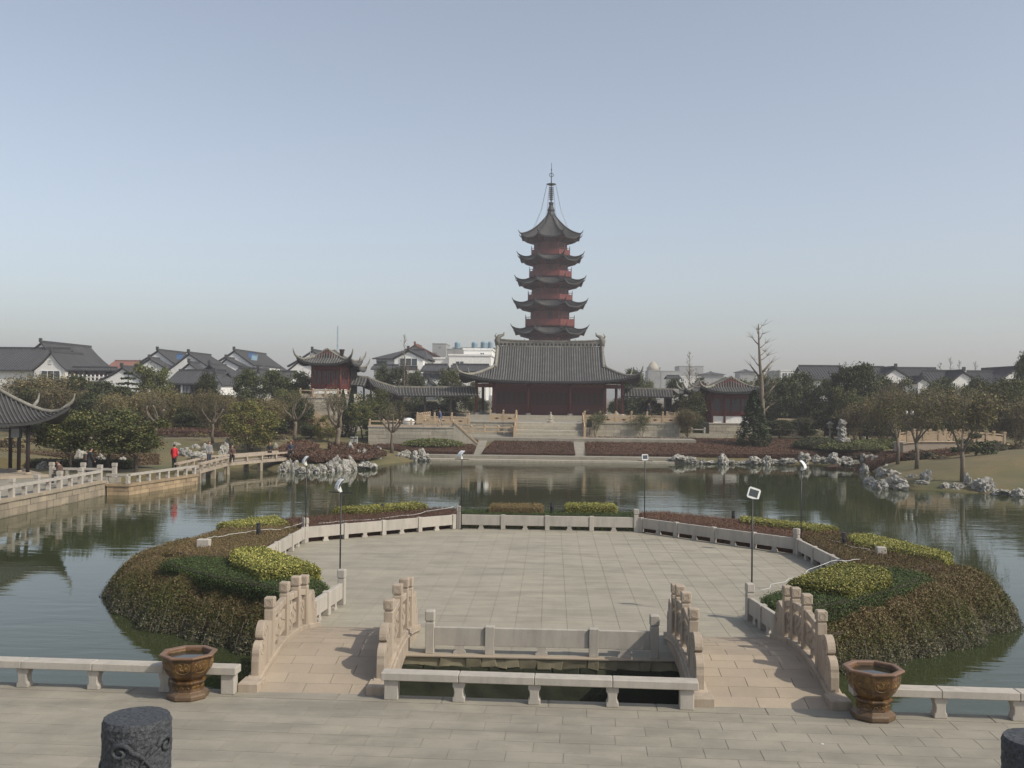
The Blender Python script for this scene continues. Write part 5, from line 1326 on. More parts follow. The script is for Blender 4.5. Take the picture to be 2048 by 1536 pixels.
q = fl(140, 958); quay_rail((-31.6,61.9),(-27.6,62.0),2,0,'short stone bench rail beside the kiosk steps',True,.55)
# kiosk
t = thing('kiosk', 'dark timber kiosk with upswept grey roof at the left edge of the picture', 'kiosk', (-35.85, 61.5, .15), math.radians(42.5))
MB().box(-3.1,3.1,-3.1,3.1,-.15,0).build('floor', M['deck'], t)
zk = at(0,845,58.6).z - .15
xieshan(t, 4.1, 3.75, .7, zk-.05, 2.25, .85, .2, 'tiledark', .32, .42, .4, gable='kioskwood', corner_p=3.2, hornr=.07)
main_ridge(t, .8, zk+2.15, .3, .1)
CP = [(x, y) for x in (-2.1,0,2.1) for y in (-2.1,0,2.1) if (x, y) != (0, 0)]
for x, y in CP:
    c_ = MB().lathe([(.12,.12),(.12,zk+.35)], 12, (x,y,0)).build('column', M['kioskwood'], t, smooth=True); MB().lathe([(.2,0),(.23,.06),(.15,.13)], 12, (x,y,0)).build('column_base', M['deck'], c_)
for s_ in (-2.1, 2.1):
    MB().box(-2.2,2.2,s_-.06,s_+.06,zk-.12,zk+.3).build('beam', M['kioskwood'], t); MB().box(s_-.06,s_+.06,-2.03,2.03,zk-.12,zk+.3).build('beam', M['kioskwood'], t)
    MB().box(-2.1,2.1,s_-.03,s_+.03,zk-.45,zk-.38).build('fretwork_rail', M['kioskwood'], t); MB().box(s_-.03,s_+.03,-2.0,2.0,zk-.45,zk-.38).build('fretwork_rail', M['kioskwood'], t)
    for i in range(15):
        v = -1.96+i*.28; MB().box(v-.02,v+.02,s_-.025,s_+.025,zk-.38,zk-.12).build('fretwork_bar', M['kioskwood'], t); MB().box(s_-.025,s_+.025,v-.02,v+.02,zk-.38,zk-.12).build('fretwork_bar', M['kioskwood'], t)
MB().box(-2.03,2.03,-2.03,2.03,zk+.25,zk+.29).build('ceiling', M['darkwood'], t)
q = at(32,876,61.3)
l = thing('lantern', 'square hanging lantern with dark frame in the kiosk', 'lantern', q, .3)
MB().box(-.26,.26,-.26,.26,.04,.7).build('lantern_glass', M['ironglass'], l)
for a in (-1,1):
    for b in (-1,1): MB().box(a*.27-.03,a*.27+.03,b*.27-.03,b*.27+.03,0,.75).build('lantern_frame', M['black'], l)
MB().box(-.32,.32,-.32,.32,.73,.8).build('lantern_top', M['black'], l); MB().tube([(0,0,.8),(0,0,1.2)],.015,5).build('chain', M['black'], l)

# zigzag bridge
ZB = [(-25.2,68.2),(-25.7,76.0),(-22.6,83.8)]
t = thing('zigzag_bridge', 'flat pinkish stone zigzag footbridge with low bench rails on the left', 'bridge', (0,0,0))
for i in range(2):
    A = Vector((*ZB[i], 0)); B = Vector((*ZB[i+1], 0)); d = (B-A).normalized(); nr = Vector((d.y, -d.x, 0))
    MB().beam(A + Vector((0,0,-.12)), B + Vector((0,0,-.12)), 1.7, .24).build('deck_slab', M['pink'], t)
    for s_ in (-1, 1):
        MB().beam(A + nr*s_*.8 + Vector((0,0,.42)), B + nr*s_*.8 + Vector((0,0,.42)), .26, .13).build('rail_beam', M['pink'], t)
        L = (B-A).length
        for q in range(5): p = A + d*L*(.06+.88*q/4) + nr*s_*.8; MB().beam(p, p+Vector((0,0,.36)), .24, .16, d).build('rail_leg', M['pink'], t)
    for q in (.02, .5, .98): p = A + d*(B-A).length*q; MB().beam(p+nr*.7+Vector((0,0,-2)), p+nr*.7+Vector((0,0,-.24)), .3, .3, d).build('pier', M['quay_grey'], t); MB().beam(p-nr*.7+Vector((0,0,-2)), p-nr*.7+Vector((0,0,-.24)), .3, .3, d).build('pier', M['quay_grey'], t)

# ------------------------------------------------------------------ far bank: shore steps, terraces, stairs, railings
MB().box(-11.6,11.6,94.2,95.4,-2,-.72).build('shore_step', M['terrace'], kind='structure')
MB().box(-12,12,95.4,97.3,-2,-.42).build('shore_walk', M['paving'], kind='structure')
def ramp(x0, x1, y0, z0, y1, z1, nm, mat): 
    return MB().add([(x0,y0,z0-1),(x1,y0,z0-1),(x1,y1,z0-1),(x0,y1,z0-1),(x0,y0,z0),(x1,y0,z0),(x1,y1,z1),(x0,y1,z1)], [(3,2,1,0),(4,5,6,7),(0,1,5,4),(1,2,6,5),(2,3,7,6),(3,0,4,7)]).build(nm, M[mat], kind='structure')
ramp(-7.6,-6.75,97.3,-.42,106,.95,'path','paving'); ramp(2.3,3.4,97.3,-.42,106,.95,'path','paving')
MB().box(-9.6,15,104.0,112.05,-1,.95).build('terrace_walk', M['paving'], kind='structure')
TZ = 2.3
MB().box(-14.6,14.3,112.4,146,-.5,TZ).build('hall_terrace', M['paving'], kind='structure')
MB().box(-11.2,10.6,126.6,146,TZ-.2,HZ-.34).build('hall_platform', M['terrace'], kind='structure')
MB().box(-10.9,10.3,127.1,145.5,HZ-.36,HZ).build('hall_platform', M['terrace'], kind='structure')
stone_wall((3.6,112.0),(14.3,112.0),.6,TZ,'terrace_wall','pale stone block retaining wall right of the main stairs','retaining wall','terrace',1.0,.34,cope='terrace')
stone_wall((-14.6,112.0),(-3.95,112.0),.6,TZ,'terrace_wall','pale stone block retaining wall left of the main stairs','retaining wall','terrace',1.0,.34,cope='terrace')
stone_wall((14.3,112.1),(14.3,128),.6,TZ,'terrace_wall','side return of the right terrace wall by the low gallery','retaining wall','terrace',1.0,.34,parts=False)
ct2 = thing('main_stairs', 'broad two-flight stone stairs rising to the temple hall', 'stairs', (-.2,105.6,.95))
for k in range(5): MB().box(-3.6,3.6,k*.36,6.5,k*.14,(k+1)*.14).build('step', M['terrace'], ct2)
for k in range(5): MB().box(-3.6,3.6,3.6+k*.36,8.5,.70+k*.135,.70+(k+1)*.135).build('step', M['terrace'], ct2)
for s_ in (-1,1):
    MB().ext([(0,0),(1.9,.78),(3.6,.78),(5.5,1.45),(6.6,1.45),(6.6,-.3),(0,-.3)],(s_*3.72-.13,0,0),(0,1,0),(0,0,1),(.26,0,0)).build('stringer', M['rail_orange'], ct2)
    for y, z in ((.2,.05),(1.9,.78),(3.6,.78),(5.5,1.45)):
        MB().box(s_*3.72-.12,s_*3.72+.12,y-.12,y+.12,z,z+1.15).build('post', M['rail_orange'], ct2)
    for (y0,z0,y1,z1) in ((.3,.1,1.8,.75),(2.0,.8,3.5,.8),(3.7,.85,5.4,1.45)):
        MB().add([(s_*3.72-.05,y0,z0+.1),(s_*3.72+.05,y0,z0+.1),(s_*3.72+.05,y1,z1+.1),(s_*3.72-.05,y1,z1+.1),(s_*3.72-.05,y0,z0+.85),(s_*3.72+.05,y0,z0+.85),(s_*3.72+.05,y1,z1+.85),(s_*3.72-.05,y1,z1+.85)],[(3,2,1,0),(4,5,6,7),(0,1,5,4),(1,2,6,5),(2,3,7,6),(3,0,4,7)]).build('panel', M['rail_orange'], ct2)
# left wing terrace
LW = 2.0
MB().poly([(-18.6,100.9),(-10,100.9),(-10,112.4),(-18.6,112.4)], -.5, LW).build('wing_terrace', M['paving'], kind='structure')
stone_wall((-18.6,100.5),(-9.9,100.5),-.2,LW,'terrace_wall','grey stone wall of the left wing terrace behind the green mound','retaining wall','terrace',1.3,.4,cope='granite')
stone_wall((-18.6,112.4),(-18.6,100.6),-.2,LW,'terrace_wall','left side return of the wing terrace wall','retaining wall','terrace',1.3,.4,parts=False)
ws = thing('side_stairs', 'narrow stone stairs descending to the right from the left wing terrace', 'stairs', (-9.9,100.6,-.2))
for k in range(10): MB().box(k*.2,(k+1)*.2,0,1.8,0,2.2-(k+1)*.2).build('step', M['terrace'], ws)
MB().add([(0,-.1,0),(2.4,-.1,0),(2.4,0,0),(0,0,0),(0,-.1,2.75),(2.4,-.1,.55),(2.4,0,.55),(0,0,2.75)],[(3,2,1,0),(4,5,6,7),(0,1,5,4),(1,2,6,5),(2,3,7,6),(3,0,4,7)]).build('stringer', M['terrace'], ws)
MB().beam((0,-.05,2.85),(2.5,-.05,.65),.2,.16).build('handrail', M['rail_orange'], ws)
def panel_rail(A, B, n, z, label, H=.85, mat='rail_orange', solid=True, ph=None):
    A = Vector((*A, z)); B = Vector((*B, z)); d = B-A; L = d.length; t = thing('balustrade', label, 'balustrade', A, math.atan2(d.y, d.x)); ph = ph or H+.35
    for i in range(n+1):
        x = L*i/n; p = MB().box(x-.1,x+.1,-.1,.1,0,ph-.12).build('post', M[mat], t); MB().lathe([(.1,ph-.1),(.12,ph-.02),(.1,ph+.06),(.02,ph+.1)],8,(x,0,0)).build('post_finial', M[mat], p)
        if i < n:
            a, b = x+.1, L*(i+1)/n-.1
            if solid:
                p = MB().box(a,b,-.05,.05,.08,H-.2).build('panel', M[mat], t); xm=(a+b)/2
                MB().add([(xm-.3,-.056,H*.4),(xm,-.056,H*.4-.1),(xm+.3,-.056,H*.4),(xm,-.056,H*.4+.1)],[(0,1,2,3)]).build('panel_opening', M['darkwood'], p)
                MB().box(a,b,-.08,.08,H-.14,H).build('handrail', M[mat], t)
            else: MB().box(a,b,-.07,.07,H-.13,H).build('handrail', M[mat], t); MB().box(a,b,-.05,.05,.0,.12).build('base_rail', M[mat], t)
    return t
panel_rail((3.7,112.2),(14.2,112.2),6,TZ+.14,'ochre panelled stone balustrade on the terrace right of the main stairs')
panel_rail((14.25,112.3),(14.25,124),6,TZ,'ochre balustrade running back along the right end of the hall terrace')
panel_rail((-6.9,112.2),(-4.0,112.2),2,TZ+.14,'short ochre balustrade just left of the main stairs')
panel_rail((-15.0,110.8),(-9.2,110.8),3,LW+.1,'ochre panelled balustrade behind the walker on the left wing terrace')
panel_rail((-15.0,111.0),(-15.0,122),6,LW,'ochre balustrade running back at the left end of the hall terrace')
panel_rail((-18.5,100.75),(-10,100.75),6,LW+.14,'open low stone rail along the edge of the left wing terrace',.55,'rail_orange',False,.62)
panel_rail((-10.0,106),(-4.2,106),4,.95+.5,'low open stone rail between wing terrace and main stairs',.55,'rail_orange',False,.62)
panel_rail((14.4,113.5),(17.3,113.5),2,1.2,'low white stone rail between terrace and right pavilion',.6,'granite',False,.66)
stone_wall((14.4,113.2),(20.5,113.2),.4,1.3,'terrace_wall','low stone wall in front of the right pavilion','retaining wall','terrace',1.0,.3,parts=False)

# galleries with tiled roofs
def gallery(pts, w_, label, zoff_eave, H, floorz, cat='gallery', px_rows=.36):
    """pts: (x,y,z ridge)"""
    t = thing('covered_gallery', label, cat, (pts[0][0], pts[0][1], 0)); o = Vector(t.location)
    P = [Vector(p) - o for p in pts]; mb = MB(); rows = MB(); rd = MB(); post = []
    for a, b in zip(P[:-1], P[1:]):
        d = b - a; dh = Vector((d.x, d.y, 0)).normalized(); nr = Vector((dh.y, -dh.x, 0)); L = Vector((d.x, d.y, 0)).length
        for s_ in (-1, 1):
            prof = [(0,0),(w_*.45,-H*.6),(w_,-H)]
            for (u0,v0),(u1,v1) in zip(prof[:-1], prof[1:]):
                for k_ in (0, -.12):
                    mb.add([a+nr*s_*u0+Vector((0,0,v0+k_)), b+nr*s_*u0+Vector((0,0,v0+k_)), b+nr*s_*u1+Vector((0,0,v1+k_)), a+nr*s_*u1+Vector((0,0,v1+k_))], [(0,1,2,3)])
            n = int(L / px_rows)
            for k in range(n):
                c = a + d*(k+.5)/n; rows.tube([c+nr*s_*u_+Vector((0,0,v_+.03)) for u_, v_ in prof], .075, 4)
        rd.beam(a+Vector((0,0,.06)), b+Vector((0,0,.06)), .22, .2)
    r = mb.build('roof', M['tile'], t); rows.build('tile_rows', M['tilelight'], r, kind='stuff'); rd.build('main_ridge', M['ridge'], t)
    Lt = 0
    for a, b in zip(P[:-1], P[1:]):
        L = (b-a).length; n = max(1, round(L/3.2)); d = (b-a)/n; dh = Vector((d.x,d.y,0)).normalized(); nr = Vector((dh.y,-dh.x,0))
        for k in range(n):
            for s_ in (-1,1):
                p = a + d*k + nr*s_*w_*.62; z1 = p.z - H*.75
                MB().beam((p.x,p.y,floorz), (p.x,p.y,z1), .2, .2, (1,0,0)).build('column', M['darkwood'], t)
                p2 = a + d*(k+1) + nr*s_*w_*.62
                MB().beam((p.x,p.y,z1-.1),(p2.x,p2.y,p2.z-H*.75-.1), .14, .3).build('beam', M['darkwood'], t)
                MB().beam((p.x,p.y,floorz+.75),(p2.x,p2.y,floorz+.75+(p2.z-p.z)), .08, .08).build('bench_rail', M['darkwood'], t)
                for q in range(1,4): c = p.lerp(p2,q/4); MB().beam((c.x,c.y,floorz+.1),(c.x,c.y,floorz+.75), .06,.06,(1,0,0)).build('baluster', M['darkwood'], t)
    return t
def gp(px, py, Y): q = at(px, py, Y); return (q.x, q.y, q.z)
gallery([gp(700,752,126), gp(735,755,126), gp(762,766,127), gp(790,774,128), gp(850,775,129), gp(952,774,130)], 1.9, 'dark sloping covered gallery between left pavilion and hall', 0, 1.1, 2.3)
gallery([gp(1246,777,131), gp(1300,778,131), gp(1345,779,131)], 1.6, 'short dark covered gallery on the right of the hall', 0, 1.0, 2.3)
gallery([gp(1345,779.5,131), gp(1352,780,139), gp(1358,780.5,150)], 1.6, 'gallery wing going back behind the right gallery', 0, 1.0, 2.3)

# ------------------------------------------------------------------ pavilions
def pavilion(pxl, pxr, py_floor, py_eave, py_ridge, Y, dp, label, eave_over, lift_py, hornk, tall_base=None, sidewing=False, lattice=6, white_h=.8, name='pavilion'):
    a = at(pxl, py_floor, Y); b = at(pxr, py_floor, Y); w_ = b.x - a.x; cx_ = (a.x+b.x)/2; zf = a.z
    t = thing(name, label, 'pavilion', (cx_, Y, zf)); ze = at((pxl+pxr)/2, py_eave, Y-eave_over).z - zf; zr = at((pxl+pxr)/2, py_ridge, Y).z - zf
    hw = w_/2; before = set(bpy.data.objects)
    xieshan(t, dp/2+eave_over, hw+eave_over, dp/2-.2, ze, zr-ze, at(0,0,Y).z*0 + lift_py, .27, 'tilelight', .34, hornk, .35, ridge_ax='y', gable='redbright', corner_p=3.5, hornr=.09)
    for o in set(bpy.data.objects)-before:
        if o.parent == t: o.location.y += dp/2
    H = ze + .1
    MB().box(-hw+.1,hw-.1,.1,dp-.1,0,H+.1).build('wall', M['maroon'], t)
    MB().box(-hw+.12,hw-.12,.03,.12,.0,white_h).build('white_wall', M['white'], t) if white_h else None
    MB().box(hw-.12,hw-.04,.2,dp-.2,.0,white_h).build('white_wall', M['white'], t) if white_h else None
    for x in (-hw, -hw+w_*.33 if lattice < 6 else None, hw):
        if x is None: continue
        for y in (0, dp): MB().lathe([(.14,0),(.14,H)],10,(x,y,0)).build('column', M['redbright'], t, smooth=True)
    MB().box(-hw,hw,-.07,.1,H-.75,H-.45).build('beam', M['redbright'], t); MB().box(hw-.1,hw+.07,.1,dp,H-.75,H-.45).build('beam', M['redbright'], t)
    MB().box(-hw,hw,-.05,.1,H-.4,H).build('beam', M['maroon'], t)
    z0, z1 = white_h + .05, H-.8
    n = lattice
    for side in (0, 1):
        L = w_ if side == 0 else dp
        for k in range(n if side == 0 else 3):
            nn = n if side == 0 else 3
            u0, u1 = -hw + L*k/nn if side == 0 else dp*k/nn, -hw + L*(k+1)/nn if side == 0 else dp*(k+1)/nn
            def bx(ua, ub, d0, d1, za, zb, mb): return mb.box(ua,ub,-d1,-d0,za,zb) if side == 0 else mb.box(hw+d0,hw+d1,ua,ub,za,zb)
            win = bx(u0+.06,u1-.06,-.06,-.02,z0+.5,z1-.1,MB()).build('window', M['glass'], t); f = MB()
            for (ua,ub,za,zb) in ((u0+.03,u0+.1,z0,z1),(u1-.1,u1-.03,z0,z1),(u0,u1,z0,z0+.12),(u0,u1,z0+.42,z0+.55),(u0,u1,z1-.14,z1),((u0+u1)/2-.015,(u0+u1)/2+.015,z0+.5,z1)): bx(ua,ub,-.02,.04,za,zb,f)
            for q in range(1,4): bx(u0,u1,-.015,.02,z0+.5+(z1-z0-.6)*q/4-.012,z0+.5+(z1-z0-.6)*q/4+.012,f)
            f.build('window_frame', M['redbright'], win)
            bx(u0+.1,u1-.1,-.05,.0,z0+.1,z0+.44,MB()).build('window_panel', M['red'], win)
    return t, zf, cx_, hw
t, zf, pxx, hw = pavilion(624,680,787,727,699,118,4.6,'red latticed pavilion with flying eaves on a tall stone tower, left of the hall',1.55,0.6,.62,white_h=.55)
tw_ = stone_wall((pxx-hw-1.2,116.6),(pxx+hw+1.6,116.6),.3,zf-.55,'stone_tower','tall grey stone podium under the left red pavilion','tower','terrace',1.4,.5,th=7.5,cope='granite')
panel_rail((pxx-hw-1.1,116.8),(pxx+hw+1.5,116.8),4,zf-.42,'open stone railing round the top of the left pavilion tower',.85,'rail_orange',False,.95)
MB().poly([(pxx-hw-1.1,116.9),(pxx+hw+1.4,116.9),(pxx+hw+1.4,124),(pxx-hw-1.1,124)], zf-.5, zf-.01).build('tower_floor', M['terrace'], kind='structure')
rs = thing('tower_stairs','curving outer stair wall of the left pavilion tower','stairs',(pxx+hw-4,115.2,.4))
for k in range(9): MB().box(k*.45,(k+1)*.45,0,1.3,0,3.0-k*.3).build('step', M['rail_orange'], rs)
MB().beam((0,-.05,3.8),(4.2,-.05,1.0),.14,.5).build('parapet', M['rail_orange'], rs)
t2, zf2, px2, hw2 = pavilion(1424,1500,846,784,755,122,5.0,'red windowed pavilion with white dado and grey gabled roof, right of the hall',1.6,0.6,.5,lattice=4,white_h=.85)
stone_wall((px2-hw2-.4,121.6),(px2+hw2+.4,121.6),.4,zf2-.1,'stone_podium','pale stone block base under the right red pavilion','podium','terrace',1.1,.45,th=6,cope='granite')
# back roofs of both pavilions (a second hall just behind each)
for (pxl,pxr,pf,pe,pr_,Y,lb) in ((672,708,790,741,728,126,'second dark roofed wing with upturned eaves behind the left pavilion'),(1380,1422,840,788,775,130,'low dark wing with upturned eaves behind the right pavilion')):
    a = at(pxl,pf,Y); b = at(pxr,pf,Y); cx_ = (a.x+b.x)/2; hw_ = (b.x-a.x)/2; t = thing('pavilion_wing', lb, 'wing', (cx_,Y,a.z)); ze=at(pxl,pe,Y).z-a.z
    before = set(bpy.data.objects); xieshan(t, 3.0, hw_+1.1, 1.6, ze, 1.6, .6, .27, 'tilelight', .3, .55, .35, ridge_ax='y', gable='maroon', corner_p=3.5)
    MB().box(-hw_,hw_,-2,2,-4,ze+.1).build('wall', M['darkwood'], t)
cp = at(684,702,121); o = MB().lathe([(.1,-1.2),(.16,.0),(.34,.85),(.36,.9),(.02,.9)],12,(cp.x,121,cp.z-.7)).build('roof_finial', M['darkwood'], None); tag(o,'small dark funnel shaped finial rising behind the left pavilion roof','finial')
o = stone_wall((26.5,118),(29.5,118),.4,3.0,'garden_wall','short ochre garden wall with fan window right of the right pavilion','garden wall','rail_orange',1.2,.5,parts=False)
# ------------------------------------------------------------------ houses behind the trees
def gable_house(pk, le, re, pyb, Y, L, label, curve=0.0, win=(), wall='white', roof='houseroof', name='house', over=.35, canopy=None):
    """pk, le, re: (px,py) of ridge end, left and right eave on the gable plane at distance Y; extends L back"""
    K = at(*pk, Y); A = at(*le, Y); B = at(*re, Y); zb = at(pk[0], pyb, Y).z; o = Vector((K.x, Y, zb))
    t = thing(name, label, 'house', o)
    def slope(P0, P1, n=6):
        pts = []
        for i in range(n+1):
            u_ = i/n; z = P0.z + (P1.z-P0.z) * ((1+curve)*u_ - curve*u_*u_); pts.append((P0.x+(P1.x-P0.x)*u_-o.x, z-o.z))
        return pts
    lp = slope(K, A); rp = slope(K, B); poly = lp[::-1] + rp[1:]
    vs = poly + [(poly[-1][0], 0), (poly[0][0], 0)]
    MB().ext([(x, z-.12) if i < len(poly) else (x, z) for i, (x, z) in enumerate(vs)], (0,0,0), (1,0,0), (0,0,1), (0,L,0)).build('wall', M[wall], t)
    mb = MB()
    for side in (lp, rp):
        q = side[:]; dx, dz_ = q[-1][0]-q[-2][0], q[-1][1]-q[-2][1]; l_ = math.hypot(dx, dz_); q.append((q[-1][0]+dx/l_*over, q[-1][1]+dz_/l_*over))
        for (x0,z0),(x1,z1) in zip(q[:-1], q[1:]):
            mb.add([(x0,-.28,z0),(x1,-.28,z1),(x1,L+.28,z1),(x0,L+.28,z0),(x0,-.28,z0+.22),(x1,-.28,z1+.22),(x1,L+.28,z1+.22),(x0,L+.28,z0+.22)], [(3,2,1,0),(4,5,6,7),(0,1,5,4),(1,2,6,5),(2,3,7,6),(3,0,4,7)])
    r = mb.build('roof', M[roof], t)
    rows = MB()
    for side in (lp, rp):
        n = int(L / .42)
        for k in range(n):
            y = L*(k+.5)/n; rows.tube([(x, y, z+.22) for x, z in side], .075, 4, False)
    rows.build('tile_rows', M[roof], r, kind='stuff')
    MB().box(-.16,.16,-.3,L+.3,K.z-o.z+.15,K.z-o.z+.5).build('main_ridge', M[roof], r)
    MB().box(-.2,.2,-.5,-.1,K.z-o.z+.2,K.z-o.z+.85).build('ridge_end', M[roof], r)
    for (x0,y0,x1,y1,kind) in win:
        p0 = at(x0,y0,Y); p1 = at(x1,y1,Y); ax, bx_, za, zb_ = p0.x-o.x, p1.x-o.x, p1.z-o.z, p0.z-o.z
        wn = MB().box(ax,bx_,-.02,.3,za,zb_).build('window', M['glass' if kind != 'd' else 'darkwood'], t)
        f = MB(); c_ = .09
        for q in ((ax-c_,ax,za-c_,zb_+c_),(bx_,bx_+c_,za-c_,zb_+c_),(ax,bx_,zb_,zb_+c_),(ax,bx_,za-c_,za)): f.box(q[0],q[1],-.09,.0,q[2],q[3])
        n = max(1, int((bx_-ax)/1.1))
        for q in range(1, n+1): xx = ax+(bx_-ax)*q/(n+1); f.box(xx-.04,xx+.04,-.07,-.021,za,zb_)
        f.build('window_frame', M['maroon' if kind == 'r' else 'whitemetal'], wn)
    return t
def side_house(x0, x1, pyr, pye, pyb, Y, D, label, win=(), wall='white', roof='houseroof', name='house', hipl=0, hipr=0, base_wall=True):
    """ridge runs along x; the roof slope faces the viewer"""
    a = at(x0, pye, Y); b = at(x1, pye, Y); r0 = at(x0, pyr, Y + D/2); zb = at(x0, pyb, Y).z; w_ = b.x-a.x; o = Vector((a.x, Y, zb)); t = thing(name, label, 'house', o)
    zr = at((x0+x1)/2, pyr, Y+D/2).z-zb; ze = at((x0+x1)/2, pye, Y).z-zb
    MB().ext([(.3,0),(D-.3,0),(D-.3,ze-.05),(D/2,zr-.15),(.3,ze-.05)][::-1], (.25+hipl*.9,0,0), (0,1,0), (0,0,1), (w_-.5-hipl*.9-hipr*.9,0,0)).build('wall', M[wall], t)
    if hipl or hipr: MB().box(.4,w_-.4,.35,D-.35,0,ze-.06).build('wall', M[wall], t)
    mb = MB()
    for s_ in (0, 1):
        ye, yr = (-.3, D/2) if s_ == 0 else (D+.3, D/2)
        mb.add([(-.2,ye,ze-.1),(w_+.2,ye,ze-.1),(w_+.2-hipr,yr,zr),(-.2+hipl,yr,zr),(-.2,ye,ze+.1),(w_+.2,ye,ze+.1),(w_+.2-hipr,yr,zr+.2),(-.2+hipl,yr,zr+.2)], [(3,2,1,0),(4,5,6,7),(0,1,5,4),(1,2,6,5),(2,3,7,6),(3,0,4,7)])
    if hipl: mb.add([(-.2,-.3,ze+.1),(-.2,D+.3,ze+.1),(-.2+hipl,D/2,zr+.2)], [(0,1,2)])
    if hipr: mb.add([(w_+.2,-.3,ze+.1),(w_+.2,D+.3,ze+.1),(w_+.2-hipr,D/2,zr+.2)], [(0,1,2)])
    r = mb.build('roof', M[roof], t); rows = MB(); n = int(w_/.42)
    for k in range(n): x = hipl+(w_-hipl-hipr)*(k+.5)/n; rows.tube([(x,-.3,ze+.1),(x,D/2,zr+.2)], .075, 4, False)
    rows.build('tile_rows', M[roof], r, kind='stuff')
    MB().box(hipl,w_-hipr,D/2-.14,D/2+.14,zr+.12,zr+.5).build('main_ridge', M[roof], r)
    for (xa,ya,xb,yb,kind) in win:
        p0 = at(xa,ya,Y); p1 = at(xb,yb,Y); q = (p0.x-o.x,p1.x-o.x,p1.z-o.z,p0.z-o.z)
        if kind == 'c': MB().box(q[0],q[1],.1,.35,q[2],q[3]).build('column', M['white'], t); continue
        if kind == 'b': MB().box(q[0],q[1],.2,.28,q[2],q[3]).build('wall_panel', M['darkwood'], t); continue
        wn = MB().box(q[0],q[1],.12,.27,q[2],q[3]).build('window', M['ironglass' if kind == 'l' else 'glass'], t); f = MB()
        n = max(1, int((q[1]-q[0])/1.2))
        for k in range(0, n+2): xx = q[0]+(q[1]-q[0])*k/(n+1); f.box(xx-.05,xx+.05,.04,.13,q[2]-.08,q[3]+.08)
        f.build('window_frame', M['maroon' if kind == 'r' else 'darkwood'], wn)
    return t
# left
side_house(-60,104,700,741,790,152,12,'long dark roofed wing at the far left edge beyond the trees')
gable_house((103,706),(69,739),(130,738),775,150,10,'white gabled house with a small balcony canopy at the far left',.35,win=((83,742,119,762,'g'),(99,720,103,727,'d')))
gable_house((83,687),(60,703),(136,735),790,158,17,'biggest house on the left with a broad sweeping dark roof',.35)
side_house(136,226,739,741,790,151,3,'dark colonnaded front with red posts under the broad roof', win=((140,743,150,760,'r'),(155,743,170,760,'r'),(175,743,190,760,'r'),(195,743,210,760,'r')), wall='darkwood')
panel_rail((at(140,757,149.5).x,149.5),(at(215,757,149.5).x,149.5),9,at(140,762,149.5).z,'white balcony balustrade below the broad roof at left',.7,'white',False,.9)
side_house(212,276,724,738,780,240,10,'distant house with an orange red tiled roof behind the left houses',roof='redtile',wall='redtile')
gable_house((245,737),(203,760),(290,762),800,146,8,'low white gable wall behind the layered cedar',.2)
gable_house((316,703),(272,730),(362,737),780,172,13,'white gabled house, rear one of the centre-left group',.1)
gable_house((300,719),(275,733),(334,738),780,168,5,'small lower white gable in front of the rear centre-left house',.1)
gable_house((378,709),(333,743),(440,746),790,160,10,'large white gable at centre left with a dark roof to the right',.1)
gable_house((379,728),(358,745),(402,745),790,156,4,'small white gable nested under the large centre-left gable',.1)
gable_house((420,732),(412,738),(470,768),800,150,7,'dark sloping roof with a pale verge left of the ochre bush',.1,wall='houseroof')
side_house(334,432,745,768,860,140,9,'dark timber fronted house with white columns and a lit window', win=((345,770,362,835,'b'),(366,771,381,786,'l'),(384,772,430,835,'b'),(361,768,364,840,'c'),(366,800,372,815,'l')), wall='darkwood')
gable_house((430,748),(418,764),(443,768),790,140.5,6,'small white gable end of the dark timber house',.1)
side_house(460,518,741,756,800,148,8,'long low dark roof behind the umbrella tree')
gable_house((517,741),(510,754),(523,755),800,148,5,'tiny white gable at the end of the long low roof',.1)
side_house(519,580,747,762,800,150,8,'low dark roof right of the tiny white gable')
gable_house((469,703),(436,724),(518,738),790,174,19,'white gabled terrace house with dormers and blue solar heaters, centre left',.1)
gable_house((453,719),(440,730),(494,739),790,170,5,'small low white gable before the dormered terrace',.1)
for k in range(4):
    q = at(517+k*11, 742-k*-1.0, 168-k*0+k*4.2); t = thing('dormer', ('first','second','third','fourth')[k]+' white dormer bay from the left on the dormered terrace', 'dormer', (q.x,q.y,q.z-2.2), 0, 'white dormer bays of the centre-left terrace')
    MB().box(-.75,.35,0,3,0,3.0).build('wall', M['white'], t); MB().box(.38,1.1,.3,3,0,2.2).build('window', M['glass'], t); MB().box(-.85,.5,-.2,3,3.0,3.2).build('roof', M['houseroof'], t)
for a in ((358,714,170,'blue solar panel on the rear centre-left roof'),(502,711,170,'blue solar panel high on the dormered terrace roof'),(508,716,168,'turquoise sheet on the dormered terrace roof')):
    q = at(a[0],a[1],a[2]); o = MB().add([(-.5,0,-.3),(.5,0,-.45),(.5,.5,.3),(-.5,.5,.45)],[(0,1,2,3)]).ext([(-.5,-.1),(.5,-.1),(.5,.1),(-.5,.1)],(0,.5,.5),(1,0,0),(0,0,1),(0,.2,0)).build('solar_heater', M['tank'] if 'turq' in a[3] else M['blue']); o.location = q; tag(o, a[3], 'solar heater')
gable_house((625,703),(578,732),(665,728),790,176,10,'white gabled house peeking out behind the left pavilion roof',.1)
gable_house((600,722),(572,745),(660,745),790,170,8,'lower white gable just left of the left pavilion eave',.1)
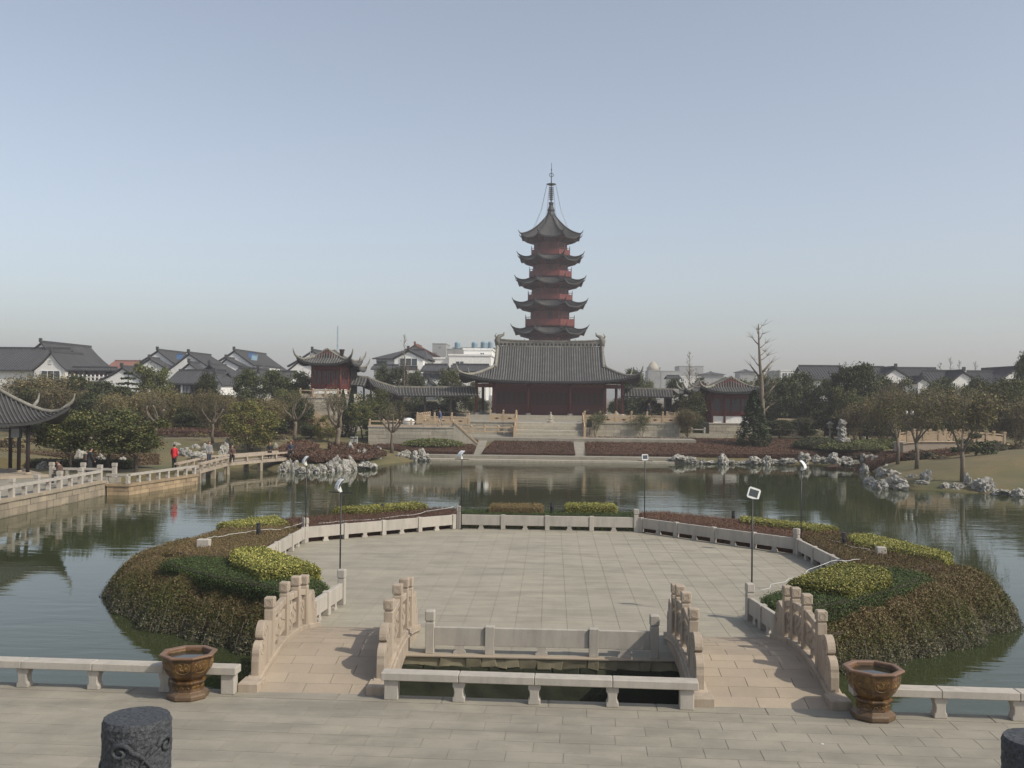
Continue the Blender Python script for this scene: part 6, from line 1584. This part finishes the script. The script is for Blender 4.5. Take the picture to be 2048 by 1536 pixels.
# centre
side_house(747,852,703,718,790,170,12,'white villa with hipped grey roof behind the sloping gallery', win=((755,722,772,734,'g'),(848,722,851,735,'b')), hipl=4.5, hipr=1)
gable_house((817,702),(789,716),(846,716),790,167,4,'projecting white gable bay with dark balcony of the villa',.1,win=((800,717,834,731,'g'),(800,732,834,739,'r')))
side_house(744,795,734,739,790,164,3,'lower lean-to roof at the left foot of the villa')
def block(x0, x1, y0, y1, Y, D, label, wins=(), mat='white', name='building', cat='building'):
    a = at(x0,y1,Y); b = at(x1,y0,Y); t = thing(name, label, cat, (a.x,Y,a.z)); w_ = b.x-a.x; h = b.z-a.z
    MB().box(0,w_,0,D,0,h).build('wall', M[mat], t); MB().box(-.15,w_+.15,-.15,D+.15,h+.002,h+.3).build('parapet', M[mat], t)
    for (xa,ya,xb,yb) in wins:
        p0 = at(xa,ya,Y); p1 = at(xb,yb,Y); wn = MB().box(p0.x-a.x,p1.x-a.x,-.03,.2,p1.z-a.z,p0.z-a.z).build('window', M['glass'], t)
        MB().box((p0.x+p1.x)/2-a.x-.05,(p0.x+p1.x)/2-a.x+.05,-.08,-.031,p1.z-a.z,p0.z-a.z).build('window_frame', M['whitemetal'], wn)
    return t
block(855,898,718,790,182,10,'lower white flat-roofed block right of the villa',((878,727,892,732),))
block(897,982,712,790,180,12,'long white flat-roofed block with two dark windows',((912,723,927,732),(959,727,968,732)))
block(927,984,700,715,186,10,'upper white block stacked on the long white one',((961,706,968,710),))
side_house(843,890,733,743,800,160,8,'dark roofed low house with glass front right of the villa', win=((847,747,888,758,'g'),))
side_house(900,975,733,743,800,162,8,'dark low roof partly behind the left eave of the hall')
gable_house((857,762),(852,776),(872,775),800,150,3,'tiny white gable wall over the gallery roof',.1)
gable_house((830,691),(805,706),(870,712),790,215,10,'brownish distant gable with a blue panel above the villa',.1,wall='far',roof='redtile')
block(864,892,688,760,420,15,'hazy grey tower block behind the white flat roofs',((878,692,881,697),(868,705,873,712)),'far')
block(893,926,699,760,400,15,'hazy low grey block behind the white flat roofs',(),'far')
for i, (x, y0, y1, wd, lb) in enumerate(((915,684,697,12,'leftmost hazy blue water tank on the far rooftops'),(949,684,698,12,'middle hazy blue water tank on the far rooftops'),(968,683,697,14,'blue water tank close left of the hall ridge'),(981,683,697,10,'blue water tank half hidden by the hall ridge'))):
    Y = 330; p = at(x,y1,Y); h = at(x,y0,Y).z-p.z; r_ = wd/2*Y/FPX; o = MB().lathe([(r_,0),(r_,h*.8),(r_*.8,h*.95),(r_*.4,h)],14).build('water_tank', M['tank'], smooth=False); o.location = p; tag(o, lb, 'water tank', 'blue rooftop water tanks')
block(905,990,697,740,332,14,'distant rooftop slab carrying the blue tanks',(),'far')
# right, hazy city
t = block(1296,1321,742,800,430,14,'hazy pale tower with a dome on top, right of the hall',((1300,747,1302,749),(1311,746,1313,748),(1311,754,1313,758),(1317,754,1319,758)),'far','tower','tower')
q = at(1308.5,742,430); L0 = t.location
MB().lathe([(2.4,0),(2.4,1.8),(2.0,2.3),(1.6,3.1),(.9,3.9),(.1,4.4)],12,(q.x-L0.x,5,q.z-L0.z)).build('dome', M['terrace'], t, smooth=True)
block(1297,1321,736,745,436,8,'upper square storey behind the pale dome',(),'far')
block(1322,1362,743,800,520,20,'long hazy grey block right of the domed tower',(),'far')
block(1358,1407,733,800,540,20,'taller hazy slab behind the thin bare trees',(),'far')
block(1356,1402,755,800,300,14,'pale low flat building behind the right gallery',((1362,758,1368,762),),'white')
side_house(1336,1362,754,757,800,230,6,'small dark roof in the haze right of the hall eave')
side_house(1404,1450,745,749,800,380,14,'distant building with a greenish hipped roof behind the right pavilion',hipl=4,hipr=4,wall='far')
side_house(1478,1514,741,744,800,420,12,'distant pale house with bluish roof behind the ginkgo',hipl=3,hipr=3,wall='far')
block(1561,1586,742,800,280,10,'white framed glass box house right of the ginkgo',((1565,746,1574,757),(1577,746,1584,757)),'white')
block(1549,1561,743,800,282,10,'bluish grey annex left of the white glass box house',(),'far')
side_house(1612,1700,736,760,810,165,10,'long dark roof behind the evergreens at right',hipl=0)
gable_house((1790,738),(1745,768),(1835,764),810,160,12,'white gable at right with a dark roof falling left',.1)
side_house(1740,1789,738,766,810,161,10,'dark roof slope left of the right white gable')
side_house(1800,1895,740,755,810,166,10,'long dark roof between the two right white gables')
gable_house((1845,757),(1836,765),(1862,766),810,158,6,'small white gable corner between the right houses',.1)
gable_house((1926,745),(1885,778),(1962,765),810,156,12,'second white gable at far right with two small windows',.1,win=((1903,766,1910,772,'g'),))
side_house(1870,1925,746,775,810,157,10,'dark roof slope left of the far right gable')
gable_house((2032,738),(1995,764),(2080,768),810,158,12,'white gable partly hidden by the dark treetop at the right edge',.1)
side_house(1960,2031,747,768,810,159,10,'dark roof slope left of the gable at the right edge')
# TV mast
q = at(674,760,500); t = thing('lattice_mast','very thin pale blue lattice mast in the haze above the left pavilion','mast',q)
h = at(674,652,500).z-q.z
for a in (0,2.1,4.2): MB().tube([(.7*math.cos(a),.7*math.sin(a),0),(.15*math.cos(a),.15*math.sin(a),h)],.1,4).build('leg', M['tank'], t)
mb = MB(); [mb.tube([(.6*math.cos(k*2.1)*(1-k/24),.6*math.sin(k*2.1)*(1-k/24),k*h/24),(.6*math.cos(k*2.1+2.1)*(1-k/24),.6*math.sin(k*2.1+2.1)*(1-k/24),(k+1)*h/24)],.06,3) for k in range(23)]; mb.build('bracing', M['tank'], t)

# ------------------------------------------------------------------ limestone rocks
RV = []
def rock_mesh(seed):
    import bmesh
    bm = bmesh.new(); bmesh.ops.create_icosphere(bm, subdivisions=4, radius=1)
    o = Vector((seed*7.3, seed*3.1, seed))
    for v in bm.verts:
        p = v.co.copy(); d = 1 + .42*noise.noise(p*1.1+o) + .26*noise.noise(p*2.5+o) 
        rdg = 1 - abs(noise.noise(p*2.2+o*2)); d -= .30*max(0, rdg-.86)/.14
        d += .10*noise.noise(p*6+o); c = noise.cell(p*1.5+o); d += .10*(c-.5)
        v.co = p*d; v.co.z = v.co.z*.9 + .25
    me = bpy.data.meshes.new('rock'); bm.to_mesh(me); bm.free(); me.materials.append(M['rock']); return me
RV = [rock_mesh(s) for s in range(1, 9)]
def rock(px, py, wpx, hpx, label, group, z=None, Y=None):
    if Y is None: p = fl(px, py, WZ if z is None else z)
    else: p = at(px, py, Y)
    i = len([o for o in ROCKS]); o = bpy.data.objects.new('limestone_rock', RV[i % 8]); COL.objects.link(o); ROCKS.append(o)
    s_ = p.y/FPX; o.location = (p.x, p.y+.2, p.z-.02); o.scale = (wpx*s_/1.95, wpx*s_/2.1*random.uniform(.7,1.0), hpx*s_/1.35); o.rotation_euler = (random.uniform(-.15,.15), random.uniform(-.15,.15), random.uniform(0,6.28))
    tag(o, label, 'rock', group)
ROCKS = []
LR = [(567,943,26,22),(577,940,18,24),(588,944,14,26),(601,946,34,16),(622,945,26,22),(640,946,24,20),(655,944,26,24),(668,938,24,30),(683,942,34,26),(700,941,30,32),(704,925,34,40),(688,922,26,34),(719,930,24,38),(733,938,44,16),(748,926,28,28),(757,917,30,26),(741,912,26,24),(770,913,32,20),(724,905,30,18),(751,900,34,12),(660,928,26,30),(676,912,20,26),(694,903,22,18),(803,918,26,18),(818,920,20,16),(833,917,22,18),(850,918,26,14),(812,910,20,12),(843,908,16,14)]
LR.sort()
for k, a in enumerate(LR): rock(*a, Y=None if a[0] < 790 else 93.9, label=ORD(k) + ' boulder from the left in the pale limestone rockery on the left shore' if a[0] < 790 else ORD(k - 23) + ' low waterline boulder from the left under the left wing terrace', group= 'limestone rocks of the left rockery' if a[0] < 790 else 'low waterline rocks under the left terrace')
for a in ((548,899,14,16,'squarish pale rock standing left of the curving hedge'),(572,893,14,16,'tall upright pale rock on the lawn before the curving hedge'),(630,889,12,14,'brownish upright rock on the left lawn'),(664,890,11,13,'rounded pale rock right of the curving hedge'),(456,900,16,26,'standing rock in front of the ochre bush, right end of zigzag bridge')): rock(*a[:4], a[4], None, z=.1)
BR = sorted([(120,938,26,18),(140,925,18,20),(160,930,22,24),(205,928,26,20),(226,925,18,18),(352,905,18,18),(368,912,24,16),(388,906,22,18),(412,908,18,16),(425,902,14,14),(395,915,30,10),(448,912,20,22),(85,938,28,14),(60,936,20,12),(243,930,16,14)])
for k, a in enumerate(BR): rock(a[0], a[1], a[2]*1.3, a[3]*1.3, label= ORD(k) + ' pale limestone rock from the left behind the quay trees and kiosk' if a[0] < 300 else ORD(k - 8) + ' pale shore rock from the left behind the zigzag bridge', group='limestone rocks behind the left quay' if a[0] < 300 else 'rocks behind the zigzag bridge', z=-.1)
RR = [(1358,921,32,20),(1378,922,24,16),(1392,924,14,10),(1406,924,14,14),(1422,925,24,8),(1446,925,26,28),(1463,925,14,10),(1478,926,20,6),(1492,925,26,8),(1512,925,36,20),(1535,925,24,24),(1548,924,24,12),(1567,924,26,14),(1583,923,22,12),(1610,921,26,28),(1632,920,18,18),(1648,922,18,14),(1668,922,30,26),(1694,923,28,18),(1712,925,20,10)]
for k, a in enumerate(RR): rock(a[0], a[1]+1, a[2]*1.1, a[3]*.72, Y=95.0, label=ORD(k) + ' pale rock from the left in the waterline row of the far right bank', group= 'limestone rocks along the far right bank')
PR = [(1733,905,24,32),(1748,915,24,36),(1738,930,30,26),(1752,938,26,28),(1730,946,20,20),(1742,968,24,16),(1765,955,30,26),(1762,978,34,22),(1785,962,44,26),(1796,978,56,30),(1775,945,22,18),(1822,966,28,10),(1778,930,18,16),(1800,935,28,22)]
PR.sort()
for k, a in enumerate(PR): rock(*a, ORD(k) + ' boulder from the left in the heap at the tip of the right promontory', 'boulders of the right promontory')
for k, a in enumerate(sorted(((1845,930,20,14),(1840,940,16,10),(1853,958,28,20),(1880,949,30,6),(1825,953,30,6),(1845,966,30,6),(1770,918,24,10),(1848,905,14,8),(1835,918,24,8)))): rock(*a, ORD(k) + ' small pale rock from the left lying on the promontory lawn', 'rocks on the promontory lawn', z=-.3)
for a in ((1893,981,34,20,'angular white boulder at the promontory waterline'),(1916,982,34,18,'low grooved boulder between two larger ones at the waterline'),(1938,982,24,34,'tall rounded grey boulder beside the dark forked tree'),(1968,985,44,34,'broadest round grey boulder at the right waterline'),(2006,990,50,12,'long flat dark rock ledge at the right waterline'),(2040,994,32,18,'pale rock cut by the right picture edge'),(2020,972,28,12,'small flat rock on the bank near the right edge')): rock(*a[:4], a[4], None)
q = at(1684,884,103)
for dx, dz_, sx, szz, i in ((0,.2,.95,.8,0),(-.1,1.0,.85,.8,2),(.15,1.65,.75,.65,4)):
    pass
t = thing('scholar_stone','tall pale perforated scholar stone standing on the far right bank','rock',(q.x,103,q.z))
for dx, dz_, sx, szz, i in ((.1,.15,.75,.4,0),(.0,.75,.42,.5,2),(-.1,1.35,.55,.5,4),(.05,1.85,.4,.35,6)):
    o = ob('stone_lobe', RV[i], t, loc=(dx,0,dz_)); o.scale = (sx,.45,szz); o.rotation_euler = (0, 0, i)

# arched garden bridge on the right
Y = 90; a = at(1806,915,Y); b = at(2020,915,Y); t = thing('arched_garden_bridge','pale arched stone bridge with posts and panels, half hidden by trees at right','bridge',(a.x,Y,a.z)); W_ = b.x-a.x
def dk(x):
    px = 1806 + 214 * x / W_; return at(px, 882 + 14 * max(0, abs(px-1905)/105 - .55) ** 1.5, Y).z - a.z
cxx = at(1935,915,Y).x-a.x; ra = 50*Y/FPX; rb_ = 23*Y/FPX
MB().ext([(0,-2)]+[(W_*k/14, dk(W_*k/14)) for k in range(15)]+[(W_,-2),(cxx+ra,-2)]+[(cxx+ra*math.cos(q_), rb_*math.sin(q_)) for q_ in np.linspace(0.0,math.pi,15)]+[(cxx-ra,-2)],(0,0,0),(1,0,0),(0,0,1),(0,2.4,0)).build('arch_wall', M['deck'], t)
MB().tube([(cxx+ra*1.03*math.cos(q_), -.03, rb_*1.04*math.sin(q_)) for q_ in np.linspace(0.0,math.pi,15)],.07,5).build('arch_ring', M['rail_orange'], t)
MB().box(cxx-ra,cxx+ra,2.0,2.3,-2,rb_).build('arch_shadow_wall', M['darkwood'], t)  # dark sheet standing in for the shade under the arch
MB().tube([(W_*k/14, -.04, dk(W_*k/14)-.08) for k in range(15)],.06,4).build('string_course', M['rail_orange'], t)
px_ = [1816,1848,1879,1910,1941,1974,2010]; xp = [at(p_,900,Y).x-a.x for p_ in px_]
for k, x in enumerate(xp):
    for y in (.1,2.3):
        MB().box(x-.1,x+.1,y-.1,y+.1,dk(x)-.1,dk(x)+.85).build('post', M['rail_orange'], t); MB().box(x-.13,x+.13,y-.13,y+.13,dk(x)+.85,dk(x)+1.0).build('post_cap', M['rail_orange'], t)
        if k < 6: x2 = xp[k+1]; MB().beam((x+.1,y,dk(x)+.3),(x2-.1,y,dk(x2)+.3),.1,.5).build('panel', M['rail_orange'], t); MB().beam((x+.1,y,dk(x)+.72),(x2-.1,y,dk(x2)+.72),.16,.12).build('handrail', M['rail_orange'], t)

# ------------------------------------------------------------------ people
CL = {}
def cloth(nm, c):
    if nm not in CL: CL[nm] = plain('cloth_'+nm, c, .85, .15, 12)
    return CL[nm]
def skinned(name, segs, mat, parent, vox=.028):
    mb = MB()
    for s_ in segs:
        if s_[0] == 'b': mb.ball(s_[1], s_[2], 7)
        else:
            p, r_ = s_[1], s_[2]; mb.tube(p, r_, 8)
            for q, rr in zip(p, r_): mb.ball(q, rr, 4)
    o = mb.build(name, mat, parent, smooth=True)
    r_ = o.modifiers.new('surface', 'REMESH'); r_.mode = 'VOXEL'; r_.voxel_size = vox; r_.use_smooth_shade = True
    return o
def person(x, y, z, rz, pose, coat, trousers, label, hair=(.02,.015,.012), bag=None, hat=None, long=False, stride=.12, h=1.68):
    t = thing('person', label, 'person', (x, y, z), rz); s_ = h/1.7; t.scale = (s_,s_,s_)
    hp = .92 if pose != 'sit' else .46; sh = hp + .50; lean = .06 if pose == 'walk' else (.10 if pose == 'sit' else .02)
    hips = Vector((0,0,hp)); ch = Vector((0,-lean,sh)); head = Vector((0,-lean*1.5-.02,sh+.235))
    arms = []; legs = []
    for s2 in (-1,1):
        st = stride*s2 if pose == 'walk' else 0
        if pose == 'sit': legs.append([(s2*.09,0,hp),(s2*.11,-.42,hp+.02),(s2*.10,-.44,.07)])
        else: legs.append([(s2*.085,0,hp),(s2*.09,-st-.03,.49),(s2*.09,-st*1.7,.07)])
        if pose == 'sit': arms.append([(s2*.19,-lean,sh-.02),(s2*.24,-lean-.06,sh-.27),(s2*.10,-lean-.28,sh-.33)])
        else: arms.append([(s2*.19,-lean,sh-.02),(s2*.24,-lean+st*.5,sh-.29),(s2*.20,-lean-.10+st*.9,sh-.50)])
    body = [('t',[hips,ch],[.12,.14]),('t',[ch,head],[.06,.055]),('b',head+Vector((0,0,.0)),(.078,.092,.115)),('b',head+Vector((0,-.095,-.005)),(.014,.02,.022))]
    for s2 in (-1,1): body.append(('b',head+Vector((s2*.08,0,-.01)),(.014,.022,.03)))
    for l_ in legs: body.append(('t',l_,[.075,.052,.035])); f = Vector(l_[2]); body.append(('t',[f,f+Vector((0,-.13,-.035))],[.04,.03]))
    for a_ in arms:
        hd = Vector(a_[2]); body.append(('t',a_,[.045,.036,.026])); d = (hd-Vector(a_[1])).normalized()
        body.append(('t',[hd,hd+d*.08],[.034,.03]))
        for k in range(4): body.append(('t',[hd+d*.07+Vector(((k-1.5)*.017,0,0)), hd+d*(.125-.008*abs(k-1.5))+Vector(((k-1.5)*.018,-.015,0))],[.011,.008]))
        body.append(('t',[hd+d*.02, hd+d*.05+Vector((0,-.045,0))],[.012,.009]))
    skinned('body', body, cloth('skin',(.42,.24,.16)), t, .02)
    c = [('t',[hips+Vector((0,0,.0)),ch+Vector((0,0,-.05)),ch+Vector((0,0,.02))],[.175,.185,.12]),('t',[ch+Vector((-.15,0,-.01)),ch+Vector((.15,0,-.01))],[.085,.085])]
    for a_ in arms: c.append(('t',[a_[0],a_[1],Vector(a_[1]).lerp(Vector(a_[2]),.92)],[.075,.062,.05]))
    if long: c.append(('t',[hips,Vector((0,0,.5))],[.19,.21]))
    skinned('coat', c, coat, t)
    skinned('trousers', [('t',[Vector(l_[0]),Vector(l_[1]),Vector(l_[1]).lerp(Vector(l_[2]),.9)],[.105,.078,.062]) for l_ in legs], trousers, t)
    skinned('shoes', [('t',[Vector(l_[2])+Vector((0,.04,-.02)),Vector(l_[2])+Vector((0,-.14,-.035))],[.05,.04]) for l_ in legs], cloth('shoe',(.02,.02,.02)), t, .02)
    skinned('hair', [('b',head+Vector((0,.022,.035)),(.09,.095,.105))], hat or cloth('hair',hair), t, .02)
    if bag: MB().box(-.17,.17,.17,.34,sh-.5,sh-.02).build('backpack', bag, t, bevel=.05)
    return t
K_ = cloth
BLK = K_('black',(.015,.015,.017)); NVY = K_('navy',(.03,.035,.06)); DRK = K_('charcoal',(.03,.03,.032)); RD = K_('red',(.55,.02,.03)); BRN_ = K_('brown',(.09,.055,.04)); GRYc = K_('grey',(.22,.21,.2)); BLUE = K_('blue',(.05,.07,.14))
q = at(178,950,63.2); person(q.x,q.y,.0,2.3,'walk',BLK,BLK,'person in a long black coat with a dark backpack walking on the left quay',bag=K_('bag',(.06,.04,.03)),long=True)
q = fl(137,962,0); person(-28.0,55.9,.16,-1.2,'sit',BRN_,DRK,'person in a brown jacket sitting by the quay railing, seen from behind')
person(-27.95,49.0,.16,-.6,'sit',K_('maroon',(.10,.03,.04)),DRK,'person in maroon sitting at the very left picture edge')
q = at(348,933,68.6); person(q.x,q.y,0,3.0,'stand',RD,BLK,'person in a bright red jacket standing at the start of the zigzag bridge')
person(-25.6,73.6,0,.8,'stand',GRYc,NVY,'person in grey with a raised pale bag in the middle of the zigzag bridge')
person(-24.7,76.2,.06,.4,'sit',BRN_,BLK,'person in a brown checked jacket sitting on the zigzag bridge rail')
person(-23.2,81.3,.06,.3,'sit',BLK,BLK,'person in black sitting on the far rail of the zigzag bridge, left part')
person(-21.9,83.0,.06,.2,'sit',NVY,BLK,'person in dark navy sitting at the far right end of the zigzag bridge')
q = at(881,853,108); person(q.x,108,LW,-1.57,'walk',BLUE,GRYc,'person in a blue jacket walking on the left wing terrace')
q = at(1297,829,130); person(q.x,129.6,HZ,0,'stand',BLK,BLK,'dark figure standing in the right open bay of the hall')
q = at(984,829,131.5); person(q.x,131.5,HZ,1,'stand',K_('white',(.7,.7,.7)),BLK,'person with a white top in the left open bay of the hall')
# seated stone figure on the stairs
t = thing('stone_figure','pale seated stone figure on top of the main stairs','statue',(-.1,112.9,TZ)); t.scale = (.74,.74,.74); st_ = M['terrace']
MB().lathe([(.62,0),(.62,.16),(.5,.2)],12).build('plinth', st_, t)
skinned('body',[('t',[(0,0,.35),(0,0,1.15)],[.36,.22]),('b',(0,0,1.5),(.14,.15,.17)),('t',[(-.1,-.1,.3),(-.45,-.25,.25),(.1,-.42,.22)],[.17,.14,.1]),('t',[(.1,-.1,.3),(.45,-.25,.25),(-.1,-.42,.22)],[.17,.14,.1]),('t',[(-.22,0,1.12),(-.38,-.12,.75),(-.1,-.32,.6)],[.12,.1,.07]),('t',[(.22,0,1.12),(.38,-.12,.75),(.1,-.32,.6)],[.12,.1,.07]),('b',(0,.02,1.66),(.06,.06,.07))], st_, t, .035)
# white dome object, litter bins, stone bench, lamp, black sign
q = at(817,853,104); t = thing('domed_pedestal','white domed round pedestal on the left wing terrace','pedestal',(q.x,104,LW))
MB().lathe([(.5,0),(.5,.25),(.36,.32),(.36,.5),(.62,.55)],16).build('pedestal', M['whitemetal'], t); MB().ball((0,0,.5),(.66,.66,.42),8).build('dome', M['whitemetal'], t, smooth=True)
for px, lb in ((704,'left one of two grey litter bins with dark slots by the wing terrace'),(712,'right one of two grey litter bins with dark slots by the wing terrace')):
    q = at(px,886,99); t = thing('litter_bin', lb, 'litter bin', (q.x,99,q.z-.1), 0, 'grey litter bins'); MB().box(-.16,.16,-.15,.15,0,.5).build('bin_body', M['far'], t, bevel=.02); MB().box(-.17,.17,-.16,.16,.52,.72).build('bin_hood', M['far'], t, bevel=.04); MB().box(-.1,.1,-.17,-.155,.56,.66).build('bin_slot', M['black'], t)
q = at(86,912,92); t = thing('stone_bench','small pale stone bench on the dry lawn behind the kiosk','bench',(q.x,92,q.z-.45)); MB().box(-.8,.8,-.2,.2,.4,.5).build('seat', M['granite'], t)
for s_ in (-1,1): MB().box(s_*.6-.08,s_*.6+.08,-.17,.17,0,.4).build('leg', M['granite'], t)
q = at(1818,860,98); t = thing('garden_lamp','twin white globe garden lamp between the promontory trees','lamp post',(q.x,98,hz(q.x,98))); h = at(1818,826,98).z-hz(q.x,98)
MB().tube([(0,0,0),(0,0,h-.2)],.05,6).build('pole', M['black'], t); MB().beam((-.3,0,h-.25),(.3,0,h-.25),.04,.04).build('arm', M['black'], t)
for s_ in (-1,1): MB().lathe([(.06,0),(.14,.1),(.16,.4),(.05,.42)],10,(s_*.28,0,h-.22)).build('lamp_shade', M['whitemetal'], t)
q = at(1179,872,110.5); t = thing('black_sign','small black board on a stand right of the main stairs','sign',(q.x,110.5,.95)); MB().tube([(0,0,0),(0,0,1.3)],.03,5).build('post', M['black'], t); MB().box(-.28,.28,-.03,.03,1.0,1.8).build('board', M['black'], t)
q = at(1660,876,112); t = thing('stone_lantern','small pale stone lantern among the dark shrubs at right','lantern',(q.x,112,hz(q.x,112))); MB().lathe([(.3,0),(.12,.2),(.12,1.2),(.3,1.3),(.25,1.7),(.5,1.75),(.05,2.1)],8).build('lantern_body', M['terrace'], t)
q = fl(1645,1489,0); o = MB().add([(-.02,-.015,.006),(.02,-.02,.01),(.025,.015,.007),(-.015,.02,.012)],[(0,1,2,3)]).ext([(-.012,0),(.012,0),(.012,.012),(-.012,.012)],(0,0,.002),(1,0,0),(0,0,1),(0,.012,0)).build('paper_scrap', M['whitemetal']); o.location=(q.x,q.y,0); tag(o,'tiny white scrap of paper on the near paving at right','litter')
